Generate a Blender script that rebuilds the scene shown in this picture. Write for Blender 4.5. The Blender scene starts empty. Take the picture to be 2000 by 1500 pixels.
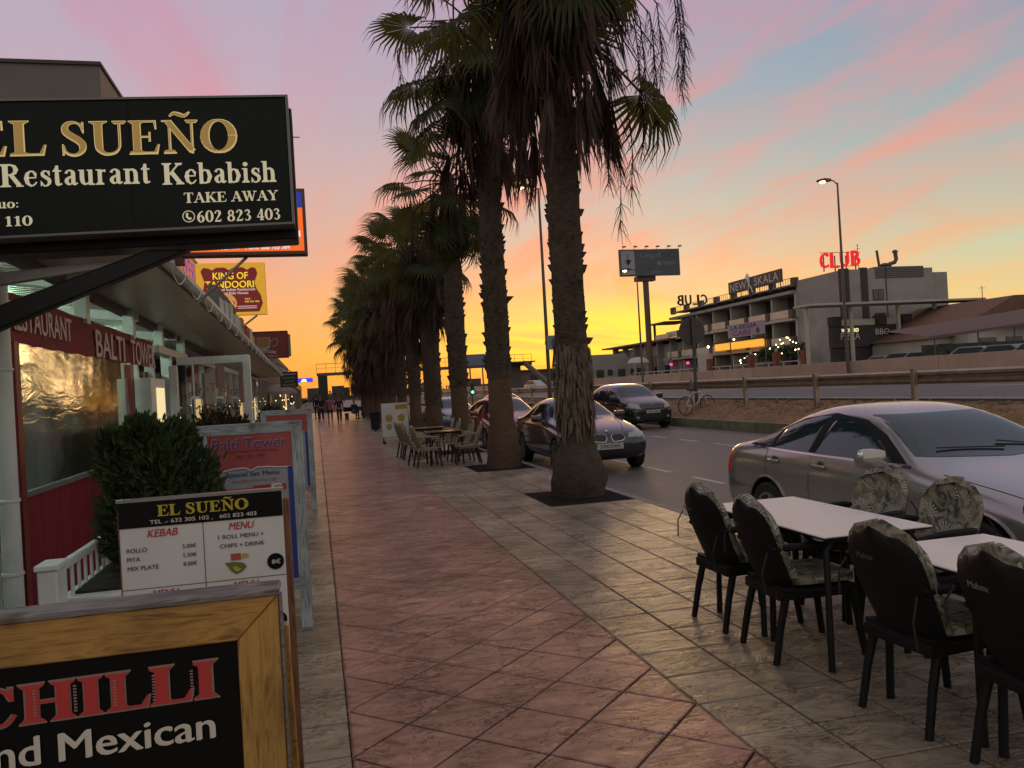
import bpy, bmesh, math, random
from mathutils import Vector, Matrix
from mathutils.bvhtree import BVHTree
R = math.radians
random.seed(7)
S = bpy.context.scene
col = S.collection

# ------------------------------------------------------------------ camera
cam_d = bpy.data.cameras.new('camera'); cam = bpy.data.objects.new('camera', cam_d); col.objects.link(cam)
cam_d.sensor_width = 36; cam_d.lens = 28.98; cam_d.clip_end = 3000; cam_d.clip_start = 0.05
yaw, roll, pitch = R(13.4), R(3.27), R(0.14)
fw = Vector((math.sin(yaw)*math.cos(pitch), math.cos(yaw)*math.cos(pitch), math.sin(pitch)))
rt = Vector((math.cos(yaw), -math.sin(yaw), 0)); up = rt.cross(fw)
rt2 = rt*math.cos(roll) - up*math.sin(roll); up2 = rt*math.sin(roll) + up*math.cos(roll)
M3 = Matrix((rt2, up2, -fw)).transposed()
cam.matrix_world = Matrix.Translation((0, 0, 1.63)) @ M3.to_4x4()
S.camera = cam

# ------------------------------------------------------------------ sky
W = bpy.data.worlds.new('World'); S.world = W; W.use_nodes = True
wn = W.node_tree; wn.nodes.clear()
def N(t, typ, **k):
    n = t.nodes.new(typ)
    for a, b in k.items():
        if a.startswith('i_'):
            key = a[2:]; key = int(key) if key.isdigit() else key
            n.inputs[key].default_value = b
        else: setattr(n, a, b)
    return n
def L(t, a, b): t.links.new(a, b)
def math_n(t, op, a, b=None, clamp=False):
    n = t.nodes.new('ShaderNodeMath'); n.operation = op; n.use_clamp = clamp
    for i, v in enumerate((a, b)):
        if v is None: continue
        if isinstance(v, (int, float)): n.inputs[i].default_value = v
        else: t.links.new(v, n.inputs[i])
    return n.outputs[0]
def ramp(t, fac, stops, interp='LINEAR'):
    r = t.nodes.new('ShaderNodeValToRGB'); e = r.color_ramp.elements; r.color_ramp.interpolation = interp
    while len(e) > 1: e.remove(e[-1])
    e[0].position = stops[0][0]; e[0].color = (*stops[0][1], 1) if len(stops[0][1]) == 3 else stops[0][1]
    for p, c in stops[1:]:
        x = e.new(p); x.color = (*c, 1)
    t.links.new(fac, r.inputs[0]); return r.outputs[0]
def mix(t, fac, a, b, mode='MIX'):
    m = t.nodes.new('ShaderNodeMix'); m.data_type = 'RGBA'; m.blend_type = mode
    for s, v in ((m.inputs[0], fac), (m.inputs[6], a), (m.inputs[7], b)):
        if isinstance(v, (int, float)): s.default_value = v
        elif isinstance(v, tuple): s.default_value = (*v, 1)
        else: t.links.new(v, s)
    return m.outputs[2]
def srgb(r, g, b):
    f = lambda c: (c/255/12.92) if c/255 <= .04045 else ((c/255+.055)/1.055)**2.4
    return (f(r), f(g), f(b))

SUN_AZ = R(13.4 + 7.0)       # heading of the sunset, measured from +Y towards +X
tc = N(wn, 'ShaderNodeTexCoord')
sp = N(wn, 'ShaderNodeSeparateXYZ'); L(wn, tc.outputs['Generated'], sp.inputs[0])
X, Y, Z = sp.outputs
hl = math_n(wn, 'SQRT', math_n(wn, 'ADD', math_n(wn, 'MULTIPLY', X, X), math_n(wn, 'MULTIPLY', Y, Y)))
hl = math_n(wn, 'MAXIMUM', hl, 0.001)
sunx, suny = math.sin(SUN_AZ), math.cos(SUN_AZ)
dot = math_n(wn, 'DIVIDE', math_n(wn, 'ADD', math_n(wn, 'MULTIPLY', X, sunx), math_n(wn, 'MULTIPLY', Y, suny)), hl)   # cos of angle from sunset
crs = math_n(wn, 'DIVIDE', math_n(wn, 'SUBTRACT', math_n(wn, 'MULTIPLY', X, suny), math_n(wn, 'MULTIPLY', Y, sunx)), hl)  # + to the right of it
el = math_n(wn, 'MAXIMUM', Z, 0.0)
sunset = ramp(wn, el, [(0.0, srgb(244,154,74)), (0.03, srgb(248,176,84)), (0.06, srgb(244,188,110)), (0.10, srgb(234,184,138)), (0.15, srgb(218,186,158)),
                     (0.22, srgb(190,184,174)), (0.30, srgb(166,172,178)), (0.40, srgb(158,162,182)), (0.6, srgb(168,162,174)), (1.0, srgb(172,168,170))])
rightc = ramp(wn, el, [(0.0, srgb(240,172,92)), (0.035, srgb(238,194,120)), (0.07, srgb(222,200,142)), (0.12, srgb(198,198,164)), (0.18, srgb(172,188,172)),
                     (0.26, srgb(148,172,176)), (0.34, srgb(134,158,174)), (0.46, srgb(144,158,178)), (1.0, srgb(172,168,170))])
leftc = ramp(wn, el, [(0.0, srgb(250,150,60)), (0.05, srgb(252,168,78)), (0.10, srgb(244,170,108)), (0.16, srgb(226,168,140)),
                     (0.24, srgb(210,168,162)), (0.33, srgb(190,168,182)), (0.46, srgb(176,166,188)), (1.0, srgb(172,168,170))])
back = ramp(wn, el, [(0.0, srgb(196,182,166)), (0.1, srgb(208,194,176)), (0.3, srgb(200,194,182)), (0.6, srgb(184,178,176)), (1.0, srgb(172,168,170))])
fr = math_n(wn, 'MULTIPLY', math_n(wn, 'ADD', crs, -0.02), 2.6, True)
fl = math_n(wn, 'MULTIPLY', math_n(wn, 'ADD', math_n(wn, 'MULTIPLY', crs, -1), -0.05), 2.9, True)
base = mix(wn, fl, mix(wn, fr, sunset, rightc), leftc)
fb = math_n(wn, 'MULTIPLY', math_n(wn, 'SUBTRACT', 0.62, dot), 1.0, True)
# streaked high cloud, laid out on a flat layer overhead so that it converges to the horizon
den = math_n(wn, 'ADD', Z, 0.13)
den = math_n(wn, 'MAXIMUM', den, 0.03)
cu = math_n(wn, 'DIVIDE', X, den); cv = math_n(wn, 'DIVIDE', Y, den)
cb = N(wn, 'ShaderNodeCombineXYZ'); L(wn, cu, cb.inputs[0]); L(wn, cv, cb.inputs[1])
def cloud(rot, sc, loc, nscale, det, lo, hi, dist=0.6):
    mp = N(wn, 'ShaderNodeMapping', vector_type='TEXTURE'); L(wn, cb.outputs[0], mp.inputs[0])
    mp.inputs['Rotation'].default_value = (0, 0, rot); mp.inputs['Scale'].default_value = sc; mp.inputs['Location'].default_value = loc
    nz = N(wn, 'ShaderNodeTexNoise'); nz.inputs['Scale'].default_value = nscale; nz.inputs['Detail'].default_value = det
    nz.inputs['Roughness'].default_value = 0.56; nz.inputs['Distortion'].default_value = dist
    L(wn, mp.outputs[0], nz.inputs[0])
    mr = N(wn, 'ShaderNodeMapRange'); mr.interpolation_type = 'SMOOTHSTEP'; L(wn, nz.outputs[0], mr.inputs[0])
    mr.inputs[1].default_value = lo; mr.inputs[2].default_value = hi; return mr.outputs[0]
c1 = cloud(R(2), (0.75, 2.3, 1), (3.3, 1.2, 0), 1.25, 8, 0.41, 0.72, 1.1)
c2 = cloud(R(24), (0.38, 1.5, 1), (9.1, 4.4, 0), 1.5, 9, 0.46, 0.76, 0.9)
ccol = ramp(wn, el, [(0.0, srgb(250,176,72)), (0.045, srgb(252,192,92)), (0.085, srgb(250,182,106)), (0.12, srgb(252,168,104)), (0.17, srgb(246,150,116)),
                     (0.26, srgb(236,146,130)), (0.36, srgb(216,142,148)), (0.5, srgb(190,140,168)), (1.0, srgb(130,116,150))])
ccl = ramp(wn, el, [(0.0, srgb(255,166,60)), (0.05, srgb(255,178,72)), (0.10, srgb(252,172,96)), (0.16, srgb(240,158,124)), (0.26, srgb(228,150,146)), (0.36, srgb(206,146,162)), (0.5, srgb(186,142,172)), (1.0, srgb(130,116,150))])
ccol = mix(wn, fl, ccol, ccl)
base = mix(wn, math_n(wn, 'MULTIPLY', c1, math_n(wn, 'SUBTRACT', 0.9, math_n(wn, 'MULTIPLY', fr, 0.45))), base, ccol)
base = mix(wn, math_n(wn, 'MULTIPLY', c2, math_n(wn, 'SUBTRACT', 0.62, math_n(wn, 'MULTIPLY', fr, 0.1))), base, ccol)
# the bright yellow bank just above where the sun went down
gx = math_n(wn, 'DIVIDE', crs, 0.20); gz = math_n(wn, 'DIVIDE', math_n(wn, 'ADD', Z, -0.055), 0.038)
gl = math_n(wn, 'EXPONENT', math_n(wn, 'MULTIPLY', math_n(wn, 'ADD', math_n(wn, 'MULTIPLY', gx, gx), math_n(wn, 'MULTIPLY', gz, gz)), -1))
gl = math_n(wn, 'MULTIPLY', gl, math_n(wn, 'GREATER_THAN', dot, 0.0))
c3 = cloud(R(-62), (0.5, 2.6, 1), (1.7, 7.4, 0), 1.2, 7, 0.36, 0.60, 0.8)
base = mix(wn, math_n(wn, 'MULTIPLY', gl, math_n(wn, 'ADD', 0.12, math_n(wn, 'MULTIPLY', c3, 0.8))), base, tuple(c*1.1 for c in srgb(255,222,70)))
base = mix(wn, fb, base, back)
below = math_n(wn, 'LESS_THAN', Z, 0.0)
base = mix(wn, below, base, (0.06, 0.05, 0.05))
nish = N(wn, 'ShaderNodeTexSky', sky_type='NISHITA', sun_disc=False, sun_elevation=R(1.0), sun_rotation=SUN_AZ)
bg1 = N(wn, 'ShaderNodeBackground'); L(wn, base, bg1.inputs[0]); bg1.inputs[1].default_value = 0.93
bg2 = N(wn, 'ShaderNodeBackground'); L(wn, nish.outputs[0], bg2.inputs[0]); bg2.inputs[1].default_value = 0.02
ad = N(wn, 'ShaderNodeAddShader'); L(wn, bg1.outputs[0], ad.inputs[0]); L(wn, bg2.outputs[0], ad.inputs[1])
ow = N(wn, 'ShaderNodeOutputWorld'); L(wn, ad.outputs[0], ow.inputs[0])

sd = bpy.data.lights.new('sun', 'SUN'); sd.energy = 0.25; sd.angle = R(12); sd.color = (1.0, 0.62, 0.28)
so = bpy.data.objects.new('sun', sd); col.objects.link(so)
se = R(3.0); sdir = Vector((math.sin(SUN_AZ)*math.cos(se), math.cos(SUN_AZ)*math.cos(se), math.sin(se)))
so.rotation_euler = sdir.to_track_quat('Z', 'Y').to_euler(); so.location = (20, 60, 30)

S.view_settings.view_transform = 'Standard'; S.view_settings.look = 'None'
S.view_settings.exposure = 0.14; S.view_settings.gamma = 1.0; S.view_settings.use_curve_mapping = False
S.render.engine = 'CYCLES'
S.cycles.max_bounces = 6; S.cycles.diffuse_bounces = 3; S.cycles.glossy_bounces = 3; S.cycles.transparent_max_bounces = 12
S.cycles.sample_clamp_indirect = 4.0
S.cycles.use_denoising = True

# ------------------------------------------------------------------ materials
_mats = {}
def mat(name, c, rough=0.6, metal=0.0, spec=0.5, emit=None, es=0.0, var=0.0, vscale=6.0, bump=0.0, bscale=40.0, bdist=0.004,
        stretch=None, coat=0.0, c2=None, rnd=0.0, rvar=0.0, alpha=None, coords='Object', transm=0.0, vdetail=6, thr=None):
    if name in _mats: return _mats[name]
    m = bpy.data.materials.new(name); m.use_nodes = True; t = m.node_tree; b = t.nodes['Principled BSDF']
    b.inputs['Base Color'].default_value = (*c, 1); b.inputs['Roughness'].default_value = rough
    b.inputs['Metallic'].default_value = metal; b.inputs['Specular IOR Level'].default_value = spec
    if coat: b.inputs['Coat Weight'].default_value = coat; b.inputs['Coat Roughness'].default_value = 0.06
    if transm: b.inputs['Transmission Weight'].default_value = transm
    if alpha is not None: b.inputs['Alpha'].default_value = alpha
    if emit: b.inputs['Emission Color'].default_value = (*emit, 1); b.inputs['Emission Strength'].default_value = es
    if var or bump or rvar or c2:
        if coords == 'World':
            g = N(t, 'ShaderNodeNewGeometry'); src = g.outputs['Position']
        else:
            g = N(t, 'ShaderNodeTexCoord'); src = g.outputs['Object']
        if rnd or coords == 'Object':
            oi = N(t, 'ShaderNodeObjectInfo'); vm = N(t, 'ShaderNodeVectorMath', operation='ADD')
            sc_ = N(t, 'ShaderNodeVectorMath', operation='SCALE'); cbx = N(t, 'ShaderNodeCombineXYZ')
            for i in range(3): L(t, oi.outputs['Random'], cbx.inputs[i])
            L(t, cbx.outputs[0], sc_.inputs[0]); sc_.inputs['Scale'].default_value = 17.0
            L(t, src, vm.inputs[0]); L(t, sc_.outputs[0], vm.inputs[1]); src = vm.outputs[0]
        if stretch:
            mp = N(t, 'ShaderNodeMapping'); mp.inputs['Scale'].default_value = stretch; L(t, src, mp.inputs[0]); src = mp.outputs[0]
        nz = N(t, 'ShaderNodeTexNoise'); nz.inputs['Scale'].default_value = vscale; nz.inputs['Detail'].default_value = vdetail; L(t, src, nz.inputs[0])
        nz.inputs['Roughness'].default_value = 0.62
        cs = (*c, 1)
        if var or c2:
            lo = tuple(max(0, x*(1-var)) for x in c); hi = c2 if c2 else tuple(min(1, x*(1+var)) for x in c)
            a, bb = thr if thr else (0.3, 0.7)
            cr = ramp(t, nz.outputs[0], [(a, lo), (bb, hi)])
            if rnd:
                hv = N(t, 'ShaderNodeHueSaturation'); L(t, cr, hv.inputs['Color'])
                L(t, math_n(t, 'ADD', math_n(t, 'MULTIPLY', oi.outputs['Random'], 2*rnd), 1-rnd), hv.inputs['Value']); cr = hv.outputs[0]
            L(t, cr, b.inputs['Base Color'])
        if rvar:
            L(t, math_n(t, 'ADD', math_n(t, 'MULTIPLY', nz.outputs[0], 2*rvar), rough-rvar, True), b.inputs['Roughness'])
        if bump:
            n2 = N(t, 'ShaderNodeTexNoise'); n2.inputs['Scale'].default_value = bscale; n2.inputs['Detail'].default_value = 8; L(t, src, n2.inputs[0])
            bp = N(t, 'ShaderNodeBump'); bp.inputs['Strength'].default_value = bump; bp.inputs['Distance'].default_value = bdist
            L(t, n2.outputs[0], bp.inputs['Height']); L(t, bp.outputs[0], b.inputs['Normal'])
    _mats[name] = m; return m
def emat(name, c, s):
    return mat(name, (0.02,0.02,0.02), 0.5, emit=c, es=s)

def stone(name, c, c2, dark):
    """stamped stone: a slate-like relief with a worn sheen"""
    m = bpy.data.materials.new(name); m.use_nodes = True; t = m.node_tree; b = t.nodes['Principled BSDF']
    g = N(t, 'ShaderNodeNewGeometry'); oi = N(t, 'ShaderNodeObjectInfo')
    mp = N(t, 'ShaderNodeMapping'); L(t, g.outputs['Position'], mp.inputs[0])
    mp.inputs['Rotation'].default_value = (0, 0, R(0)); mp.inputs['Scale'].default_value = (0.7, 1.5, 1)
    n1 = N(t, 'ShaderNodeTexNoise'); n1.inputs['Scale'].default_value = 5.2; n1.inputs['Detail'].default_value = 9; n1.inputs['Distortion'].default_value = 1.1
    n1.inputs['Roughness'].default_value = 0.62; L(t, mp.outputs[0], n1.inputs[0])
    n2 = N(t, 'ShaderNodeTexNoise'); n2.inputs['Scale'].default_value = 0.9; n2.inputs['Detail'].default_value = 4; L(t, g.outputs['Position'], n2.inputs[0])
    n3 = N(t, 'ShaderNodeTexNoise'); n3.inputs['Scale'].default_value = 26; n3.inputs['Detail'].default_value = 5; L(t, g.outputs['Position'], n3.inputs[0])
    vo = N(t, 'ShaderNodeTexVoronoi'); vo.inputs['Scale'].default_value = 7; L(t, g.outputs['Position'], vo.inputs[0])
    spot = ramp(t, vo.outputs['Distance'], [(0.035, (0.25,)*3), (0.06, (1,)*3)])
    cr = ramp(t, n1.outputs[0], [(0.30, dark), (0.44, c), (0.68, c2)])
    n4 = N(t, 'ShaderNodeTexNoise'); n4.inputs['Scale'].default_value = 7.5; n4.inputs['Detail'].default_value = 6; n4.inputs['Distortion'].default_value = 2.2; L(t, mp.outputs[0], n4.inputs[0])
    crevice = math_n(t, 'ABSOLUTE', math_n(t, 'SUBTRACT', n4.outputs[0], 0.5))
    n5 = N(t, 'ShaderNodeTexNoise'); n5.inputs['Scale'].default_value = 3.2; n5.inputs['Detail'].default_value = 2; L(t, g.outputs['Position'], n5.inputs[0])
    vm_ = math_n(t, 'MAXIMUM', math_n(t, 'MULTIPLY', crevice, 26, True), math_n(t, 'MULTIPLY', math_n(t, 'SUBTRACT', n5.outputs[0], 0.44), 9, True), True)
    cr = mix(t, 1.0, cr, ramp(t, vm_, [(0.0, (0.42,)*3), (1.0, (1,)*3)]), 'MULTIPLY')  # crevice shade put into the colour, following the relief
    gr = ramp(t, n2.outputs[0], [(0.35, (0.72,)*3), (0.65, (1.12,)*3)])
    cr = mix(t, 1.0, cr, gr, 'MULTIPLY'); cr = mix(t, 0.8, cr, spot, 'MULTIPLY')
    hv = N(t, 'ShaderNodeHueSaturation'); L(t, cr, hv.inputs['Color'])
    L(t, math_n(t, 'ADD', math_n(t, 'MULTIPLY', oi.outputs['Random'], 0.26), 0.87), hv.inputs['Value'])
    L(t, hv.outputs[0], b.inputs['Base Color'])
    L(t, math_n(t, 'ADD', math_n(t, 'MULTIPLY', n2.outputs[0], 0.26), 0.08), b.inputs['Roughness'])
    h = math_n(t, 'ADD', math_n(t, 'ADD', n1.outputs[0], math_n(t, 'MULTIPLY', n3.outputs[0], 0.14)), math_n(t, 'MULTIPLY', vm_, 0.09))
    bp = N(t, 'ShaderNodeBump'); bp.inputs['Strength'].default_value = 1.0; bp.inputs['Distance'].default_value = 0.06
    L(t, h, bp.inputs['Height']); L(t, bp.outputs[0], b.inputs['Normal'])
    b.inputs['Specular IOR Level'].default_value = 0.6
    return m

# ------------------------------------------------------------------ mesh helpers
class MB:
    def __init__(s): s.v = []; s.f = []; s.m = []
    def add(s, vs, fs, mi=0):
        o = len(s.v); s.v += [tuple(v) for v in vs]; s.f += [tuple(i+o for i in f) for f in fs]; s.m += [mi]*len(fs); return s
    def box(s, x0, x1, y0, y1, z0, z1, mi=0):
        return s.add([(x0,y0,z0),(x1,y0,z0),(x1,y1,z0),(x0,y1,z0),(x0,y0,z1),(x1,y0,z1),(x1,y1,z1),(x0,y1,z1)],
              [(0,3,2,1),(4,5,6,7),(0,1,5,4),(1,2,6,5),(2,3,7,6),(3,0,4,7)], mi)
    def cbox(s, c, d, mi=0): return s.box(c[0]-d[0]/2, c[0]+d[0]/2, c[1]-d[1]/2, c[1]+d[1]/2, c[2]-d[2]/2, c[2]+d[2]/2, mi)
    def tube(s, pts, r, n=8, mi=0, caps=True):
        """a pipe along pts; r a number or a list; a box bar is n=4"""
        pts = [Vector(p) for p in pts]; rs = r if isinstance(r, (list, tuple)) else [r]*len(pts)
        vs = []; k = len(pts); ref = None
        for i, p in enumerate(pts):
            d = (pts[min(i+1, k-1)] - pts[max(i-1, 0)]).normalized()
            if ref is None: ref = Vector((0,0,1)) if abs(d.z) < .9 else Vector((1,0,0))
            a = d.cross(ref).normalized(); b = a.cross(d).normalized(); ref = b
            for j in range(n):
                t = 2*math.pi*(j+.5)/n; vs.append(p + a*math.cos(t)*rs[i] + b*math.sin(t)*rs[i])
        fs = [(i*n+j, i*n+(j+1)%n, (i+1)*n+(j+1)%n, (i+1)*n+j) for i in range(k-1) for j in range(n)]
        if caps: fs += [tuple(range(n-1, -1, -1)), tuple((k-1)*n+j for j in range(n))]
        return s.add(vs, fs, mi)
    def lathe(s, prof, n=16, c=(0,0,0), mi=0, axis='z', caps=True):
        vs = []
        for r, h in prof:
            for j in range(n):
                t = 2*math.pi*j/n; a, b = r*math.cos(t), r*math.sin(t)
                p = (a, b, h) if axis == 'z' else ((h, a, b) if axis == 'x' else (a, h, -b))
                vs.append((p[0]+c[0], p[1]+c[1], p[2]+c[2]))
        k = len(prof)
        fs = [(i*n+j, i*n+(j+1)%n, (i+1)*n+(j+1)%n, (i+1)*n+j) for i in range(k-1) for j in range(n)]
        if caps: fs += [tuple(range(n-1, -1, -1)), tuple((k-1)*n+j for j in range(n))]
        return s.add(vs, fs, mi)
    def prism(s, poly, z0, z1, mi=0, plane='xy'):
        n = len(poly)
        def P(a, b, h): return (a, b, h) if plane == 'xy' else ((a, h, b) if plane == 'xz' else (h, a, b))
        vs = [P(a, b, z0) for a, b in poly] + [P(a, b, z1) for a, b in poly]
        fs = [tuple(range(n-1, -1, -1)), tuple(range(n, 2*n))] + [(i, (i+1)%n, n+(i+1)%n, n+i) for i in range(n)]
        return s.add(vs, fs, mi)
    def mesh(s, name, mats, smooth=False, bevel=0, angle=None):
        me = bpy.data.meshes.new(name); me.from_pydata(s.v, [], s.f)
        mats = mats if isinstance(mats, (list, tuple)) else [mats]
        for m in mats: me.materials.append(m)
        if len(mats) > 1: me.polygons.foreach_set('material_index', s.m)
        bm = bmesh.new(); bm.from_mesh(me); bmesh.ops.recalc_face_normals(bm, faces=bm.faces)
        if bevel: bmesh.ops.bevel(bm, geom=bm.edges[:], offset=bevel, segments=1 if bevel < .01 else 2, affect='EDGES', profile=.6, clamp_overlap=True)
        bm.to_mesh(me); bm.free()
        if smooth:
            me.polygons.foreach_set('use_smooth', [True]*len(me.polygons))
            me.set_sharp_from_angle(angle=angle or R(38))
        me.update(); return me
    def build(s, name, mats, parent=None, loc=(0,0,0), rot=None, **k):
        return link(name, s.mesh(name, mats, **k), parent, loc, rot)
def link(name, me, parent=None, loc=(0,0,0), rot=None):
    o = bpy.data.objects.new(name, me); col.objects.link(o); o.location = loc
    if rot: o.rotation_euler = rot
    if parent: o.parent = parent
    return o
def tag(o, label, cat, group=None):
    o['label'] = label; o['category'] = cat
    if group: o['group'] = group
    return o
def thing(name, label, cat, loc=(0,0,0), rz=0, group=None):
    o = bpy.data.objects.new(name, None); o.empty_display_size = .2; col.objects.link(o); o.location = loc; o.rotation_euler = (0,0,rz)
    return tag(o, label, cat, group)
def struct(name, me_or_mb, m=None, **k):
    o = me_or_mb.build(name, m, **k) if isinstance(me_or_mb, MB) else link(name, me_or_mb, **k)
    o['kind'] = 'structure'; return o
def kids(o, _c={}): return [c for c in bpy.data.objects if c.parent == o]
def dup(root, loc, rz=None, label=None, tree=None):
    """copy of a thing with copies of its parts and sub-parts (mesh data shared)"""
    tree = tree or snap(root)
    def cp(node, par):
        o, ch = node; c = o.copy(); col.objects.link(c)
        if par: c.parent = par
        for n in ch: cp(n, c)
        return c
    r = cp(tree, None); r.location = loc
    if rz is not None: r.rotation_euler = (0, 0, rz)
    if label: r['label'] = label
    return r
def snap(root):
    by = {}
    for o in bpy.data.objects:
        if o.parent: by.setdefault(o.parent.name, []).append(o)
    def rec(o): return (o, [rec(c) for c in by.get(o.name, [])])
    return rec(root)

# ------------------------------------------------------------------ lettering
def sans(txt, w=None, h=None, bold=0.0, shear=0.0, extrude=0.0, space=1.0):
    cu = bpy.data.curves.new('t', 'FONT'); cu.body = txt; cu.size = 1; cu.resolution_u = 3;  cu.shear = shear
    cu.extrude = extrude; cu.space_character = space; cu.align_x = 'LEFT'
    o = bpy.data.objects.new('t', cu); col.objects.link(o)
    dg = bpy.context.evaluated_depsgraph_get(); dg.update()
    me = bpy.data.meshes.new_from_object(o.evaluated_get(dg)); bpy.data.objects.remove(o); bpy.data.curves.remove(cu)
    if bold:   # heavier weight: the same outlines laid beside each other
        b = min(bold, .02); n = len(me.vertices); vs = [tuple(v.co) for v in me.vertices]; fs = [tuple(p.vertices) for p in me.polygons]
        me = bpy.data.meshes.new('t')
        me.from_pydata([(x+k*b, y+q*b*.6, z+i*.0004) for i, (k, q) in enumerate(((-1,-1),(0,0),(1,1))) for x, y, z in vs], [], [tuple(a+i*n for a in f) for i in range(3) for f in fs])
    return fit(me, w, h)
def fit(me, w, h, mode='c'):
    n = len(me.vertices)
    if n == 0: return me
    xs = [v.co.x for v in me.vertices]; ys = [v.co.y for v in me.vertices]
    x0, x1, y0, y1 = min(xs), max(xs), min(ys), max(ys)
    sx = w/(x1-x0) if w else None; sy = h/(y1-y0) if h else None
    sx = sx or sy; sy = sy or sx
    cx, cy = (x0+x1)/2, (y0+y1)/2
    for v in me.vertices: v.co.x = (v.co.x-cx)*sx; v.co.y = (v.co.y-cy)*sy
    return me
def place(me, name, m, parent, c, face='-y', shy=0.0):
    """centre the lettering on c, facing -Y (sign across the pavement) or +X (along the shopfront) ..."""
    me.materials.clear(); me.materials.append(m)
    for v in me.vertices:
        x, y, z = v.co
        if face == '-y': v.co = (x, -z, y + x*shy)
        elif face == '+y': v.co = (-x, z, y + x*shy)
        elif face == '+x': v.co = (z, x, y + x*shy)
        elif face == '-x': v.co = (-z, -x, y + x*shy)
    me.update(); return link(name, me, parent, c)
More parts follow.
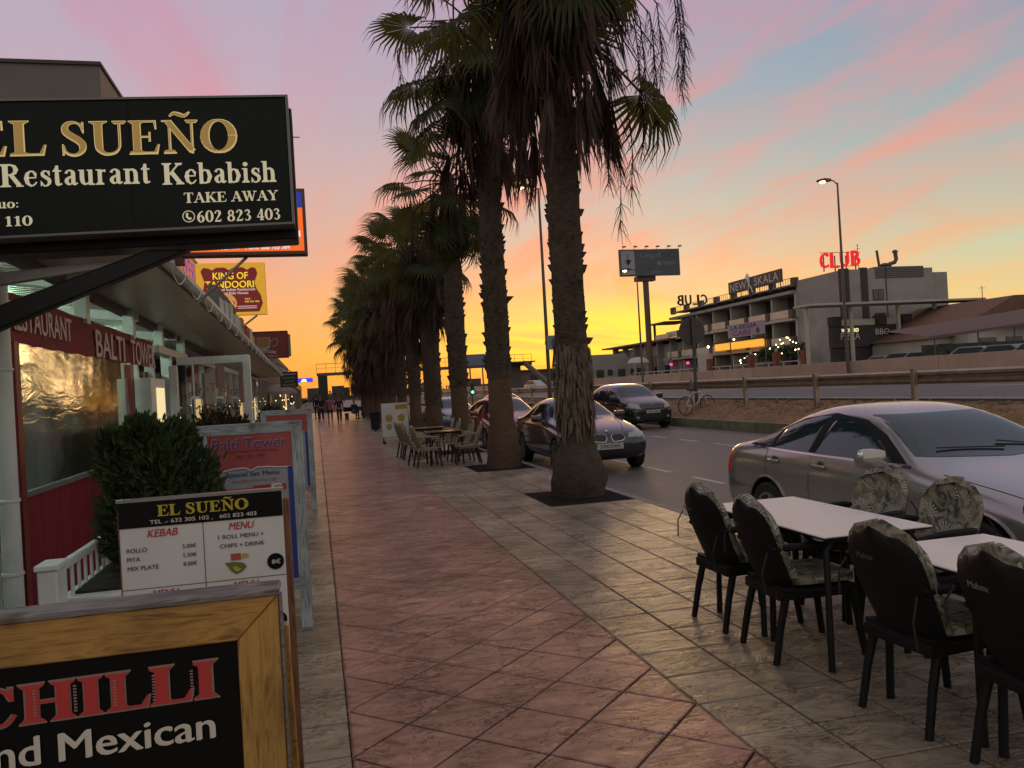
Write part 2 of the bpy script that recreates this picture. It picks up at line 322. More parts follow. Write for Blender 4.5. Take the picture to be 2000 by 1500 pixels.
# a book serif drawn with a broad pen: every stroke is a centre line with widths
T, t_ = 0.19, 0.055
def _sf(x, y, w=.20, up=True): # bracketed serif
    s = 1 if up else -1
    return ('p', [(x-w, y), (x+w, y), (x+w, y+s*.035), (x+.10, y+s*.09), (x-.10, y+s*.09), (x-w, y+s*.035)])
def _st(x, y0, y1, w=T, s0=.19, s1=.19):
    r = [('c', [(x, y0, w), (x, y1, w)])]
    if s0: r.append(_sf(x, y0, s0))
    if s1: r.append(_sf(x, y1, s1, False))
    return r
def _o(cx, cy, rx, ry, a0=0, a1=360, T=T):
    k = max(6, int(abs(a1-a0)/18)); out = []
    for i in range(k+1):
        a = R(a0+(a1-a0)*i/k); out.append((cx+rx*math.cos(a), cy+ry*math.sin(a), t_+(T-t_)*abs(math.cos(a))**1.3))
    return ('r', out)
G = {
 'E': (.78, _st(.22,0,1)+[('c',[(.2,.975,.05),(.66,.975,.05)]),('c',[(.2,.52,.05),(.52,.52,.05)]),('c',[(.2,.025,.05),(.68,.025,.05)]),
       ('p',[(.62,1),(.68,1),(.69,.74),(.66,.74)]),('p',[(.50,.66),(.54,.66),(.54,.38),(.50,.38)]),('p',[(.60,0),(.70,0),(.75,.28),(.72,.28)])]),
 'L': (.74, _st(.22,0,1)+[('c',[(.2,.025,.05),(.66,.025,.05)]),('p',[(.58,0),(.68,0),(.73,.30),(.70,.30)])]),
 'S': (.68, [('c',[(.56,.72,.05),(.52,.88,.06),(.40,.97,.055),(.26,.96,.10),(.16,.86,.14),(.17,.70,.17),(.30,.57,.19),(.44,.46,.19),(.54,.32,.17),(.53,.15,.14),(.42,.03,.08),(.27,.02,.055),(.15,.12,.06),(.10,.30,.05)]),
       ('p',[(.54,.98),(.58,.98),(.58,.66),(.555,.66)]),('p',[(.08,.34),(.105,.34),(.12,.02),(.08,.02)])]),
 'U': (.92, [('c',[(.24,1,T),(.24,.32,T),(.27,.15,.15),(.37,.04,.09),(.50,.02,.055),(.63,.07,.055),(.71,.20,.055),(.73,.36,.055),(.73,1,.055)]),_sf(.24,1,.21,False),_sf(.73,1,.16,False)]),
 'N': (.96, [('c',[(.22,0,.055),(.22,1,.055)]),('c',[(.20,.96,.16),(.76,.06,.16)]),('c',[(.76,0,.055),(.76,1,.055)]),_sf(.22,0,.15),_sf(.76,1,.15,False),('p',[(.04,1),(.28,1),(.28,.93),(.04,.965)])]),
 'O': (.92, [_o(.46,.5,.345,.485,T=.22)]),
 'R': (.86, _st(.22,0,1)+[('r',[(.22,.975,.05),(.42,.975,.055),(.56,.90,.12),(.61,.75,.17),(.56,.60,.12),(.42,.53,.055),(.22,.53,.05)]),('c',[(.42,.53,.14),(.72,.04,.16)]),('p',[(.60,0),(.86,0),(.86,.035),(.64,.08)])]),
 'K': (.90, _st(.22,0,1)+[('c',[(.28,.42,.055),(.70,.96,.055)]),('c',[(.42,.56,.17),(.74,.05,.17)]),_sf(.74,0,.16),_sf(.70,1,.14,False)]),
 'T': (.76, _st(.38,0,1,s1=0)+[('c',[(.06,.975,.05),(.70,.975,.05)]),('p',[(.04,1),(.12,1),(.05,.74),(.03,.74)]),('p',[(.64,1),(.72,1),(.73,.74),(.71,.74)])]),
 'A': (.86, [('c',[(.12,0,.05),(.43,1,.05)]),('c',[(.42,1,.17),(.72,0,.17)]),('c',[(.22,.34,.05),(.60,.34,.05)]),_sf(.12,0,.13),_sf(.72,0,.16)]),
 'W': (1.16, [('c',[(.16,1,.16),(.38,.02,.16)]),('c',[(.38,.02,.05),(.58,.9,.05)]),('c',[(.54,1,.16),(.78,.02,.16)]),('c',[(.78,.02,.05),(1.02,1,.05)]),_sf(.14,1,.15,False),_sf(.54,1,.14,False),_sf(1.02,1,.13,False)]),
 'Y': (.84, [('c',[(.14,1,.16),(.42,.46,.16)]),('c',[(.42,.46,.05),(.70,1,.05)]),('c',[(.43,0,T),(.43,.48,T)]),_sf(.43,0,.19),_sf(.14,1,.15,False),_sf(.70,1,.13,False)]),
 'C': (.82, [('c',[(.70,.72,.05),(.64,.88,.06),(.50,.97,.055),(.34,.93,.10),(.20,.76,.19),(.16,.50,.22),(.20,.25,.19),(.33,.07,.10),(.50,.02,.055),(.64,.09,.055),(.74,.26,.04)]),('p',[(.69,.98),(.73,.98),(.73,.66),(.70,.66)])]),
 'H': (.94, _st(.22,0,1)+_st(.72,0,1)+[('c',[(.22,.52,.05),(.72,.52,.05)])]),
 'I': (.46, _st(.23,0,1)),
 'e': (.56, [('r',[(.13,.38,.05),(.45,.38,.05),(.44,.54,.10),(.36,.66,.06),(.26,.67,.06),(.15,.56,.12),(.11,.36,.16),(.15,.14,.13),(.27,.02,.07),(.38,.05,.05),(.48,.18,.04)])]),
 's': (.48, [('c',[(.38,.50,.04),(.34,.62,.05),(.24,.67,.05),(.15,.60,.10),(.15,.48,.12),(.26,.38,.13),(.37,.28,.13),(.38,.13,.11),(.29,.02,.06),(.18,.02,.05),(.10,.16,.04)]),('p',[(.37,.67),(.40,.67),(.40,.46),(.38,.46)]),('p',[(.07,.22),(.095,.22),(.10,0),(.07,0)])]),
 't': (.40, [('c',[(.19,.88,.10),(.19,.16,.15),(.24,.04,.09),(.36,.08,.04)]),('c',[(.04,.655,.05),(.35,.655,.05)]),('p',[(.04,.65),(.19,.90),(.22,.90),(.22,.65)])]),
 'a': (.56, [('c',[(.12,.54,.10),(.17,.64,.06),(.28,.67,.06),(.37,.58,.13),(.38,.45,.14),(.38,.14,.14),(.43,.04,.08),(.53,.10,.04)]),('c',[(.38,.42,.05),(.20,.33,.09),(.13,.20,.14),(.19,.06,.09),(.28,.06,.05),(.38,.16,.05)])]),
 'u': (.64, [('c',[(.15,.68,.14),(.15,.22,.15),(.22,.06,.10),(.32,.05,.05),(.44,.16,.05)]),('c',[(.46,.68,.14),(.46,0,.14)]),('p',[(.02,.68),(.16,.68),(.16,.62),(.02,.65)]),('p',[(.33,.68),(.46,.68),(.46,.62),(.33,.65)]),('p',[(.46,0),(.62,0),(.62,.035),(.50,.07)])]),
 'r': (.48, [('c',[(.17,0,.14),(.17,.68,.14)]),_sf(.17,0,.15),('c',[(.18,.48,.05),(.27,.62,.06),(.38,.62,.12)]),('p',[(.03,.68),(.17,.68),(.17,.61),(.03,.65)])]),
 'n': (.66, [('c',[(.17,0,.14),(.17,.68,.14)]),('c',[(.18,.52,.05),(.28,.64,.06),(.40,.63,.10),(.48,.48,.14),(.48,0,.14)]),_sf(.17,0,.15),_sf(.48,0,.14),('p',[(.03,.68),(.17,.68),(.17,.61),(.03,.65)])]),
 'b': (.62, [('c',[(.14,.0,.14),(.14,1.0,.14)]),('r',[(.16,.52,.05),(.28,.66,.06),(.42,.60,.13),(.50,.34,.16),(.42,.08,.12),(.28,.02,.06),(.16,.12,.05)]),('p',[(.0,1),(.15,1),(.15,.93),(.0,.97)])]),
 'i': (.34, [('c',[(.17,0,.14),(.17,.68,.14)]),_sf(.17,0,.15),('p',[(.03,.68),(.17,.68),(.17,.61),(.03,.65)]),('r',[(.17+.085*math.cos(R(a)),.88+.085*math.sin(R(a)),.03) for a in range(0,361,45)]),('p',[(.10,.82),(.24,.82),(.24,.94),(.10,.94)])]),
 'h': (.66, [('c',[(.17,0,.14),(.17,1,.14)]),('c',[(.18,.52,.05),(.28,.64,.06),(.40,.63,.10),(.48,.48,.14),(.48,0,.14)]),_sf(.17,0,.15),_sf(.48,0,.14),('p',[(.03,1),(.17,1),(.17,.93),(.03,.97)])]),
 'o': (.56, [_o(.28,.34,.19,.32,T=.16)]),
 '0': (.62, [_o(.31,.48,.21,.46,T=.17)]),
 '1': (.52, [('c',[(.28,0,.16),(.28,.94,.16)]),_sf(.28,0,.18),('p',[(.08,.82),(.28,.94),(.28,.84),(.08,.78)])]),
 '2': (.62, [('c',[(.12,.70,.10),(.18,.86,.07),(.30,.92,.07),(.43,.84,.15),(.44,.66,.17),(.34,.44,.10),(.12,.08,.05)]),('p',[(.08,0),(.50,0),(.56,.22),(.53,.22),(.46,.12),(.14,.12)])]),
 '3': (.60, [('c',[(.12,.76,.07),(.20,.89,.07),(.33,.90,.09),(.41,.76,.14),(.36,.60,.08),(.24,.51,.05)]),('c',[(.24,.51,.05),(.38,.45,.08),(.46,.28,.16),(.38,.08,.10),(.24,.03,.06),(.12,.12,.10)])]),
 '4': (.62, [('c',[(.40,0,.15),(.40,.94,.15)]),('c',[(.40,.92,.05),(.08,.28,.05)]),('c',[(.06,.26,.08),(.56,.26,.08)]),_sf(.40,0,.13)]),
 '6': (.62, [('c',[(.46,.92,.04),(.30,.82,.09),(.16,.58,.15),(.13,.30,.17),(.20,.08,.10),(.33,.02,.06),(.46,.14,.14),(.48,.32,.15),(.40,.52,.09),(.27,.52,.05),(.16,.40,.05)])]),
 '8': (.62, [_o(.31,.70,.15,.21,T=.13),_o(.31,.25,.20,.23,T=.15)]),
 ':': (.30, [('p',[(.10,.06),(.20,.06),(.20,.18),(.10,.18)]),('p',[(.10,.48),(.20,.48),(.20,.60),(.10,.60)])]),
 ' ': (.34, []),
}
G['Ñ'] = (G['N'][0], G['N'][1] + [('c',[(.24,1.12,.04),(.34,1.21,.09),(.48,1.17,.11),(.60,1.13,.09),(.72,1.24,.04)])])
def serif(txt, w=None, h=None, grow=0.0, stem=None):
    mb = MB(); x = 0; zi = 0
    for ch in txt:
        adv, st = G[ch]
        for kind, pts in st:
            zi += 1; z = (zi % 7)*0.0012
            if kind == 'p':
                cx = sum(p[0] for p in pts)/len(pts); cy = sum(p[1] for p in pts)/len(pts)
                q = [(x+p[0]+(grow if p[0] > cx else -grow), p[1]+(grow if p[1] > cy else -grow), z) for p in pts]
                mb.add(q, [tuple(range(len(q)))]); continue
            P_ = pts
            if kind == 'c' and len(pts) > 3:   # smooth it
                P_ = []
                for i in range(len(pts)-1):
                    p0, p1, p2, p3 = pts[max(i-1,0)], pts[i], pts[i+1], pts[min(i+2,len(pts)-1)]
                    for k in range(3):
                        u = k/3; P_.append(tuple(.5*((2*b)+(-a+c)*u+(2*a-5*b+4*c-d)*u*u+(-a+3*b-3*c+d)*u**3) for a, b, c, d in zip(p0,p1,p2,p3)))
                P_.append(pts[-1])
            n = len(P_); vs = []
            for i, (px, py, pw) in enumerate(P_):
                a = P_[max(i-1,0)]; b = P_[min(i+1,n-1)]
                if kind == 'r' and n > 4 and abs(P_[0][0]-P_[-1][0]) < 1e-6 and abs(P_[0][1]-P_[-1][1]) < 1e-6:
                    a = P_[(i-1) % (n-1)]; b = P_[(i+1) % (n-1)]
                dx, dy = b[0]-a[0], b[1]-a[1]; l = math.hypot(dx, dy) or 1; hw = pw/2+grow
                ex = 0
                if grow and (i == 0 or i == n-1): ex = grow*(-1 if i == 0 else 1)
                vs += [(x+px-dy/l*hw+dx/l*ex, py+dx/l*hw+dy/l*ex, z), (x+px+dy/l*hw+dx/l*ex, py-dx/l*hw+dy/l*ex, z)]
            mb.add(vs, [(2*i, 2*i+1, 2*i+3, 2*i+2) for i in range(n-1)])
        x += adv
    me = bpy.data.meshes.new('serif'); me.from_pydata(mb.v, [], mb.f)
    s = 1
    if w or h:
        xs = [v.co.x for v in me.vertices]; ys = [v.co.y for v in me.vertices]
        s = (h or w*(max(ys)-min(ys))/(max(xs)-min(xs)))
    for v in me.vertices: v.co.z *= s
    return fit(me, w, h)

# ================================================================== THE SETTING
ROAD = -0.14
PALM_Y = [11.5 + 4.97*k for k in range(13)]; PALM_X = 3.66
asphalt = mat('asphalt', (0.11,0.092,0.078), 0.55, var=0.3, vscale=1.2, bump=0.6, bscale=120, bdist=0.006, coords='World', rvar=0.12)
asphalt2 = mat('old asphalt', (0.085,0.08,0.08), 0.7, var=0.2, vscale=0.5, bump=0.4, bscale=60, coords='World')
dirt = mat('dry earth', (0.17,0.09,0.045), 0.95, c2=(0.34,0.20,0.105), vscale=1.6, bump=1.0, bscale=9, bdist=0.07, coords='World')
soil = mat('dark soil', (0.022,0.016,0.014), 0.95, var=0.5, vscale=9, bump=1, bscale=50, bdist=0.02, coords='World')
groundm = mat('ground', (0.09,0.075,0.06), 0.95, var=0.3, vscale=0.2, coords='World')
concrete = mat('concrete', (0.26,0.235,0.21), 0.8, var=0.18, vscale=2, bump=0.3, bscale=30, coords='World')
kerbm = mat('kerb concrete', (0.24,0.22,0.20), 0.7, var=0.25, vscale=3, rnd=0.12, bump=0.4, bscale=40)
whitepaint = mat('road paint', (0.5,0.47,0.44), 0.6, c2=(0.2,0.18,0.17), vscale=14, thr=(0.5,0.72), coords='World')
grout = mat('grout', (0.018,0.013,0.012), 0.95, spec=.1)
pinkst = stone('rose stamped stone', (0.385,0.185,0.148), (0.52,0.28,0.22), (0.20,0.09,0.075))
palest = stone('pale stamped stone', (0.33,0.262,0.185), (0.45,0.37,0.265), (0.19,0.145,0.10))

m = MB(); m.box(-400,900,-60,1200,-0.6,-0.3); struct('ground', m, groundm)
m = MB()
ys = [-12 + i*3 for i in range(110)]
m.add([(x, y, ROAD) for y in ys for x in (4.26, 12.52)], [(2*i, 2*i+1, 2*i+3, 2*i+2) for i in range(len(ys)-1)])
m.add([(4.26,-12,ROAD),(4.26,315,ROAD),(4.26,315,-.32),(4.26,-12,-.32)],[(0,1,2,3)])
road = struct('road', m, asphalt)
dm = MB(); dm.add([(-.05,-.58,0),(.05,-.58,0),(.05,.58,0),(-.05,.58,0)],[(0,1,2,3)]); dme = dm.mesh('lane_dash', whitepaint)
for i in range(34): link('lane_dash', dme, road, (6.32, 12.75+2.06*i, ROAD+.004))
for i in range(34): link('lane_dash', dme, road, (9.87, 10.6+2.06*i, ROAD+.004))
m = MB()   # patched asphalt near the parking bays
m.add([(7.2+1.5*math.cos(a)*(1+.15*math.sin(3*a)), 9.5+1.9*math.sin(a), ROAD+.003) for a in [i*.4 for i in range(16)]], [tuple(range(16))])
link('road_patch', m.mesh('road_patch', mat('dark patch', (0.045,0.04,0.038), .6, bump=.5, bscale=90)), road)

def clip(poly, axis, v, keep_less):
    out = []
    for i in range(len(poly)):
        a, b = poly[i], poly[(i+1) % len(poly)]
        ia = (a[axis] <= v) if keep_less else (a[axis] >= v); ib = (b[axis] <= v) if keep_less else (b[axis] >= v)
        if ia: out.append(a)
        if ia != ib:
            t = (v-a[axis])/(b[axis]-a[axis]); out.append((a[0]+(b[0]-a[0])*t, a[1]+(b[1]-a[1])*t))
    return out
def inset(poly, d):
    n = len(poly); cx = sum(p[0] for p in poly)/n; cy = sum(p[1] for p in poly)/n; out = []
    for i in range(n):
        p, a, b = poly[i], poly[i-1], poly[(i+1) % n]
        e1 = Vector((p[0]-a[0], p[1]-a[1])); e2 = Vector((b[0]-p[0], b[1]-p[1]))
        if e1.length < 1e-6 or e2.length < 1e-6: return None
        n1 = Vector((-e1.y, e1.x)).normalized(); n2 = Vector((-e2.y, e2.x)).normalized()
        dd = 1 + n1.dot(n2)
        if dd < .05: return None
        o = (n1+n2)/dd*d; out.append((p[0]+o.x, p[1]+o.y))
    return out
def area(p): return .5*sum(p[i-1][0]*p[i][1]-p[i][0]*p[i-1][1] for i in range(len(p)))
def tile_mb(mb, poly, dz=0, o=(0,0)):
    if area(poly) < 0: poly = poly[::-1]
    a, b = inset(poly, .0055), inset(poly, .0125)
    if not a or not b or area(b) < .0008 or area(a) < area(b): return False
    n = len(poly); P = lambda q, z: [(x-o[0], y-o[1], z) for x, y in q]
    mb.add(P(a, -.016)+P(a, -.004+dz)+P(b, dz), [tuple(2*n+i for i in range(n))]+[(i,(i+1)%n,n+(i+1)%n,n+i) for i in range(n)]+[(n+i,n+(i+1)%n,2*n+(i+1)%n,2*n+i) for i in range(n)])
    return True
def pave(sname, polys, m, x0, x1, y0, y1, nmax=296):
    b = MB(); b.box(x0, x1, y0, y1, -.3, -.010); s = struct(sname, b, grout)
    polys.sort(key=lambda p: sum(q[1] for q in p)/len(p) + .25*abs(sum(q[0] for q in p)/len(p)-1.5))
    cache = {}; rest = MB(); rr = random.Random(3); k = 0
    for p in polys:
        cx = sum(q[0] for q in p)/len(p); cy = sum(q[1] for q in p)/len(p)
        dz = rr.uniform(-.0012, .0012)
        if k < nmax and cy > 1.0:
            key = tuple((round(x-cx, 3), round(y-cy, 3)) for x, y in p)
            if key not in cache:
                t = MB()
                if not tile_mb(t, p, 0, (cx, cy)): continue
                cache[key] = t.mesh('tile', m)
            link('tile', cache[key], s, (cx, cy, dz)); k += 1
        else: tile_mb(rest, p, dz)
    if rest.v:
        o = rest.build('far_tiles', m, s); o['kind'] = 'stuff'
    return s
pk = []; pit = 0.5656  # diagonal pitch of a 0.4 m tile
for i in range(-4, 160):
    for j in (0, 1):
        for c in range(-1, 5):
            cx = .07 + c*.5623 + (.28115 if j else 0); cy = 4.37-.5623*8 + i*.5623 + (0 if j else .28115)
            if cy > 86: continue
            h = .28115; poly = [(cx-h,cy),(cx,cy-h),(cx+h,cy),(cx,cy+h)]
            poly = clip(clip(poly, 0, .068, False), 0, 1.759, True)
            if len(poly) > 2 and abs(area(poly)) > .004: pk.append(poly)
pave('rose_footway', pk, pinkst, .07, 1.76, -1, 86)
def inpit(x, y): return 2.957 < x < 4.157 and any(abs(y-p-.0) < .78 for p in PALM_Y)
pl = []
for c in range(6):
    for r_ in range(220):
        xa = 1.76+c*.3995; ya = 3.797-.397*12 + r_*.397
        if inpit(xa+.2, ya+.2) or ya > 86: continue
        pl.append([(xa,ya),(xa+.3995,ya),(xa+.3995,ya+.397),(xa,ya+.397)])
pale = pave('pale_pavement', pl, palest, 1.76, 4.157, -1, 86)
lf = []
for c in range(6):
    for r_ in range(220):
        xa = .07-.3995*(c+1); ya = 3.83-.397*12 + r_*.397
        if ya > 86: continue
        lf.append([(xa,ya),(xa+.3995,ya),(xa+.3995,ya+.397),(xa,ya+.397)])
pave('shopfront_pavement', lf, palest, -2.35, .07, -1, 86)
kb = MB(); kb.box(0,.11,-.49,.49,-.16,0); kme = kb.mesh('kerb_stone', kerbm, bevel=.012)
m = MB(); m.box(4.16,4.25,-12,90,-.3,-.02); kerb = struct('kerb', m, grout)
for i in range(86): link('kerb_stone', kme, kerb, (4.157, .5+i*1.0, .001))
for k, py in enumerate(PALM_Y[:10]):
    m = MB(); n = 10
    gr = [(2.965+1.185*i/n, py-.76+1.5*j/n, -.03-random.random()*.025) for j in range(n+1) for i in range(n+1)]
    m.add(gr, [(j*(n+1)+i, j*(n+1)+i+1, (j+1)*(n+1)+i+1, (j+1)*(n+1)+i) for j in range(n) for i in range(n)])
    struct('tree_pit_soil', m, soil, smooth=True)

# far kerb, verge, highway
gk = mat('weathered kerb', (0.15,0.16,0.11), .8, var=.35, vscale=5, rnd=.2)
m = MB(); m.box(12.52,12.68,-12,160,-.3,-.03); fk = struct('far_kerb', m, grout)
kb = MB(); kb.box(0,.18,-.49,.49,-.16,.16); fme = kb.mesh('kerb_stone', gk, bevel=.015)
for i in range(70): link('kerb_stone', fme, fk, (12.5, 10.5+i, 0))
m = MB(); nx, ny = 9, 240; rr = random.Random(5); vs = []
for j in range(ny+1):
    y = 2 + j*.8
    for i in range(nx+1):
        u = i/nx; z = .05+.66*(u**.8) ; z += (rr.random()-.5)*.10*(0 < i < nx); vs.append((12.66+1.75*u, y, z))
m.add(vs, [(j*(nx+1)+i, j*(nx+1)+i+1, (j+1)*(nx+1)+i+1, (j+1)*(nx+1)+i) for j in range(ny) for i in range(nx)])
struct('verge', m, dirt, smooth=True)
m = MB()
for _ in range(2600):
    y = 14+rr.random()**1.5*70; u = rr.random(); x = 12.75+1.6*u; z = .05+.66*(u**.8); r0 = .015+.05*rr.random()**2.5
    m.lathe([(r0*.6,-r0*.5),(r0,0),(r0*.5,r0*.6)], 5, (x,y,z))
o = m.build('stones', mat('verge stones', (0.2,0.15,0.11), .9, var=.3, vscale=3, coords='World')); o['kind'] = 'stuff'
m = MB()
for _ in range(2600):
    y = 14+rr.random()**1.3*70; u = min(1, rr.random()*1.05); x = 12.7+1.7*u; z = .04+.66*(u**.8); a = rr.random()*6.3; h = .04+.12*rr.random()
    m.add([(x-.01,y,z),(x+.01,y,z),(x+.05*math.cos(a),y+.05*math.sin(a),z+h)], [(0,1,2)])
o = m.build('dry_grass', mat('straw', (0.2,0.14,0.07), .9)); o['kind'] = 'stuff'
m = MB(); m.box(14.38,30.2,-12,320,-.3,.75); hw = struct('highway', m, asphalt2)
m = MB(); m.box(14.8,14.95,-12,320,.75,.754); m.box(28.9,29.05,-12,320,.75,.754)
for i in range(20): m.box(21.8,21.95,10+i*10,14+i*10,.75,.754)
link('lane_lines', m.mesh('lane_lines', whitepaint), hw)
m = MB(); m.box(30.6,500,-30,900,-.3,1.1); struct('terrain', m, mat('car park ground', (0.12,0.11,0.10), .9, var=.2, vscale=.3, coords='World'))

wallm = mat('barrier concrete', (0.40,0.29,0.225), .8, var=.12, vscale=.7, rnd=.10, bump=.2, bscale=12)
t = thing('barrier_wall', 'long low brown concrete wall of panels along the far edge of the highway', 'wall', (30.3, 0, .75))
wb = MB(); wb.box(-.1,.12,-2.985,2.985,0,1.2); wme = wb.mesh('panel', wallm, bevel=.02)
for i in range(38): link('panel', wme, t, (random.uniform(-.012,.012), 8+6*i, random.uniform(-.012,.012)))

galv = mat('dull galvanised steel', (0.34,0.28,0.21), .45, .75, var=.25, vscale=4)
t = thing('guardrail', 'rusty grey steel guardrail on posts along the top of the earth verge', 'guardrail', (14.05, 0, .70))
m = MB()
prof = [(0,.42),(.03,.45),(.085,.48),(.085,.54),(.01,.57),(.01,.61),(.085,.64),(.085,.70),(.03,.73),(0,.745)]
n = len(prof); yy = [3+i*4 for i in range(36)]
m.add([(.05-a, y, b) for y in yy for a, b in prof], [(j*n+i, j*n+i+1, (j+1)*n+i+1, (j+1)*n+i) for j in range(len(yy)-1) for i in range(n-1)])
m.add([(.058-a, y, b) for y in yy for a, b in prof], [(j*n+i, j*n+i+1, (j+1)*n+i+1, (j+1)*n+i) for j in range(len(yy)-1) for i in range(n-1)])
m.build('rail', galv, t)
m = MB(); m.box(-.14,-.02,-.06,.06,-.3,.80); m.box(-.02,.0,-.05,.05,.45,.72); pme = m.mesh('post', galv, bevel=.006)
m = MB(); m.box(.0,.03,-.10,.10,.50,.66); bme = m.mesh('bracket', galv)
for i in range(34):
    link('post', pme, t, (-.02, 9+4*i, 0))
# ------------------------------------------------------------------ lamp posts
steel = mat('painted steel pole', (0.10,0.085,0.075), .5, .3, var=.2, vscale=3)
lampglow = emat('sodium lamp', (1.0,.62,.22), 14)
def lamp(x, y, z0, z1, side, label, r=.10):
    t = thing('street_lamp', label, 'street lamp', (x,y,z0), 0, 'lit street lamps along the highway')
    h = z1-z0
    MB().tube([(0,0,0),(0,0,h*.5),(0,0,h)], [r, r*.8, r*.5], 10).build('pole', steel, t, smooth=True)
    MB().box(-.16,.16,-.16,.16,0,.5).build('base_box', steel, t, bevel=.02)
    m = MB(); m.tube([(0,0,h-.1),(side*.25,0,h+.12),(side*.7,0,h+.16)], .035, 8); m.build('arm', steel, t, smooth=True)
    m = MB(); m.prism([(side*.45,.02),(side*1.25,.0),(side*1.3,.10),(side*.9,.19),(side*.5,.16)], -.16, .16, plane='xz'); hd = m.build('lamp_head', steel, t, (0,0,h+.06), bevel=.03)
    MB().lathe([(.02,-.11),(.13,-.07),(.17,0)], 12, (side*.98,0,h+.065)).build('lamp_glass', lampglow, hd, (0,0,-h-.06), smooth=True)
    return t
lamp(30.0,41.9,.75,12.3,-1,'tall lit street lamp standing alone right of the billboard and above the rooftop letters')
lamp(12.9,45.0,.30,12.75,-1,'tall lit street lamp seen between the trunks of the two nearest palms', .12)
lamp(24.75,60.0,.75,10.0,-1,'shorter lit street lamp in front of the pole of the big billboard', .09)
m = None
# billboard
bf = mat('billboard slate print', (0.075,0.085,0.10), .6, var=.15, vscale=.4); bw = mat('billboard pale print', (0.30,0.31,0.35), .6)
rust = mat('dark brown steel', (0.12,0.07,0.05), .6, var=.2, vscale=1)
t = thing('billboard', 'large dark billboard with a white arrow panel high on a single thick pole', 'billboard', (47.4,110,1.1))
MB().box(-4.55,4.6,-.25,.25,15.15,18.95).build('panel', bf, t, bevel=.04)
MB().tube([(-.35,.9,0),(-.35,.9,15.1)], .42, 14).build('pole', rust, t, smooth=True)
MB().box(-1.9,1.0,.3,1.5,14.5,15.2).build('cradle', rust, t, bevel=.05)
MB().box(-4.35,-2.35,-.275,-.251,15.35,18.75).build('arrow_panel', bw, t)
m = MB(); m.add([(-3.42,0,16.9),(-3.28,0,16.9),(-3.28,0,18.2),(-3.42,0,18.2)],[(0,1,2,3)]); m.add([(-3.9,0,17.35),(-3.7,0,17.45),(-3.35,0,17.0),(-3.0,0,17.45),(-2.8,0,17.35),(-3.35,0,16.6)],[(0,1,2,3),(2,3,4,5),(0,2,5)])
m.build('arrow', mat('black print', (.015,.015,.018), .5), t, (0,-.28,0))
pw = mat('faded print', (0.16,0.18,0.20), .6)
place(sans('Legal', 3.0, .95), 'lettering', pw, t, (.1,-.26,18.0)); place(sans('SUR', 1.5, .75), 'lettering', mat('dim print', (.05,.055,.065), .6), t, (2.6,-.26,18.0))
m = MB(); m.lathe([(.34,-.01),(.34,.01)], 14, (1.4,0,16.9), axis='y'); m.box(2.0,4.0,-.01,.0,16.95,17.1); m.box(2.0,3.8,-.01,0,16.7,16.82); m.build('emblem', pw, t, (0,-.265,0))
MB().box(.1,2.1,-.265,-.252,15.58,15.72).build('print_line', pw, t)
for i in range(6):
    m = MB(); x = -4.0+i*1.7; m.tube([(x,0,18.9),(x-.1,-.9,19.2)], .03, 5); m.box(x-.35,x+.15,-1.1,-.85,19.12,19.3); m.build('floodlight', steel, t)

# footbridge far off over the road
t = thing('footbridge', 'distant pedestrian footbridge crossing the highway behind the palm trunks', 'bridge', (0,92,0))
dk = mat('bridge concrete', (0.11,0.085,0.07), .8)
MB().box(.2,24.2,-.8,.8,3.9,4.2).build('deck', dk, t)
MB().box(21.2,24.2,-2.4,1.2,4.2,4.35).build('landing', dk, t)
m = MB(); m.box(21.6,22.9,-.6,.6,0,3.9); m.build('pier', dk, t); MB().box(.3,1.3,-1,1,-.1,3.9).build('stair_tower', mat('bridge dark', (.03,.025,.025), .8), t)
MB().box(12.2,12.7,-.4,.4,0,3.9).build('pier', dk, t)
m = MB()
for x in [.2+i*1.0 for i in range(25)]: m.box(x-.02,x+.02,-.8,-.76,4.2,5.2)
m.box(.2,24.2,-.8,-.76,5.15,5.2); m.box(.2,24.2,-.8,-.76,4.7,4.73); m.build('railing', steel, t)
m = MB(); m.tube([(23,-2,4.2),(24.5,-8,1.2),(26,-14,-.2)], .3, 4); m.build('stair', dk, t)
t = thing('gantry_sign', 'blue-grey road sign panel on two thin posts left of the footbridge landing', 'road sign', (17.0,88,0))
MB().box(-1.5,1.4,-.08,.08,4.05,5.3).build('panel', mat('blue grey panel', (.12,.15,.24), .5), t, bevel=.02)
MB().tube([(-.6,.15,0),(-.6,.15,5.2)], .08, 6).build('post', steel, t); MB().tube([(.8,.15,0),(.8,.15,5.2)], .08, 6).build('post', steel, t)
t = thing('traffic_light', 'small traffic light showing green beyond the parked cars', 'traffic light', (11.25,60,-.14))
MB().tube([(0,0,0),(0,0,1.9)], .05, 8).build('pole', steel, t); MB().box(-.14,.14,-.12,.08,1.3,2.2).build('housing', mat('black plastic', (.012,.012,.012), .4), t, bevel=.02)
for i, (c, s) in enumerate((((.05,0,0),0),((.05,.03,0),0),((.05,1,.45),9))):
    MB().lathe([(.0,-.02),(.09,0)], 10, (0,-.13,2.05-i*.28), axis='y').build('lens', emat('lens%d'%i, c, s), t)
t = thing('round_sign', 'square road sign with a round emblem fixed to the tall lamp post', 'road sign', (12.9,44.7,0))
MB().box(-.1,.95,-.05,.05,3.55,4.35).build('panel', mat('sign panel grey', (.22,.22,.26), .5), t, bevel=.01)
MB().lathe([(.3,-.01),(.3,.01)], 20, (.45,-.065,3.95), axis='y').build('emblem', mat('sign dark blue', (.05,.06,.12), .5), t)
MB().box(-.18,.0,-.03,.12,3.85,4.05).build('bracket', steel, t)

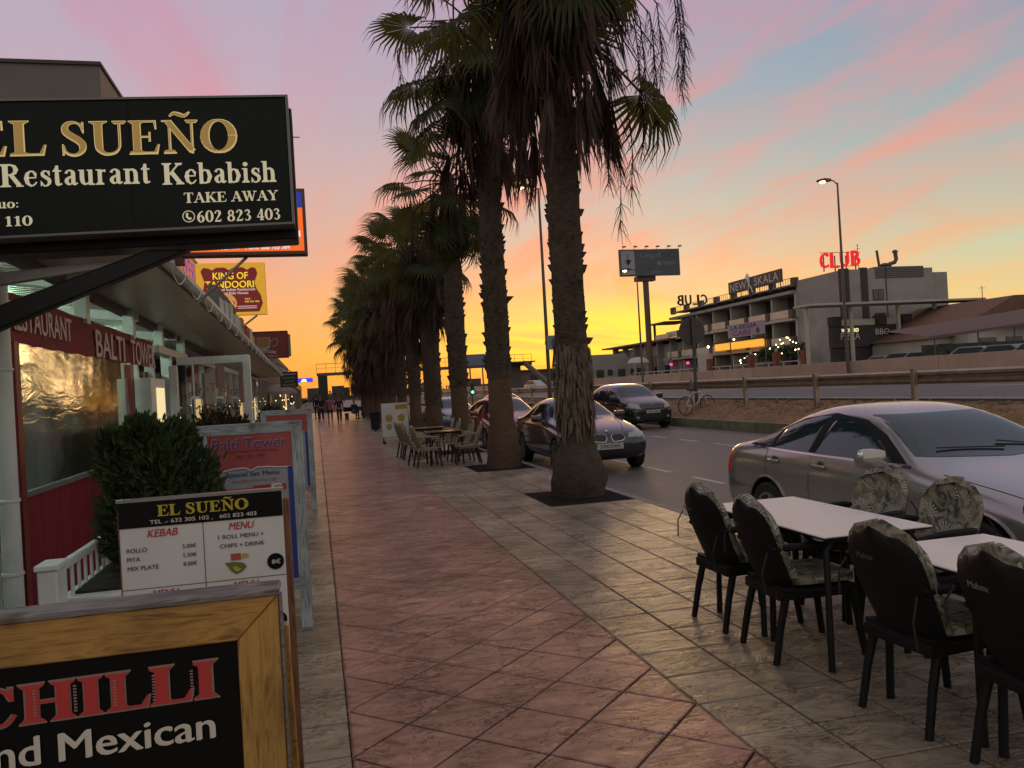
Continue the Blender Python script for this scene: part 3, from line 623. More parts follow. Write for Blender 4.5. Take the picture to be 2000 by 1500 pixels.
# no-entry sign seen from behind, with a bicycle leaning on its post
t = thing('round_road_sign', 'round road sign seen from behind on a post stood on the verge beside the bicycle', 'road sign', (13.45,27.7,.25))
gsg = mat('sign back grey', (.075,.065,.058), .6, .3)
MB().lathe([(.02,0),(.50,0),(.515,.012),(.50,.028),(.02,.03)], 36, (0,0,3.0), axis='y').build('disc', gsg, t, smooth=True)
MB().box(-.045,.045,-.10,-.02,-.3,3.6).build('post', gsg, t, bevel=.01)
MB().box(-.30,.30,-.02,-.001,2.78,2.82).build('clamp', gsg, t); MB().box(-.30,.30,-.02,-.001,3.18,3.22).build('clamp', gsg, t)
def bicycle(loc, rz):
    t = thing('bicycle', 'white bicycle leaning against the sign post on the verge', 'bicycle', loc, rz)
    rub = mat('tyre rubber', (.012,.012,.012), .8); wf = mat('white enamel', (.55,.53,.52), .3); chrome = mat('spoke metal', (.4,.38,.36), .3, .9)
    for nm, x in (('wheel', -.50), ('wheel', .50)):
        ring = [(x+.33*math.cos(R(a)), 0, .34+.33*math.sin(R(a))) for a in range(0, 361, 15)]
        w = MB().tube(ring, .018, 6).build(nm, rub, t, smooth=True)
        m = MB()
        for a in range(0, 360, 24): m.tube([(x,0,.34),(x+.32*math.cos(R(a)),0,.34+.32*math.sin(R(a)))], .003, 3)
        m.lathe([(.03,-.03),(.03,.03)], 8, (x,0,.34), axis='y'); m.build('spokes', chrome, w)
    B, S_, H, Rw, Fw = (-.06,0,.30), (-.2,0,.80), (.36,0,.82), (-.5,0,.34), (.5,0,.34)
    m = MB()
    for a, b in ((B,S_),(S_,H),(B,H),(Rw,B),(Rw,S_),((.34,0,.92),H),(H,Fw)): m.tube([a,b], .017, 8)
    m.build('frame', wf, t, smooth=True)
    MB().tube([(.40,0,.98),(.34,0,.94),(.34,0,.84)], .013, 6).build('stem', chrome, t)
    MB().tube([(.50,-.22,.90),(.52,-.22,.97),(.40,-.2,.98),(.40,.2,.98),(.52,.22,.97),(.50,.22,.90)], .014, 6).build('handlebar', rub, t, smooth=True)
    m = MB(); m.prism([(-.36,-.07),(-.30,-.08),(-.06,-.02),(-.06,.02),(-.30,.08),(-.36,.07)], .88, .93); m.build('saddle', rub, t, bevel=.015); MB().tube([(-.2,0,.78),(-.22,0,.9)], .013, 6).build('seat_post', chrome, t)
    m = MB(); m.lathe([(.09,-.02),(.09,.0)], 14, (-.06,-.03,.30), axis='y'); m.tube([(-.06,-.05,.30),(.05,-.06,.18)], .01, 5); m.box(.0,.1,-.12,-.05,.16,.18); m.build('crank', chrome, t)
bicycle((13.32,27.4,.22), R(14))

# ================================================================== FAR BUILDINGS
render = mat('grey render', (0.29,0.275,0.265), .85, var=.15, vscale=.5, coords='World')
render_l = mat('pale render', (0.42,0.39,0.36), .85, var=.12, vscale=.6, coords='World')
render_d = mat('dark render', (0.045,0.04,0.042), .8, var=.2, vscale=.8)
winm = mat('far window', (0.045,0.055,0.07), .15, spec=.6)
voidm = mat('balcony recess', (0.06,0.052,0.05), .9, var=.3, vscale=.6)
glassb = mat('balcony glass', (0.48,0.47,0.43), .25, var=.15, vscale=.8)
brickm = mat('red brick', (0.20,0.07,0.045), .85, var=.3, vscale=3)
redlet = emat('red neon letters', (0.80,0.005,0.012), .95)
darklet = mat('unlit letters', (0.05,0.014,0.012), .6)
warm = emat('warm bulb', (1.0,.72,.38), 9); warm2 = emat('yellow lit awning', (1.0,.42,.04), .95)
whl = mat('white letters', (.62,.62,.6), .5)
t = thing('club_building', 'long building with rows of balconies and a tall grey end block beyond the highway', 'building', (52,73,1.1))
MB().box(2.2,13,.4,39,0,9.9).build('main_wall', render, t)
MB().box(.2,10.9,0,8.2,0,10.35).build('end_block', render, t, bevel=.05)
MB().box(4.0,9.8,-.03,6,9.35,10.55).build('rooftop_screen', mat('louvre grey', (.17,.165,.17), .7, bump=1, bscale=3), t, bevel=.03)
for i in range(6): MB().box(4.02,9.78,-.06,-.032,9.42+i*.18,9.48+i*.18).build('slat', render_d, t)
for x0, x1, z1 in ((-.05,.9,10.45),(2.3,3.05,10.5)): MB().box(x0,x1,-.12,.3,4.2,z1).build('dark_pilaster', render_d, t, bevel=.02)
MB().box(5.2,5.28,-.06,.0,5.2,10.6).build('downpipe', render_d, t)
for x0, x1, z0, z1 in ((3.6,4.9,7.15,8.25),(3.7,4.95,5.05,5.85)):
    f = MB().box(x0,x1,-.05,-.002,z0,z1).build('window', render_d, t); MB().box(x0+.08,x1-.08,-.07,-.052,z0+.08,z1-.08).build('pane', winm, f)
    MB().box((x0+x1)/2-.03,(x0+x1)/2+.03,-.085,-.07,z0+.08,z1-.08).build('mullion', render_d, f)
m = MB(); m.tube([(5.0,.5,10.3),(4.75,.5,12.3)], .13, 8); m.build('chimney_pipe', rust, t, smooth=True)
m = MB(); m.tube([(5.9,.6,10.7),(6.3,.6,10.9),(6.9,.6,11.05),(7.1,.6,11.4),(7.0,.6,12.1)], .2, 10); m.lathe([(.30,12.05),(.26,12.25),(.1,12.35)], 10, (7.0,.6,0)); m.lathe([(.55,10.4),(.7,10.8),(.2,11.0)], 10, (5.7,.6,0)); m.build('extractor_duct', steel, t, smooth=True)
MB().tube([(2.9,1,10.3),(2.9,1,13.1)], .03, 4).tube([(2.6,1,12.6),(3.2,1,12.6)], .02, 4).tube([(2.6,1,12.2),(3.2,1,12.2)], .02, 4).tube([(2.7,1,12.9),(3.1,1,12.9)], .02, 4).build('aerial', steel, t)
# canopy and ground floor of the end block
m = MB(); m.box(-7.2,12.2,-5.4,-2.6,6.35,6.55); m.build('canopy', render_l, t, bevel=.03)
for x in (-6.8,-2.0,3.2,7.4,11.2):
    MB().box(x-.13,x+.13,-4.2,-3.9,0,6.35).build('canopy_post', rust if x > 10 else render_l, t)
MB().box(-3.4,7.4,-3.1,-2.4,2.4,4.5).build('dark_frontage', render_d, t, bevel=.03)
MB().box(7.0,8.4,-3.2,-2.3,0,5.1).build('dark_frontage', render_d, t, bevel=.03); MB().box(-3.4,7.4,-2.9,-2.5,0,2.4).build('dark_frontage', render_d, t)
for x in (-3.0,2.0,4.9,7.6): MB().box(x-.5,x+.5,-3.3,-2.5,4.5,5.4).build('dark_pilaster', render_d, t)
for a, b in ((-2.4,1.4),(2.6,4.3),(5.5,7.0)): MB().box(a,b,-3.0,-2.6,4.5,5.1).build('balcony_panel', glassb, t)
MB().box(8.4,12.0,-3.0,-2.8,1.8,4.3).build('pale_blind', render_l, t); MB().box(8.5,11.4,-3.1,-3.0,4.4,5.3).build('roller_shutter', glassb, t)
MB().box(4.8,6.4,-3.14,-3.1,2.1,3.2).build('menu_screen', render_l, t)
place(sans('PIZZA', 2.1, .68), 'lettering', whl, t, (-1.5,-3.13,3.5)); place(sans('BBQ', 1.55, .66), 'lettering', whl, t, (2.1,-3.13,3.75))
place(sans('WOOD FIRED', 1.9, .34, bold=.03), 'lettering', emat('lit yellow lettering', (1,.85,.35), 1.3), t, (-1.5,-3.13,4.05))
# balconied front
for fl, (z0, z1) in enumerate(((3.0,3.35),(6.0,6.35),(8.95,9.3))):
    MB().box(-.5,2.2,8.2,43.5 if fl < 2 else 40.5,z0,z1).build('floor_slab', render_l if fl == 1 else render, t, bevel=.02)
MB().box(-.1,2.2,8.2,40,9.9,10.05).build('roof_slab', render, t)
bm_ = MB().box(-.06,.06,-2.0,2.0,0,.85).mesh('balcony_front', glassb, bevel=.02)
pm_ = MB().box(-1.3,1.0,-.14,.14,0,2.62).mesh('partition_wall', render_l, bevel=.02)
wm_ = MB().box(-.05,.02,-1.3,1.3,0,2.1).mesh('window', render_d); pn_ = MB().box(-.03,0,-.58,.58,.08,2.0).mesh('pane', winm)
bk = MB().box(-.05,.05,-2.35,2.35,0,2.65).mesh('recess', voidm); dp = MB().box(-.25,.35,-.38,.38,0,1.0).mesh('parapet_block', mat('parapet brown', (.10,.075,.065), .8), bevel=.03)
for fl, z in enumerate((.2,3.35,6.35)):
    for i in range(7):
        yc = 10.6+4.85*i
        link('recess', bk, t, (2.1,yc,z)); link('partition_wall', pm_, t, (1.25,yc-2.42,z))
        if fl: link('balcony_front', bm_, t, (-.35,yc+.3,z+.05)); link('parapet_block', dp, t, (-.3,yc-2.1,z-.1))
        if fl or i > 2:
            w = link('window', wm_, t, (2.03,yc+.2,z+.1)); link('pane', pn_, w, (-.04,-.6,.05)); link('pane', pn_, w, (-.04,.6,.05))
for i in range(8): link('parapet_block', dp, t, (.1,8.4+4.55*i,9.75))
m = MB()
for i in range(65): m.box(.0,.04,8.4+i*.5,8.44+i*.5,9.95,10.75)
m.box(.0,.06,8.4,40.5,10.72,10.78); m.build('roof_railing', render_l, t)
MB().box(-1.5,3,40,46,8.6,8.8).build('roof_canopy', rust, t); MB().box(-1.0,-.7,45,45.3,6,8.6).build('canopy_post', rust, t); MB().box(-.9,-.8,40,45,6.2,7.0).build('balcony_front', glassb, t)
MB().box(.5,12,39,66,0,5.6).build('low_wing', render, t); MB().box(-1.6,13,38.5,67.5,6.0,6.25).build('wing_roof', rust, t)
for i in range(6):
    MB().box(-.5,.5,40.5+4.8*i,40.9+4.8*i,0,6).build('wing_pier', render, t)
    if i < 5: MB().box(.42,.5,41.2+4.8*i,45.0+4.8*i,.2,2.4).build('shop_opening', mat('dark green opening',(.012,.03,.02),.7), t)
    if i > 3: MB().box(-.6,-.5,41+4.8*i,45.2+4.8*i,3.4,4.3).build('balcony_front', glassb, t)
# lights of the bar below the balconies
for i in range(6): MB().box(-1.2,-.7,13.9+i*1.92,15.7+i*1.92,3.55,4.4).build('lit_awning', warm2, t, bevel=.08)
MB().box(-1.3,-.2,13.6,25.7,4.45,4.6).build('awning_roof', render_d, t)
def bulb(x, y, z, c=warm, r=.10): return MB().lathe([(.01,-r),(r*.8,-r*.5),(r,0),(r*.8,r*.5),(.01,r)], 8, (0,0,0)).build('bulb', c, t, (x,y,z), smooth=True)
rr = random.Random(8)
for i in range(16): bulb(-2.2, 4.5+rr.random()*9, 2.2+rr.random()*1.9, r=.07)
for i in range(7): bulb(-1.8, 15+rr.random()*3, 1.4+rr.random()*1.2, r=.07)
bulb(-1.5,26.5,4.2,r=.16); bulb(-1.5,19.6,4.7,r=.12)
pinkl = emat('pink lamp', (1.0,.03,.16), 3.5)
for y in (39.2,33.6,28.1,16.5): MB().box(-1.2,-1.1,y-.3,y+.3,2.2,2.5).build('pink_light', pinkl, t)
MB().box(-2.4,-1.8,24.8,28,0,3.3).build('white_screen', render_l, t)
tf = mat('creeper leaves', (.03,.06,.018), .8)
m = MB(); rr = random.Random(2)
for _ in range(900):
    p = Vector((-1.6-rr.random()*.8, 4+rr.random()*9, 1.8+rr.random()*1.4)); a = [Vector((rr.uniform(-.25,.25) for _ in range(3))) for _ in range(3)]
    m.add([p+q for q in a], [(0,1,2)])
o = m.build('creeper', tf, t); o['kind'] = 'stuff'
wr = mat('white rail paint', (.42,.41,.42), .5)
for i in range(16):
    y0 = -2+i*2.7; m = MB()
    m.box(-6.5,-6.42,y0,y0+2.6,1.35,1.45); m.box(-6.5,-6.42,y0,y0+2.6,.1,.2)
    m.box(-6.52,-6.4,y0,y0+.12,0,1.45); m.build('terrace_rail', wr, t)
for y in (6.5,1.5,-3.5,16): MB().box(-6.9,-6.3,y,y+.6,0,2.4).build('brick_pier', brickm, t)
for y in (6.8,1.8): MB().lathe([(.08,0),(.16,.12),(.16,.25),(.03,.38)], 8, (-6.6,y,2.4)).build('globe_lamp', render_l, t)
# things on the roof
t = thing('rooftop_letters', 'red lit capital letters spelling CLUB on the roof of the tall end block', 'sign', (52.7,74,11.45), 0, 'CLUB rooftop signs')
for k, (ch, x, z) in enumerate((('C',-1.75,1.1),('L',-.55,1.1),('U',.6,1.2),('B',1.9,1.3))):
    place(sans(ch, 1.0, 1.55, bold=.06, extrude=.1), 'letter', redlet, t, (x,0,z))
m = MB()
for x in (-1.7,-.4,.9,2.0): m.box(x-.04,x+.04,.15,.25,0,1.6)
m.box(-2.1,2.3,.15,.2,.5,.55); m.box(-2.1,2.3,.15,.2,1.9,1.95); m.build('support_frame', steel, t)
t = thing('rooftop_letters', 'dark unlit CLUB letters seen from behind on the far end of the roof', 'sign', (52.3,107,11.2), 0, 'CLUB rooftop signs')
for k, (ch, x) in enumerate((('C',1.8),('L',.55),('U',-.65),('B',-1.85))):
    place(sans(ch, .95, 1.45, bold=.05, extrude=.1), 'letter', darklet, t, (x,0,1.1), face='+y')
m = MB()
for x in (-.9,.9): m.box(x-.05,x+.05,-.1,0,-.2,1.0)
m.build('support_frame', steel, t)
t = thing('rooftop_sign_board', 'dark board with white NEW SKALA lettering standing on the roof edge', 'sign', (51.6,89,11.6))
MB().box(-.1,.1,-6.1,6.1,.0,1.5).build('board', mat('board slate', (.06,.06,.062), .5), t, bevel=.03)
place(sans('NEW', 4.0, .95, space=1.1), 'lettering', whl, t, (-.13,3.6,.72), face='-x'); place(sans('SKALA', 5.2, .95, space=1.1), 'lettering', whl, t, (-.13,-2.9,.78), face='-x')
m = MB()
for y in (-5.5,-3.2,-1,1.2,3.4,5.5): m.box(.1,.18,y-.05,y+.05,-.9,1.4)
m.build('support_frame', steel, t)
m = MB(); m.tube([(-.2,1.1,-.2),(-.2,.8,.6),(-.2,.9,1.1),(-.2,1.15,1.6),(-.2,1.1,2.0)], [.05,.12,.2,.26,.05], 8); m.tube([(-.2,.85,.7),(-.2,.3,.1),(-.2,.1,-.4)], .08, 6); m.build('dancer_emblem', whl, t, smooth=True)
t = thing('cab_company_banner', 'pale lilac banner with blue LA REGIA CABS lettering in front of the balconies', 'sign', (40,71,5.0))
MB().box(-.05,.05,-3.4,3.4,.1,1.35).build('panel', mat('lilac print', (.30,.26,.34), .6), t)
bl = mat('violet print', (.06,.045,.22), .6)
place(sans('LA REGIA', 4.9, .42, bold=.02), 'lettering', bl, t, (-.072,.3,1.05), face='-x')
place(sans('CABS', 3.4, .45, bold=.03), 'lettering', mat('magenta print', (.22,.04,.2), .6), t, (-.072,.7,.48), face='-x')
MB().lathe([(.28,-.01),(.28,.01)], 14, (-.07,-2.3,.5), axis='x').build('emblem', mat('dark blue print', (.02,.03,.08), .5), t)
m = MB(); m.box(.05,.12,-3.3,-3.2,-3.9,1.3); m.box(.05,.12,3.2,3.3,-3.9,1.3); m.build('posts', steel, t)
# parked cars behind the wall: roofs only show
def small_car(x, y, c, label, rz=0.0, z=1.1):
    t = thing('parked_car', label, 'car', (x,y,z), rz, 'cars parked beyond the highway wall')
    pts = [(0,.3),(0,.75),(.25,.82),(.95,.95),(1.6,1.4),(3.0,1.42),(3.7,.98),(4.2,.92),(4.25,.3)]
    MB().prism([(a-2.1, b) for a, b in pts], -.85, .85, plane='yz').build('body', c, t, bevel=.06, smooth=True)
    m = MB(); m.prism([(a-2.1,b) for a, b in ((1.08,.97),(1.62,1.34),(2.95,1.36),(3.5,.98))], -.87, .87, plane='yz'); m.build('windows', winm, t)
    for yy in (-1.3,1.25):
        for s in (-1,1): MB().lathe([(.31,-.1),(.31,.1)], 14, (s*.78,yy,.31), axis='x').build('wheel', mat('tyre rubber', (.012,)*3, .8), t)
silv = mat('far car paint silver', (.13,.15,.18), .3, .3)
for i, (x, y) in enumerate(((40,38),(41,41.5),(42,45),(43,48.5),(44,52),(45,55.5),(46,59))):
    small_car(x, y, silv if i % 2 else mat('far car paint pale', (.22,.24,.28), .35), ['nearest','second','third','fourth','fifth','sixth','farthest'][i]+' of the parked cars whose roofs show over the highway wall', R(8+7*(i % 3)), .98+.05*(i % 3))
small_car(26.0, 96, mat('far car paint white', (.4,.42,.46), .3), 'small white car on the highway near the footbridge landing', R(10), .75)
# low buildings left of it, and far houses on the right
t = thing('low_building', 'low pale building with dark doorways left of the club building', 'building', (44,120,1.1))
MB().box(-4,12,0,8,0,4.0).build('wall', render, t); MB().box(-3,3.4,1,6,4.0,4.6).build('roof_structure', render, t)
for x in (-2,1.5,4.6,7.5): MB().box(x,x+1.2,-.06,0,0,2.2).build('door', render_d, t)
for x in (-.2,3.3,6.3): MB().box(x,x+.8,-.06,0,1.3,2.2).build('window', winm, t)
t = thing('low_building', 'flat dark shed row behind the far end of the highway wall', 'building', (31,118,1.1))
MB().box(-4,7,0,8,0,2.6).build('wall', mat('shed brown', (.12,.09,.075), .8), t); MB().box(-4.3,7.3,-.4,8,2.6,2.8).build('roof', rust, t)
for x in (-3,0,3): MB().box(x,x+1.4,-.06,0,0,2.0).build('door', render_d, t)
t = thing('awning_tent', 'small white dome canopy over a doorway near the low pale building', 'canopy', (37.5,92,1.1))
MB().lathe([(1.3,2.4),(1.15,2.75),(.8,3.0),(.05,3.12)], 16, (0,0,0)).build('dome', render_l, t, smooth=True)
for a in (45,135,225,315): MB().tube([(1.15*math.cos(R(a)),1.15*math.sin(R(a)),0),(1.15*math.cos(R(a)),1.15*math.sin(R(a)),2.42)], .05, 6).build('leg', render_l, t)
tile_r = mat('clay roof tile', (.17,.085,.055), .85, var=.25, vscale=4, bump=1, bscale=14, bdist=.05)
t = thing('tiled_house', 'house with a broad clay tile roof at the right edge beyond the wall', 'house', (60,60,1.1))
MB().prism([(-5.5,3.6),(0,6.0),(7,6.0),(12,3.6)], 0, 12, plane='xz').build('roof', tile_r, t, bevel=.03); MB().box(-4.6,11,.6,11.5,0,3.7).build('wall', render_l, t)
MB().box(-1.6,4.4,-.9,-.5,3.4,4.6).build('fascia_board', brickm, t); MB().box(-.4,3.4,-1.0,-.92,3.55,4.45).build('sign_panel', mat('pale blue print', (.25,.3,.42), .6), t)
for x in (-3.4,-.6,2.2,5): MB().box(x,x+1.7,.5,.6,.2,2.4).build('window', winm, t)
MB().tube([(-1.5,2,5.6),(-1.5,2,7.1)], .03, 4).tube([(-1.9,2,6.9),(-1.1,2,6.9)], .02, 4).build('aerial', steel, t)
t = thing('tiled_house', 'farther house with a low clay tile roof between the end block and the big roof', 'house', (57,62,1.1))
MB().prism([(-4.5,2.6),(-1,3.9),(2,3.9),(4.5,2.9)], 0, 9, plane='xz').build('roof', tile_r, t, bevel=.03); MB().box(-4,4,.5,8.5,0,2.7).build('wall', render_l, t)
for x in (-3,0): MB().box(x,x+1.5,.4,.5,.6,2.1).build('window', winm, t)
t = thing('flat_house', 'dark flat-roofed house just right of the tall end block', 'house', (66,78,1.1))
MB().box(-3,4.5,0,9,0,5.6).build('wall', mat('house brown', (.14,.09,.06), .85), t); MB().box(-3.3,4.8,-.4,9,5.6,5.85).build('roof', rust, t)
t = thing('shade_awning', 'long faded pink awning stretched over a terrace at the right edge', 'awning', (47,47,1.1))
m = MB(); m.add([(-7,0,2.25),(6,0,3.3),(6,4.5,4.2),(-7,4.5,2.9)], [(0,1,2,3)]); m.add([(-7,0,2.05),(6,0,3.1),(6,0,3.3),(-7,0,2.25)], [(0,1,2,3)]); m.build('fabric', mat('faded canvas', (.14,.085,.075), .9), t)
for x in (-6.5,-3,0,3): MB().tube([(x,.2,0),(x,.2,2.3+(x+7)*.08)], .05, 6).build('pole', steel, t)
m = MB(); m.box(-6.8,6,1.0,1.1,0,1.7); m.build('screen', mat('terrace screen', (.055,.06,.045), .8, var=.5, vscale=2), t)
# distant skyline
rr = random.Random(11)
m = MB()
for i in range(60):
    x = -60+i*5+rr.random()*2; y = 330+rr.random()*60; h = 2.5+rr.random()*3.5; m.box(x,x+3+rr.random()*5,y,y+8,0,h)
o = m.build('far_town', mat('far town', (.07,.055,.06), .9)); o['kind'] = 'stuff'
m = MB()
for i in range(2600):
    x = -40+rr.random()*150; y = 130+rr.random()*150; zc = .5+rr.random()*2.2*(0.6+.4*math.sin(x*.35)); p = Vector((x,y,zc)); s = .6
    if 4 < x < 30 and y < 200: continue
    a = [Vector((rr.uniform(-s,s), rr.uniform(-s,s), rr.uniform(-s,s))) for _ in range(3)]
    m.add([p+q for q in a], [(0,1,2)])
o = m.build('far_trees', mat('far foliage', (.035,.04,.022), .9)); o['kind'] = 'stuff'
m = MB(); m.box(-140,140,0,1,0,1.0); o = m.build('far_bank', mat('far bank', (.06,.05,.045), .9), loc=(60,320,0)); o['kind'] = 'structure'

# ================================================================== PALMS
barkm = mat('palm bark', (0.042,0.03,0.023), .95, c2=(0.11,0.075,0.052), vscale=9, stretch=(1,1,3), bump=1, bscale=30, bdist=.03, coords='World')
barks = mat('smooth palm bark', (0.10,0.058,0.036), .9, var=.3, vscale=5, stretch=(1,1,6), bump=.8, bscale=24, bdist=.012, coords='World')
def leafmat(name, c, c2, tr):
    m = mat(name, c, .6, c2=c2, vscale=3, rnd=.35, spec=.3)
    t = m.node_tree; b = t.nodes['Principled BSDF']; out = t.nodes['Material Output']
    tl = N(t, 'ShaderNodeBsdfTranslucent'); tl.inputs[0].default_value = (*tr, 1)
    ms = N(t, 'ShaderNodeMixShader'); ms.inputs[0].default_value = .35
    L(t, b.outputs[0], ms.inputs[1]); L(t, tl.outputs[0], ms.inputs[2]); L(t, ms.outputs[0], out.inputs[0]); return m
frondm = leafmat('palm frond green', (.024,.036,.012), (.065,.08,.024), (.16,.15,.03))
deadm = leafmat('palm frond dead', (.035,.021,.015), (.095,.056,.036), (.10,.05,.025))
stalkm = mat('fruit stalk', (.045,.028,.02), .9)
def green_frond(seed, n=30, span=250, rad=.98, pet=1.15, droop=.5, tipdroop=.6):
    rr = random.Random(seed); m = MB(); 
    m.tube([(0,0,0),(pet*.5,0,.05),(pet,0,0)], [.026,.018,.013], 5, 1)
    def bend(p):
        x, y, z = p; d = math.hypot(x-pet, y) if x > pet*.6 else abs(y)
        return (x - .12*d*d, y, z - droop*.35*d*d)
    for i in range(n):
        a0 = R(-span/2 + span*i/n); a1 = R(-span/2 + span*(i+1)/n); am = (a0+a1)/2
        L_ = rad*(.80+.2*math.cos(am*.8))*rr.uniform(.9,1.06); fold = .018*(1 if i % 2 else -1)
        r1 = L_*.50
        pts = [(pet,0,0)]
        P = lambda r, a, z=0: (pet+r*math.cos(a), r*math.sin(a), z)
        mid = L_*.78; tip = L_*1.0; hang = tipdroop*rr.uniform(.35,1.0); w = .016; tw = rr.uniform(-.03,.03)
        b1 = bend(P(r1, a0+(.0 if i else 0))); b2 = bend(P(r1, a1)); bm2 = bend(P(r1*.98, am, fold+.012))
        nx, ny = -math.sin(am), math.cos(am)
        q = bend(P(mid, am+tw)); q1 = (q[0]-nx*w, q[1]-ny*w, q[2]-.08*hang); q2 = (q[0]+nx*w, q[1]+ny*w, q[2]-.08*hang)
        e = bend(P(tip*.93, am+tw*2)); e = (e[0], e[1], e[2]-.42*hang)
        c0 = bend(P(.02, am))
        m.add([c0, b1, bm2, b2, q1, q2, e], [(0,1,2),(0,2,3),(1,4,2),(2,4,5),(2,5,3),(4,6,5)])
    return m.mesh('frond', [frondm, stalkm])
def dead_frond(seed, n=22, ln=1.05, pet=.75, spread=.22):
    """a dry fan folded shut, hanging straight down (-Z)"""
    rr = random.Random(seed); m = MB(); m.tube([(0,0,0),(.14,0,-.12),(.2,0,-pet)], [.022,.018,.012], 4, 1)
    for i in range(n):
        y0 = rr.uniform(-.05,.05); y1 = rr.uniform(-spread,spread); x0 = .2+rr.uniform(-.03,.03); x1 = .2+rr.uniform(-.16,.20); l = ln*rr.uniform(.55,1.1); w = rr.uniform(.012,.03)
        zt = -pet+rr.uniform(-.02,.05); k = rr.uniform(-.10,.10)
        m.add([(x0,y0,zt),((x0+x1)/2,(y0+y1)/2-w,zt-l*.5),((x0+x1)/2,(y0+y1)/2+w,zt-l*.5),(x1+k*.5,y1+k,zt-l)], [(0,1,2),(1,3,2)])
    return m.mesh('dead_frond', [deadm, stalkm])
GF = [green_frond(s, droop=d, tipdroop=td, span=sp_) for s, d, td, sp_ in ((1,.5,.7,250),(2,.8,1.0,235),(3,.35,.5,265),(4,1.1,1.1,220))]
DF = [dead_frond(s, spread=sp_) for s, sp_ in ((11,.14),(12,.22),(13,.30),(14,.18))]
stub_cache = {}
def stubs(z0, z1, r, seed, out=1.0, n_per_m=66):
    rr = random.Random(seed); m = MB(); k = 0
    n = int((z1-z0)*n_per_m)
    for i in range(n):
        if rr.random() < .15: continue
        z = z0+(z1-z0)*i/n; a = i*2.39996+rr.uniform(-.15,.15); rad = r(z); l = out*rr.uniform(.012,.06)*(1+1.0*max(0, rr.random()-.86)/.14); w = rr.uniform(.035,.06); h = rr.uniform(.10,.17)
        ca, sa = math.cos(a), math.sin(a)
        P = lambda rr_, t, zz: ((rr_)*ca - t*sa, (rr_)*sa + t*ca, zz)
        m.add([P(rad-.02,-w,z), P(rad-.02,w,z), P(rad+l,w*.35,z+h*.9), P(rad+l,-w*.35,z+h*.9), P(rad-.02,-w*.6,z+h), P(rad-.02,w*.6,z+h), P(rad+l*.55,0,z+h*.2)],
              [(0,1,6),(0,6,3),(6,1,2),(6,2,3),(3,2,5,4),(0,3,4),(1,5,2)])
    return m
def trunk_mb(prof, seed, n=20):
    rr = random.Random(seed); m = MB(); out = []
    zs = sorted(prof); 
    def rad(z):
        for (a, ra), (b, rb) in zip(zs, zs[1:]):
            if a <= z <= b:
                u = (z-a)/(b-a); u = u*u*(3-2*u); return ra+(rb-ra)*u
        return zs[-1][1]
    top = zs[-1][0]; k = int(top/.12); vs = []
    for i in range(k+1):
        z = top*i/k
        for j in range(n):
            a = 2*math.pi*j/n; rr_ = rad(z)*(1+.035*math.sin(3*a+z*2+seed)+(.05 if z < 1 else .0)*math.sin(5*a+z*11)+rr.uniform(-.035,.035)); vs.append((rr_*math.cos(a), rr_*math.sin(a), z))
    fs = [(i*n+j, i*n+(j+1)%n, (i+1)*n+(j+1)%n, (i+1)*n+j) for i in range(k) for j in range(n)]
    m.add(vs, fs); return m, rad
def palm(i, y, label, H, skirt, prof, rough0, ng, nd, gscale=1.0, skr=.42, loc_x=PALM_X, smooth_below=True, droopy=0.0, maxr=1.0):
    rr = random.Random(100+i)
    t = thing('palm_tree', label, 'palm tree', (loc_x, y, -.04), rr.uniform(0, 6.28) if i else 0.0, 'fan palms in a row along the kerb')
    prof = [(a, b) for a, b in prof if a < H-.5]+[(H-.3, .17)]
    mb, rad = trunk_mb(prof, i)
    mb.build('trunk', barks if smooth_below else barkm, t, smooth=True, angle=R(80))
    if rough0 < skirt:
        st = stubs(rough0, min(H-.2, skirt+1.2), rad, i, out=1.55 if i != 1 else 1.8); sh = MB(); 
        zz = [rough0+k*.25 for k in range(int((H-.3-rough0)/.25)+1)]
        vs = []; n = 18
        for q, z in enumerate(zz):
            for j in range(n):
                a = 2*math.pi*j/n; r_ = rad(z)+.012+rr.uniform(0,.025); vs.append((r_*math.cos(a), r_*math.sin(a), z))
        sh.add(vs, [(k*n+j, k*n+(j+1)%n, (k+1)*n+(j+1)%n, (k+1)*n+j) for k in range(len(zz)-1) for j in range(n)])
        b = sh.build('rough_bark', barkm, t); st.build('leaf_base', barkm, t)['kind'] = 'stuff'
    for k in range(nd):
        u = rr.random(); z = skirt+1.5+(H-skirt-1.3)*u**.8; a = rr.uniform(0, 6.283); sc = rr.uniform(.85,1.25)
        o = link('dead_frond', DF[k % 4], t, ((rad(min(z,H))+.02+rr.random()*skr*.9)*math.cos(a), (rad(min(z,H))+.02+rr.random()*skr*.9)*math.sin(a), z))
        o.rotation_euler = (rr.uniform(-.12,.12), rr.uniform(-.28,.12), a); o.scale = (sc,)*3
    for k in range(ng):
        u = (k+.5)/ng; pitch_ = R(72-150*u**.85)+rr.uniform(-.12,.12) - droopy*u; a = k*2.39996+rr.uniform(-.2,.2); z = H-.25-.5*u
        o = link('frond', GF[(k*7+i) % 4 if u < .6 else (1,3)[k % 2]], t, (.10*math.cos(a), .10*math.sin(a), z))
        sc = gscale*rr.uniform(.88,1.14)
        o.rotation_euler = (rr.uniform(-.35,.35), -pitch_, a); o.scale = (sc,)*3
    return t, rad
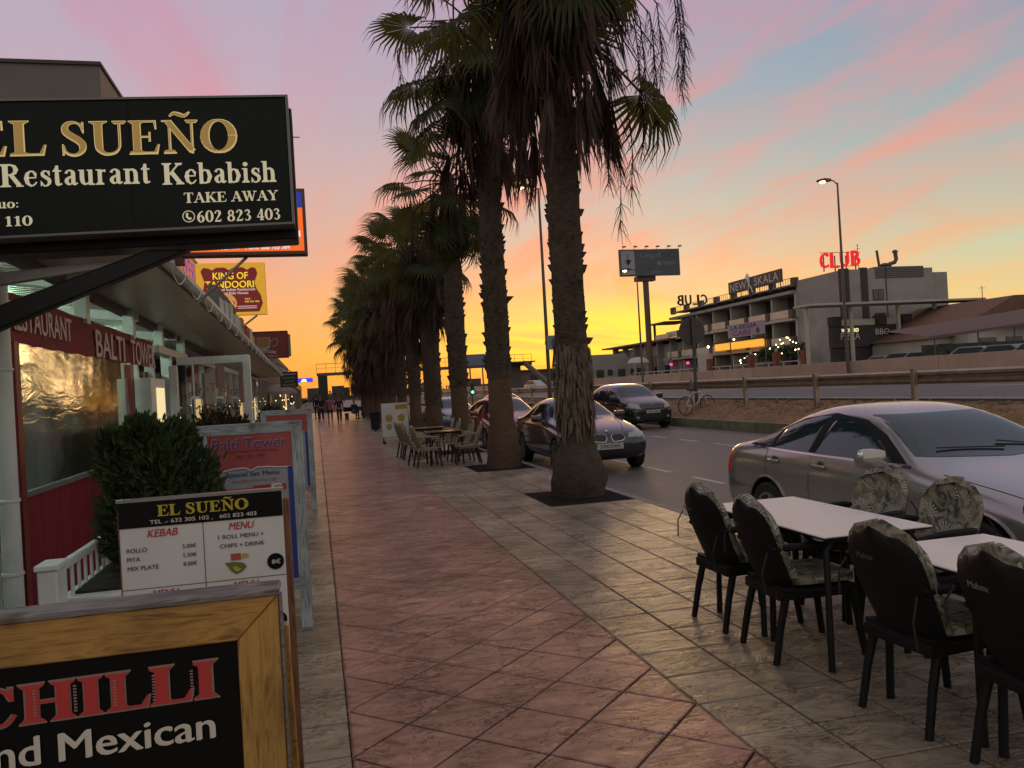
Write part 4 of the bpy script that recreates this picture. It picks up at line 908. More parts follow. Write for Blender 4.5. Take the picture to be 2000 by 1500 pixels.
ord_ = ['nearest palm, with a bulging base and a thick brown skirt',
        'second palm from the camera, smooth tan lower trunk beside the red car',
        'third palm from the camera, its green fans spreading left against the pink sky',
        'fourth palm from the camera, rough trunk rising behind the small white tables', 'fifth palm from the camera, thin trunk right of the yellow menu board',
        'sixth palm from the camera, its skirt merging with the dark mass', 'seventh palm from the camera in the dark mass', 'eighth palm from the camera, hanging skirt nearly reaching head height',
        'ninth palm from the camera in the dark mass', 'tenth palm from the camera near the strolling people', 'eleventh palm from the camera, far along the row', 'farthest palm of the row, outermost to the left against the orange sky']
palm(0, 11.5, ord_[0], 8.9, 4.75, [(0,.37),(.25,.41),(.5,.37),(.72,.265),(.9,.235),(1.3,.275),(1.9,.245),(2.3,.205),(4.5,.215),(9,.24)], 2.0, 22, 105, 1.12, .46, smooth_below=False, droopy=.35)
palm(1, 16.45, ord_[1], 9.4, 5.6, [(0,.37),(.35,.34),(1.0,.25),(1.75,.235),(2.1,.22),(3.2,.23),(5,.20),(9.5,.22)], 1.85, 26, 60, 1.05, .40, droopy=.2)
palm(2, 21.4, ord_[2], 7.6, 5.4, [(0,.32),(.4,.27),(1.2,.22),(3,.22),(8,.22)], 1.75, 25, 16, 1.0, .2, droopy=.12)
palm(3, 26.4, ord_[3], 6.7, 3.5, [(0,.33),(.4,.29),(1.2,.25),(3,.26),(8,.24)], 1.2, 26, 80, .95, .42)
hs = [(31.4,7.3,2.7),(36.3,7.9,2.4),(41.3,7.2,2.0),(46.3,7.3,1.8),(51.3,7.6,1.6),(56.2,7.2,1.5),(61.2,7.6,1.4),(66.2,7.1,1.4)]
for k, (y, H, sk) in enumerate(hs):
    palm(4+k, y, ord_[4+k], H, sk, [(0,.30),(.5,.25),(1.2,.22),(8,.22)], 1.5, 36 if k < 4 else 34, 120 if k < 2 else 150, 1.0+.07*k, .55+.09*k, droopy=.1+.05*k)
# fibrous shag low on the nearest trunk, and its hanging fruit stalks
nearest = [o for o in bpy.data.objects if o.name == 'palm_tree'][0]
rr = random.Random(4); m = MB()
for k in range(420):
    a = rr.uniform(0,6.28); z = rr.uniform(1.05,2.25); r0 = .255+rr.random()*.03; l = rr.uniform(.15,.42); w = rr.uniform(.012,.035)
    ca, sa = math.cos(a), math.sin(a); P = lambda r_, t_2, zz: (r_*ca-t_2*sa, r_*sa+t_2*ca, zz)
    k2 = rr.uniform(.0,.07); m.add([P(r0,-w,z),P(r0,w,z),P(r0+k2*.6,w*.7,z-l*.6),P(r0+k2*.6,-w*.7,z-l*.6),P(r0+k2,rr.uniform(-.04,.04),z-l)], [(0,1,2,3),(3,2,4)])
o = m.build('fibre_shag', mat('dry fibre', (.07,.048,.036), .95, c2=(.16,.115,.085), vscale=7), nearest); o['kind'] = 'stuff'
def stalks(palmobj, specs, seed):
    rr = random.Random(seed)
    for (x, z0, z1, y) in specs:
        m = MB(); p = Vector((.1 if x > 0 else -.1, 0, z0+.9)); pts = [p, Vector((x*.7, y*.5, z0+.8)), Vector((x, y, z0+.2)), Vector((x+.04, y, (z0+z1)/2)), Vector((x-.02, y, z1))]
        m.tube(pts, [.014,.012,.010,.008,.003], 4)
        for k in range(46):
            u = rr.uniform(.45,1); i = min(3, int(u*4)); q = pts[i].lerp(pts[i+1], u*4-i if u < 1 else 1); d = Vector((rr.uniform(-.16,.16), rr.uniform(-.14,.14), -rr.uniform(.06,.38)))
            m.tube([q, q+d*.6, q+d+Vector((0,0,-.06))], [.006,.005,.002], 3, caps=False)
        m.build('fruit_stalk', stalkm, palmobj)
stalks(nearest, [(1.05,5.6,4.35,-.1),(.92,5.4,3.9,.1),(1.3,6.2,5.0,0),(1.6,6.5,5.2,.1),(2.0,7.2,5.9,0),(1.85,7.1,6.1,-.2),(2.15,7.3,6.3,.2),(-.9,6.1,5.0,0),(1.5,7.0,5.7,.3),(.8,5.6,4.6,.2),(1.2,6.6,5.5,-.2),(1.75,7.2,6.2,.2),(1.4,6.8,5.9,-.3)], 3)
p2 = [o for o in bpy.data.objects if o.name == 'palm_tree.001'][0]; p2.rotation_euler.z = 0
stalks(p2, [(-1.0,7.6,6.5,0),(-1.35,7.9,6.9,.2),(1.0,6.6,5.6,0),(.8,6.3,5.3,-.2),(-1.7,8.3,7.2,0)], 5)
p3 = [o for o in bpy.data.objects if o.name == 'palm_tree.002'][0]; p3.rotation_euler.z = 0
stalks(p3, [(-1.0,6.5,5.6,0),(-.7,6.2,5.3,.2),(.7,6.0,5.0,.1)], 6)
# frames clear of the top of the photo: a few big green fans of the nearest palm low on the right and left
for dx, dy, z, a, pt, sc in ((.25,0,6.85,R(-4),R(-42),1.25),(-.2,0,7.4,R(176),R(-24),1.15)):
    o = link('frond', GF[1], nearest, (dx,dy,z)); o.rotation_euler = (0,-pt,a); o.scale = (sc,)*3
for dx, z, a, pt, sc in ((-.1,8.1,R(178),R(-12),1.15),(-.1,7.9,R(200),R(-30),1.1),(-.1,7.7,R(165),R(-34),1.1)):
    o = link('frond', GF[3], p2, (dx,0,z)); o.rotation_euler = (0,-pt,a); o.scale = (sc,)*3

# ================================================================== LEFT: SHOPFRONTS AND SIGNS
blackgloss = mat('black sign face', (.006,.009,.009), .45, spec=.18, var=.3, vscale=1.2, rvar=.08); blackmet = mat('black steel', (.010,.011,.013), .4, .1, spec=.3, var=.3, vscale=5, rvar=.1)
alu = mat('aluminium trim', (.32,.31,.31), .35, .8, var=.15, vscale=6, rvar=.1)
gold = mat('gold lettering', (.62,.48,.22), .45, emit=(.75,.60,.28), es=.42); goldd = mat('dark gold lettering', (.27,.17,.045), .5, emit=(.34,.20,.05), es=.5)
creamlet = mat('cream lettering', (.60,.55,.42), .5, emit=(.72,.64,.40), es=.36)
t = thing('projecting_sign', 'big black sign with gold serif restaurant lettering projecting over the pavement at the upper left', 'sign', (-1.2,5.0,2.98))
sh = .042
def sbox(x0, x1, y0, y1, z0, z1):
    return [(x, y, z + (x+.36)*sh) for z in (z0,z1) for (x,y) in ((x0,y0),(x1,y0),(x1,y1),(x0,y1))]
def shear_box(*a): return MB().add(sbox(*a), [(0,3,2,1),(4,5,6,7),(0,1,5,4),(1,2,6,5),(2,3,7,6),(3,0,4,7)])
shear_box(-1.2,1.12,.0,.13,-.375,.36).build('front_face', blackgloss, t, bevel=.004)
shear_box(-1.2,1.15,.18,.42,-.44,.36).build('rear_box', blackmet, t, bevel=.008)
for a in ((-1.21,1.135,-.012,.15,.36,.372),(-1.21,1.135,-.012,.15,-.388,-.375),(1.12,1.135,-.012,.15,-.375,.36)): shear_box(*a).build('edge_trim', mat('dull trim', (.16,.155,.155), .45, .6), t)
shear_box(.0,.006,-.004,0,-.375,.36).build('panel_seam', mat('seam_and_shadow', (.004,.004,.004), .8), t, (.25,-.001,0))
shear_box(.0,.035,-.003,0,-.36,.35).build('tube_shadow', mat('seam_and_shadow', (.004,.004,.004), .8), t, (.215,0,0))  # the inner tube's shadow, drawn as a dark strip on the face
def gl(me_fn, c, y=-.006):
    x, z = c[0]+1.2, c[1]-2.98
    place(me_fn(0), 'lettering', gold, t, (x, y, z), shy=.03)
def two_tone(txt, c, w, h, g1=.03):
    x, z = c[0]+1.2, c[1]-2.98
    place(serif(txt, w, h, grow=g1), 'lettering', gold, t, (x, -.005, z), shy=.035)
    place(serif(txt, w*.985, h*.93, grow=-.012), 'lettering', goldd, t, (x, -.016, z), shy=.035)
two_tone('SUEÑO', (-.825,3.176), .93, .245, .006); two_tone('EL', (-1.56,3.135), .385, .195, .006)
x0 = -1.2
for txt, c, w, h in (('Restaurant', (-1.225,2.942), .765, .128), ('Kebabish', (-.468,2.953), .625, .125), ('TAKE AWAY', (-.41,2.817), .52, .062), ('602 823 403', (-.375,2.708), .46, .068), ('uo:', (-1.575,2.772), .10, .035), ('110', (-1.525,2.685), .135, .056)):
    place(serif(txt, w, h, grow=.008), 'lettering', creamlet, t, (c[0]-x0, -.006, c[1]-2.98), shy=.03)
m = MB(); n = 24
for i in range(n):
    a, b = 2*math.pi*i/n, 2*math.pi*(i+1)/n
    m.add([(.034*math.cos(a),0,.034*math.sin(a)),(.034*math.cos(b),0,.034*math.sin(b)),(.029*math.cos(b),0,.029*math.sin(b)),(.029*math.cos(a),0,.029*math.sin(a))],[(0,1,2,3)])
m.add([(-.014,0,.016),(-.004,0,.022),(.0,0,.01),(-.006,0,.004),(.004,0,-.008),(.012,0,-.004),(.016,0,-.014),(.004,0,-.022),(-.016,0,-.004)], [tuple(range(9))])
m.build('telephone_icon', creamlet, t, (.55,-.006,-.277))
m = MB(); m.add([(x,y,z) for (x,z) in ((-.7,-.80),(.28,-.43),(.52,-.43),(-.7,-.94)) for y in (.19,.29)], [(0,2,4,6),(7,5,3,1),(0,1,3,2),(2,3,5,4),(4,5,7,6),(6,7,1,0)]); m.build('bracket', blackmet, t, bevel=.008)
m = MB(); m.add([(x,y,z) for (x,z) in ((-.75,-.52),(.1,-.44),(.1,-.47),(-.75,-.60)) for y in (.45,.52)], [(0,2,4,6),(7,5,3,1),(0,1,3,2),(2,3,5,4),(4,5,7,6),(6,7,1,0)]); m.build('bracket', alu, t)
MB().tube([(1.1,.3,.28),(1.19,.3,.28)], .004, 5).build('screw_hook', alu, t)

# --- terrace enclosure
white_p = mat('white painted metal', (.58,.62,.60), .45, var=.12, vscale=5, rvar=.1)
maroon = mat('maroon canvas', (.21,.016,.028), .75, var=.18, vscale=3, bump=.3, bscale=12, bdist=.02)
maroonf = mat('maroon cloth', (.19,.009,.018), .85, var=.25, vscale=14, stretch=(1,1,.15))
pinklet = mat('faded pink lettering', (.70,.55,.53), .7, var=.2, vscale=12)
t = thing('restaurant_terrace', 'enclosed restaurant terrace with maroon lettered valance, clear plastic blind and lit ceiling', 'restaurant', (-2.1,9,0))
def rx(x): return x+2.1
def bx(n_, m_, x0, x1, y0, y1, z0, z1, par=None, **k): return MB().box(x0+2.1, x1+2.1, y0-9, y1-9, z0, z1).build(n_, m_, par or t, **k)
m = MB(); nn = 60; vs = []
for i in range(nn+1):
    y = 5.6 + 6.35*i/nn
    vs += [(.01*math.sin(i*.7), y-9, 2.50-.003*(y-9)), (.022*math.sin(i*.5), y-9, 2.32), (.014*math.sin(i*.9)+.01, y-9, 2.145+.006*math.sin(i*1.3))]
m.add(vs, [(3*i+j, 3*i+j+1, 3*i+4+j, 3*i+3+j) for i in range(nn) for j in (0,1)])
val = m.build('valance', maroon, t, smooth=True)
def vt(txt, y0, y1, z0, z1): place(serif_or(txt, y1-y0, z1-z0), 'lettering', pinklet, t, (.035,(y0+y1)/2-9,(z0+z1)/2), face='+x')
def serif_or(txt, w, h): return sans(txt, w, h, bold=.012)
vt('RESTAURANT', 6.45, 7.98, 2.235, 2.44); vt('BALTI', 8.80, 10.05, 2.15, 2.42); vt('TOWER', 10.38, 11.84, 2.135, 2.435)
# clear blind, creased so that it throws back the sunset in scraps
film = bpy.data.materials.new('clear plastic film'); film.use_nodes = True; ft = film.node_tree; ft.nodes.clear()
go = N(ft, 'ShaderNodeBsdfGlossy'); go.inputs['Roughness'].default_value = .10; go.inputs[0].default_value = (1,1,1,1); tr_ = N(ft, 'ShaderNodeBsdfTransparent'); tr_.inputs[0].default_value = (.80,.82,.82,1)
lw = N(ft, 'ShaderNodeLayerWeight'); lw.inputs[0].default_value = .55
g_ = N(ft, 'ShaderNodeNewGeometry'); mp_ = N(ft, 'ShaderNodeMapping'); mp_.inputs['Scale'].default_value = (1,.28,1.3); L(ft, g_.outputs['Position'], mp_.inputs[0])
nA = N(ft, 'ShaderNodeTexNoise'); nA.inputs['Scale'].default_value = 7; nA.inputs['Detail'].default_value = 5; nA.inputs['Distortion'].default_value = 1.2; L(ft, mp_.outputs[0], nA.inputs[0])
nB = N(ft, 'ShaderNodeTexNoise'); nB.inputs['Scale'].default_value = 1.1; nB.inputs['Detail'].default_value = 3; L(ft, mp_.outputs[0], nB.inputs[0])
bpn = N(ft, 'ShaderNodeBump'); bpn.inputs['Strength'].default_value = .8; bpn.inputs['Distance'].default_value = .0035; L(ft, math_n(ft, 'ADD', nA.outputs[0], math_n(ft, 'MULTIPLY', nB.outputs[0], 5)), bpn.inputs['Height'])
L(ft, bpn.outputs[0], go.inputs['Normal'])
mxx = N(ft, 'ShaderNodeMixShader'); L(ft, math_n(ft, 'ADD', math_n(ft, 'MULTIPLY', lw.outputs['Fresnel'], .30), .05, True), mxx.inputs[0]); L(ft, tr_.outputs[0], mxx.inputs[1]); L(ft, go.outputs[0], mxx.inputs[2])
oo = N(ft, 'ShaderNodeOutputMaterial'); L(ft, mxx.outputs[0], oo.inputs[0])
m = MB(); rr = random.Random(9); ny_, nz_ = 40, 14
vs = [(.004*math.sin(j*.45+.6*math.sin(i*.3))+rr.uniform(-.0012,.0012), 6.62-9+3.7*i/ny_, 1.03+1.12*j/nz_) for i in range(ny_+1) for j in range(nz_+1)]
m.add(vs, [(i*(nz_+1)+j, i*(nz_+1)+j+1, (i+1)*(nz_+1)+j+1, (i+1)*(nz_+1)+j) for i in range(ny_) for j in range(nz_)])
m.build('plastic_blind', film, t, smooth=True, angle=R(80))
m = MB(); vs = []; nn = 190
for i in range(nn+1):
    y = 6.3-9 + 4.35*i/nn; f = .018*math.sin(i*.95)+.008*math.sin(i*.37)
    vs += [(f, y, .10), (f*.8, y, .55), (f*.5, y, 1.035)]
m.add(vs, [(3*i+j, 3*i+j+1, 3*i+4+j, 3*i+3+j) for i in range(nn) for j in (0,1)]); m.build('cloth_skirt', maroonf, t, smooth=True, angle=R(80))
bx('frame_post', mat('maroon frame', (.16,.012,.014), .5), -2.13,-2.06,6.50,6.60,.1,2.15); bx('frame_post', mat('maroon frame', (.16,.012,.014), .5), -2.15,-2.085,10.36,10.55,.1,2.13)
bx('frame_rail', mat('hem grey', (.12,.13,.12), .7), -2.12,-2.075,6.6,10.36,1.02,1.06)
for y in (10.62,12.0): bx('post', white_p, -2.24,-2.13,y,y+.13,.0,2.5, bevel=.005)
bx('post', white_p, -2.24,-2.15,11.1,11.19,1.5,2.2)
for y, zt in ((8.5,2.93),(10.55,2.90),(12.45,2.87),(14.4,2.84)): bx('upper_post', white_p, -2.18,-2.06,y,y+.12,2.45,zt-.06, bevel=.005)
bx('head_beam', white_p, -2.19,-2.04,12.0,33,2.36,2.46)
# roof: sloping white ceiling, outer soffit, gutter
ceil = mat('white ribbed ceiling', (.42,.45,.40), .5, var=.08, vscale=2); soff = mat('soffit sheet', (.46,.41,.35), .35, .2, var=.15, vscale=1.2, rvar=.1)
def rz_(y): return 2.98-.0145*y
m = MB()
for i in range(150):
    y = 5.4+i*.184; 
    for a, b in ((0,.1),(.1,.2)):
        h = .03 if a else 0
        m.add([(.05, y+a-9, rz_(y)+h), (-3.4, y+a-9, rz_(y)+.42+h), (-3.4, y+b-9, rz_(y)+.42+h), (.05, y+b-9, rz_(y)+h)], [(0,1,2,3)])
m.build('ceiling', ceil, t)
m = MB(); m.add([(.8,5.4-9,rz_(5.4)-.01),(.8,33-9,rz_(33)-.01),(-.02,33-9,rz_(33)-.02),(-.02,5.4-9,rz_(5.4)-.02),(.8,5.4-9,rz_(5.4)+.10),(.8,33-9,rz_(33)+.10),(-.02,33-9,rz_(33)+.10),(-.02,5.4-9,rz_(5.4)+.10)],[(0,1,2,3),(4,7,6,5),(0,4,5,1),(1,5,6,2),(2,6,7,3),(3,7,4,0)]); m.build('eave_box', soff, t)
m = MB(); m.add([(-.02,5.4-9,rz_(5.4)-.10),(-.12,5.4-9,rz_(5.4)-.10),(-.12,33-9,rz_(33)-.10),(-.02,33-9,rz_(33)-.10),(-.02,5.4-9,rz_(5.4)),(-.12,5.4-9,rz_(5.4)),(-.12,33-9,rz_(33)),(-.02,33-9,rz_(33))],[(0,1,2,3),(4,7,6,5),(0,4,5,1),(1,5,6,2),(2,6,7,3),(3,7,4,0)]); m.build('beam', mat('brown beam', (.12,.09,.07), .6), t)
for y in (5.2,8.1,11.0,13.9): 
    m = MB(); m.add([(.0,y-9,rz_(y)-.02),(-3.4,y-9,rz_(y)+.38),(-3.4,y+.09-9,rz_(y)+.38),(.0,y+.09-9,rz_(y)-.02),(.0,y-9,rz_(y)-.13),(-3.4,y-9,rz_(y)+.27),(-3.4,y+.09-9,rz_(y)+.27),(.0,y+.09-9,rz_(y)-.13)],[(0,1,2,3),(4,7,6,5),(0,4,5,1),(1,5,6,2),(2,6,7,3),(3,7,4,0)]); m.build('rafter', white_p, t)
m = MB(); m.tube([(.86,5.4-9,rz_(5.4)+.06),(.86,33-9,rz_(33)+.06)], .06, 8); m.build('gutter', white_p, t, smooth=True)
tube_m = emat('fluorescent tube', (.70,1.0,.76), 85)
for y in (6.0,8.9,11.6,15.0): MB().tube([(-1.25,y-9,rz_(y)+.03),(-1.25,y-9+1.2,rz_(y)+.03)], .022, 8).build('fluorescent_tube', tube_m, t)
bx('back_wall', mat('interior wall', (.20,.19,.17), .8, var=.2, vscale=1), -5.5,-5.4,2.6,33,0,3.6)
bx('side_wall', mat('interior wall', (.20,.19,.17), .8), -5.4,-2.3,2.5,2.6,0,3.5); bx('floor', mat('terrace floor', (.09,.05,.04), .6), -5.4,-2.2,2.6,33,.01,.05)
for y in (7.2,9.3): bx('interior_column', white_p, -4.0,-3.8,y,y+.2,.0,3.2)
# white cabinet with a yellow lit pane, then the dark doorway
bx('cabinet', white_p, -2.3,-1.92,9.85+.8,11.0+.6,1.35,1.98, bevel=.01)
bx('lit_pane', emat('yellow lit pane', (1,.82,.42), .8), -1.918,-1.912,10.95,11.5,1.42,1.86)
bx('doorway', mat('black plastic', (.012,.012,.012), .4), -2.4,-2.2,11.7,12.9,.1,2.1)
bx('door_frame', white_p, -2.18,-2.04,12.9,13.0,0,2.36)
# the shopfronts further on
glassd = mat('dark shop glass', (.02,.024,.022), .08, spec=.7, var=.4, vscale=.7); cream = mat('cream render', (.21,.18,.15), .8, var=.15, vscale=2)
bx('shop_wall', cream, -2.3,-2.14,13.0,33,0,.85)
shop_lit = emat('warm shop interior', (1.0,.66,.28), .65)
for i in range(11):
    y = 13.1+i*1.8
    bx('mullion', white_p, -2.2,-2.06,y-.05,y+.05,.0,2.4)
    w = bx('window', white_p if i % 3 else maroon, -2.17,-2.10,y+.06,y+1.74,.85,.95)
    bx('pane', shop_lit if i in (1,6,9) else glassd, -2.15,-2.13,y+.08+(.9 if i in (1,) else 0),y+1.72,.95,1.72 if i in (1,6,9) else 2.34, par=None)
    if i in (1,6,9): bx('pane', glassd, -2.15,-2.13,y+.08,y+1.72,1.76,2.34)
    if i % 2: bx('transom', white_p, -2.19,-2.08,y+.06,y+1.74,1.72,1.77)
for y0, y1, z0, z1 in ((14.6,15.6,2.0,2.45),(18.5,19.8,1.95,2.5),(24,26.5,1.6,2.5)): bx('red_panel', maroon, -2.06,-2.0,y0,y1,z0,z1)
bx('notice_board', mat('black print', (.015,.015,.018), .5), -2.05,-2.0,16.3,17.5,1.35,2.2)
rr = random.Random(21); m = MB()
for i in range(60):
    y = 12+rr.random()*20; m.lathe([(.001,-.012),(.013,0),(.001,.012)], 5, (.2+rr.random()*.1, y-9, .8+rr.random()*.9))
m.build('fairy_lights', emat('fairy light', (1,.78,.42), 2.2), t)
# small looped string lights under the gutter
t2 = thing('light_string', 'loops of pale cable lights hanging under the gutter of the terrace roof', 'string lights', (-1.2,9,2.95))
m = MB(); 
for k in range(14):
    y0 = -1.5+k*1.1; pts = [(.03, y0+u*1.1, rz_(9+y0)-2.95+.03-.16*math.sin(math.pi*u)) for u in (0,.15,.35,.5,.65,.85,1)]
    m.tube(pts, .006, 4, caps=False)
m.build('cable', white_p, t2)
# white down-pipes
for y, x, lab in ((6.3,-2.08,'nearer'),(6.05,-2.16,'outer')):
    tp = thing('downpipe', 'thick white down-pipe with two collars in front of the maroon terrace wall' if lab == 'nearer' else 'white pipe cut by the left edge of the photo beside the thicker one', 'pipe', (x,y,.02))
    MB().tube([(0,0,0),(0,0,2.6)], .062, 14).build('pipe', white_p, tp, smooth=True)
    for z in (.52,1.02,1.92): MB().lathe([(.063,-.012),(.071,-.008),(.071,.008),(.063,.012)], 14, (0,0,z)).build('collar', white_p, tp, smooth=True)
# lit fascia sign over the eave
orng = emat('orange lit acrylic', (1.0,.18,.035), .62); purp = emat('violet letters', (.10,.07,.42), .5)
t = thing('fascia_sign', 'lit orange fascia sign with violet lettering along the terrace eave', 'sign', (-1.28,8.2,rz_(8.2)+.25))
def slant(y0, y1, x0, x1, z0, z1): return MB().add([(x, y, z-.0155*y) for z in (z0,z1) for (x,y) in ((x0,y0),(x1,y0),(x1,y1),(x0,y1))], [(0,3,2,1),(4,5,6,7),(0,1,5,4),(1,2,6,5),(2,3,7,6),(3,0,4,7)])
slant(-1.2,1.85,-.15,0,-.17,.17).build('light_box', orng, t); slant(-1.24,1.89,-.16,.006,.17,.195).build('edge_trim', alu, t); slant(-1.24,1.89,-.16,.006,-.195,-.17).build('edge_trim', alu, t); slant(1.85,1.89,-.16,.006,-.195,.17).build('edge_trim', white_p, t)
place(sans('BALTI TOWER', 2.9, .22, bold=.02), 'lettering', purp, t, (.012,.33,.01), face='+x', shy=-.0155)
t = thing('fascia_sign', 'row of pale and orange letter blocks standing on the eave under the curtain sign', 'sign', (-1.28,17,rz_(17)+.25))
cols = [white_p, mat('orange print', (.40,.10,.02), .6), mat('red print', (.25,.015,.02), .6), mat('yellow print', (.5,.33,.03), .6)]
slant(-4.5,-1.6,-.15,-.02,-.15,.28).build('back_panel', mat('grey panel', (.12,.11,.11), .7), t)
for k in range(11):
    y = -4.3+k*.72; slant(y,y+.45,-.06,.0,-.13,.12+.05*(k % 3)).build('letter_block', cols[(k*3) % 4] if k > 3 else white_p, t)

# --- projecting signs further down
def panel_sign(label, x0, x1, y, z0, z1, d, face, side, frame=None):
    t = thing('projecting_sign', label, 'sign', ((x0+x1)/2, y, (z0+z1)/2))
    w, h = (x1-x0)/2, (z1-z0)/2
    MB().box(-w,w,.0,d,-h,h).build('box', side, t, bevel=.01)
    if face: MB().box(-w+.02,w-.02,-.006,.0,-h+.02,h-.02).build('face', face, t)
    if frame:
        for a in ((-w,w,h-.03,h),(-w,w,-h,-h+.03),(-w,-w+.03,-h+.03,h-.03),(w-.03,w,-h+.03,h-.03)): MB().box(a[0],a[1],-.02,0,a[2],a[3]).build('edge_trim', frame, t)
    return t
or2 = emat('orange lit face', (1.0,.15,.015), .85); bluelit = emat('blue lit face', (.02,.05,.55), .5)
t = panel_sign('lit orange sign with white telephone line, its top hidden behind the black sign', -1.12,.0,8.0,2.985,3.60,.16, or2, mat('brown edge', (.11,.06,.05), .6), mat('brown edge', (.11,.06,.05), .6))
MB().box(-.54,.54,-.012,-.006,.13,.295).build('blue_band', bluelit, t); MB().box(-.50,.47,-.014,-.007,-.165,-.155).build('white_line', emat('white lit lettering', (1,.9,.75), .9), t)
place(sans('Tel: 965 321 799 - Móvil: 686 703 364', .80, .05, bold=.02), 'lettering', emat('pale lit lettering', (.80,.95,1.0), .75), t, (0,-.016,-.235))
MB().box(-.45,.50,-.016,-.012,-.145,-.09).build('white_band', emat('white lit lettering', (1,.9,.75), .9), t); place(sans('INDIAN RESTAURANT AND TAKE AWAY', .9, .045, bold=.02), 'lettering', emat('blue lit lettering', (.05,.15,.6), .6), t, (.02,-.02,-.118))
MB().tube([(.0,.1,-.31),(-.60,.1,-.86)], .014, 6).build('stay', alu, t)
MB().box(-1.2,-.55,.03,.12,-.38,-.3).build('bracket', mat('brown edge', (.11,.06,.05), .6), t)
yel = emat('yellow print lit', (1.0,.50,.03), .55); wine = emat('wine print lit', (.22,.004,.008), .55)
t = panel_sign('wine and yellow curtain sign for a tandoori restaurant with a round dish picture', -2.07,-.80,16,3.23,4.20,.12, None, mat('brown edge', (.11,.06,.05), .6))
MB().box(-.635,.635,-.006,0,-.485,.485).build('curtain', yel, t)
m = MB(); pts = [(-.50,.33),(-.45,.40),(-.36,.39),(-.30,.35),(-.22,.40),(-.08,.40),(0,.35),(.08,.40),(.24,.40),(.32,.35),(.40,.40),(.47,.38),(.50,.28),(.44,.12),(.47,0),(.54,-.12),(.57,-.28),(.50,-.43),(-.50,-.43),(-.57,-.28),(-.54,-.1),(-.46,.02),(-.44,.14)]
m.prism(pts, -.012, -.007, plane='xz'); m.build('curtain_opening', wine, t)
yl2 = emat('yellow lettering lit', (1.0,.72,.02), .8); wl = emat('cream lettering lit', (1,.78,.62), .55)
place(sans('KING OF', .62, .13, bold=.03), 'lettering', yl2, t, (.02,-.016,.245)); place(sans('TANDOORI', .86, .13, bold=.03), 'lettering', yl2, t, (.0,-.016,.085))
place(sans('Traditional Indian Restaurant', .86, .05, bold=.02), 'lettering', wl, t, (.02,-.016,-.01)); place(sans('Karahi and Balti House', .68, .05, bold=.02), 'lettering', wl, t, (-.02,-.016,-.075))
MB().lathe([(.0,-.013),(.19,-.013),(.19,-.016),(.0,-.017)], 28, (-.08,0,-.27), axis='y').build('dish', emat('dish rim', (1,.42,.10), .5), t)
m = MB(); rr = random.Random(3)
for k in range(22):
    a, r_ = rr.uniform(0,6.28), .14*math.sqrt(rr.random()); m.lathe([(.0,-.018-k*.0003),(.035,-.018-k*.0003)], 7, (-.08+r_*math.cos(a),0,-.27+r_*math.sin(a)), axis='y', mi=k % 3, caps=False)
m.build('food', [emat('food red', (.75,.10,.02), .5), emat('food gold', (1,.5,.12), .5), emat('food pale', (1,.65,.4), .5)], t)
place(sans('TLF', .10, .03, bold=.02), 'lettering', yl2, t, (.30,-.016,-.19)); place(sans('966 921-456', .26, .032, bold=.02), 'lettering', yl2, t, (.38,-.016,-.24))
for z in (-.33,-.365): MB().box(.12,.46,-.014,-.0125,z,z+.012).build('gold_line', wl, t)
MB().box(-.3,-.22,-.3,-.02,-.50,-.46).build('floodlight', blackmet, t); MB().tube([(.45,.1,-.49),(-.1,.1,-.9)], .018, 6).build('stay', alu, t)
t = panel_sign('dark red box sign with a white cup emblem and banner below the curtain sign', -2.05,-.74,26,2.90,3.71,.5, mat('dark red face', (.20,.016,.014), .45), mat('dull metal edge', (.16,.13,.13), .5), mat('red trim', (.12,.02,.02), .6))
wl3 = mat('emblem white', (.34,.33,.30), .6); MB().prism([(-.36,.22),(.14,.22),(.13,-.08),(.04,-.14),(-.24,-.14),(-.36,-.02)], -.012, -.006, plane='xz').build('cup', wl3, t)
MB().prism([(-.22,.20),(.10,.20),(.10,-.03),(.0,-.08),(-.18,-.08),(-.22,-.02)], -.018, -.012, plane='xz').build('cup_picture', mat('amber print', (.30,.15,.05), .6), t)
MB().lathe([(.0,-.02),(.07,-.02)], 12, (-.30,0,.04), axis='y', caps=False).build('dark_leaf', mat('dark green print', (.01,.05,.02), .6), t)
MB().tube([(.14,-.01,.10),(.28,-.01,.18),(.36,-.01,.12),(.33,-.01,-.02),(.20,-.01,-.06)], .018, 5).build('handle_swash', wl3, t)
m = MB(); m.prism([(-.34,-.18),(-.05,-.14),(.28,-.20),(.30,-.29),(0,-.24),(-.30,-.27)], -.012, -.006, plane='xz'); m.build('banner', wl3, t); MB().prism([(.05,-.33),(.34,-.36),(.42,-.42),(.10,-.38)], -.012, -.006, plane='xz').build('banner', wl3, t)
MB().box(-.2,.16,-.015,-.0125,-.225,-.205).build('print_line', mat('red print', (.25,.015,.02), .6), t)
MB().box(.655,.72,.05,.5,-.36,.30).build('side_panel', mat('pale side', (.26,.22,.24), .5), t)
t = panel_sign('small dark board sign for an indoor golf range under the red box sign', -1.43,-.70,36,2.12,2.77,.22, mat('dark olive face', (.028,.032,.024), .6), mat('brown edge', (.11,.06,.05), .6), mat('brown edge', (.11,.06,.05), .6))
gw = mat('dull white lettering', (.30,.32,.27), .6)
MB().box(-.30,.30,-.012,-.0065,.19,.25).build('print_line', gw, t)
for k, s_ in enumerate(('INDOOR','GOLF','RANGE')): place(sans(s_, (.52,.36,.52)[k], .085, bold=.03), 'lettering', gw, t, (0,-.012,.065-.145*k))
m = MB(); m.tube([(.1,.1,.33),(-.5,.1,.72)], .02, 5); m.tube([(-.4,.1,.33),(-.7,.1,.6)], .02, 5); m.build('stay', blackmet, t)
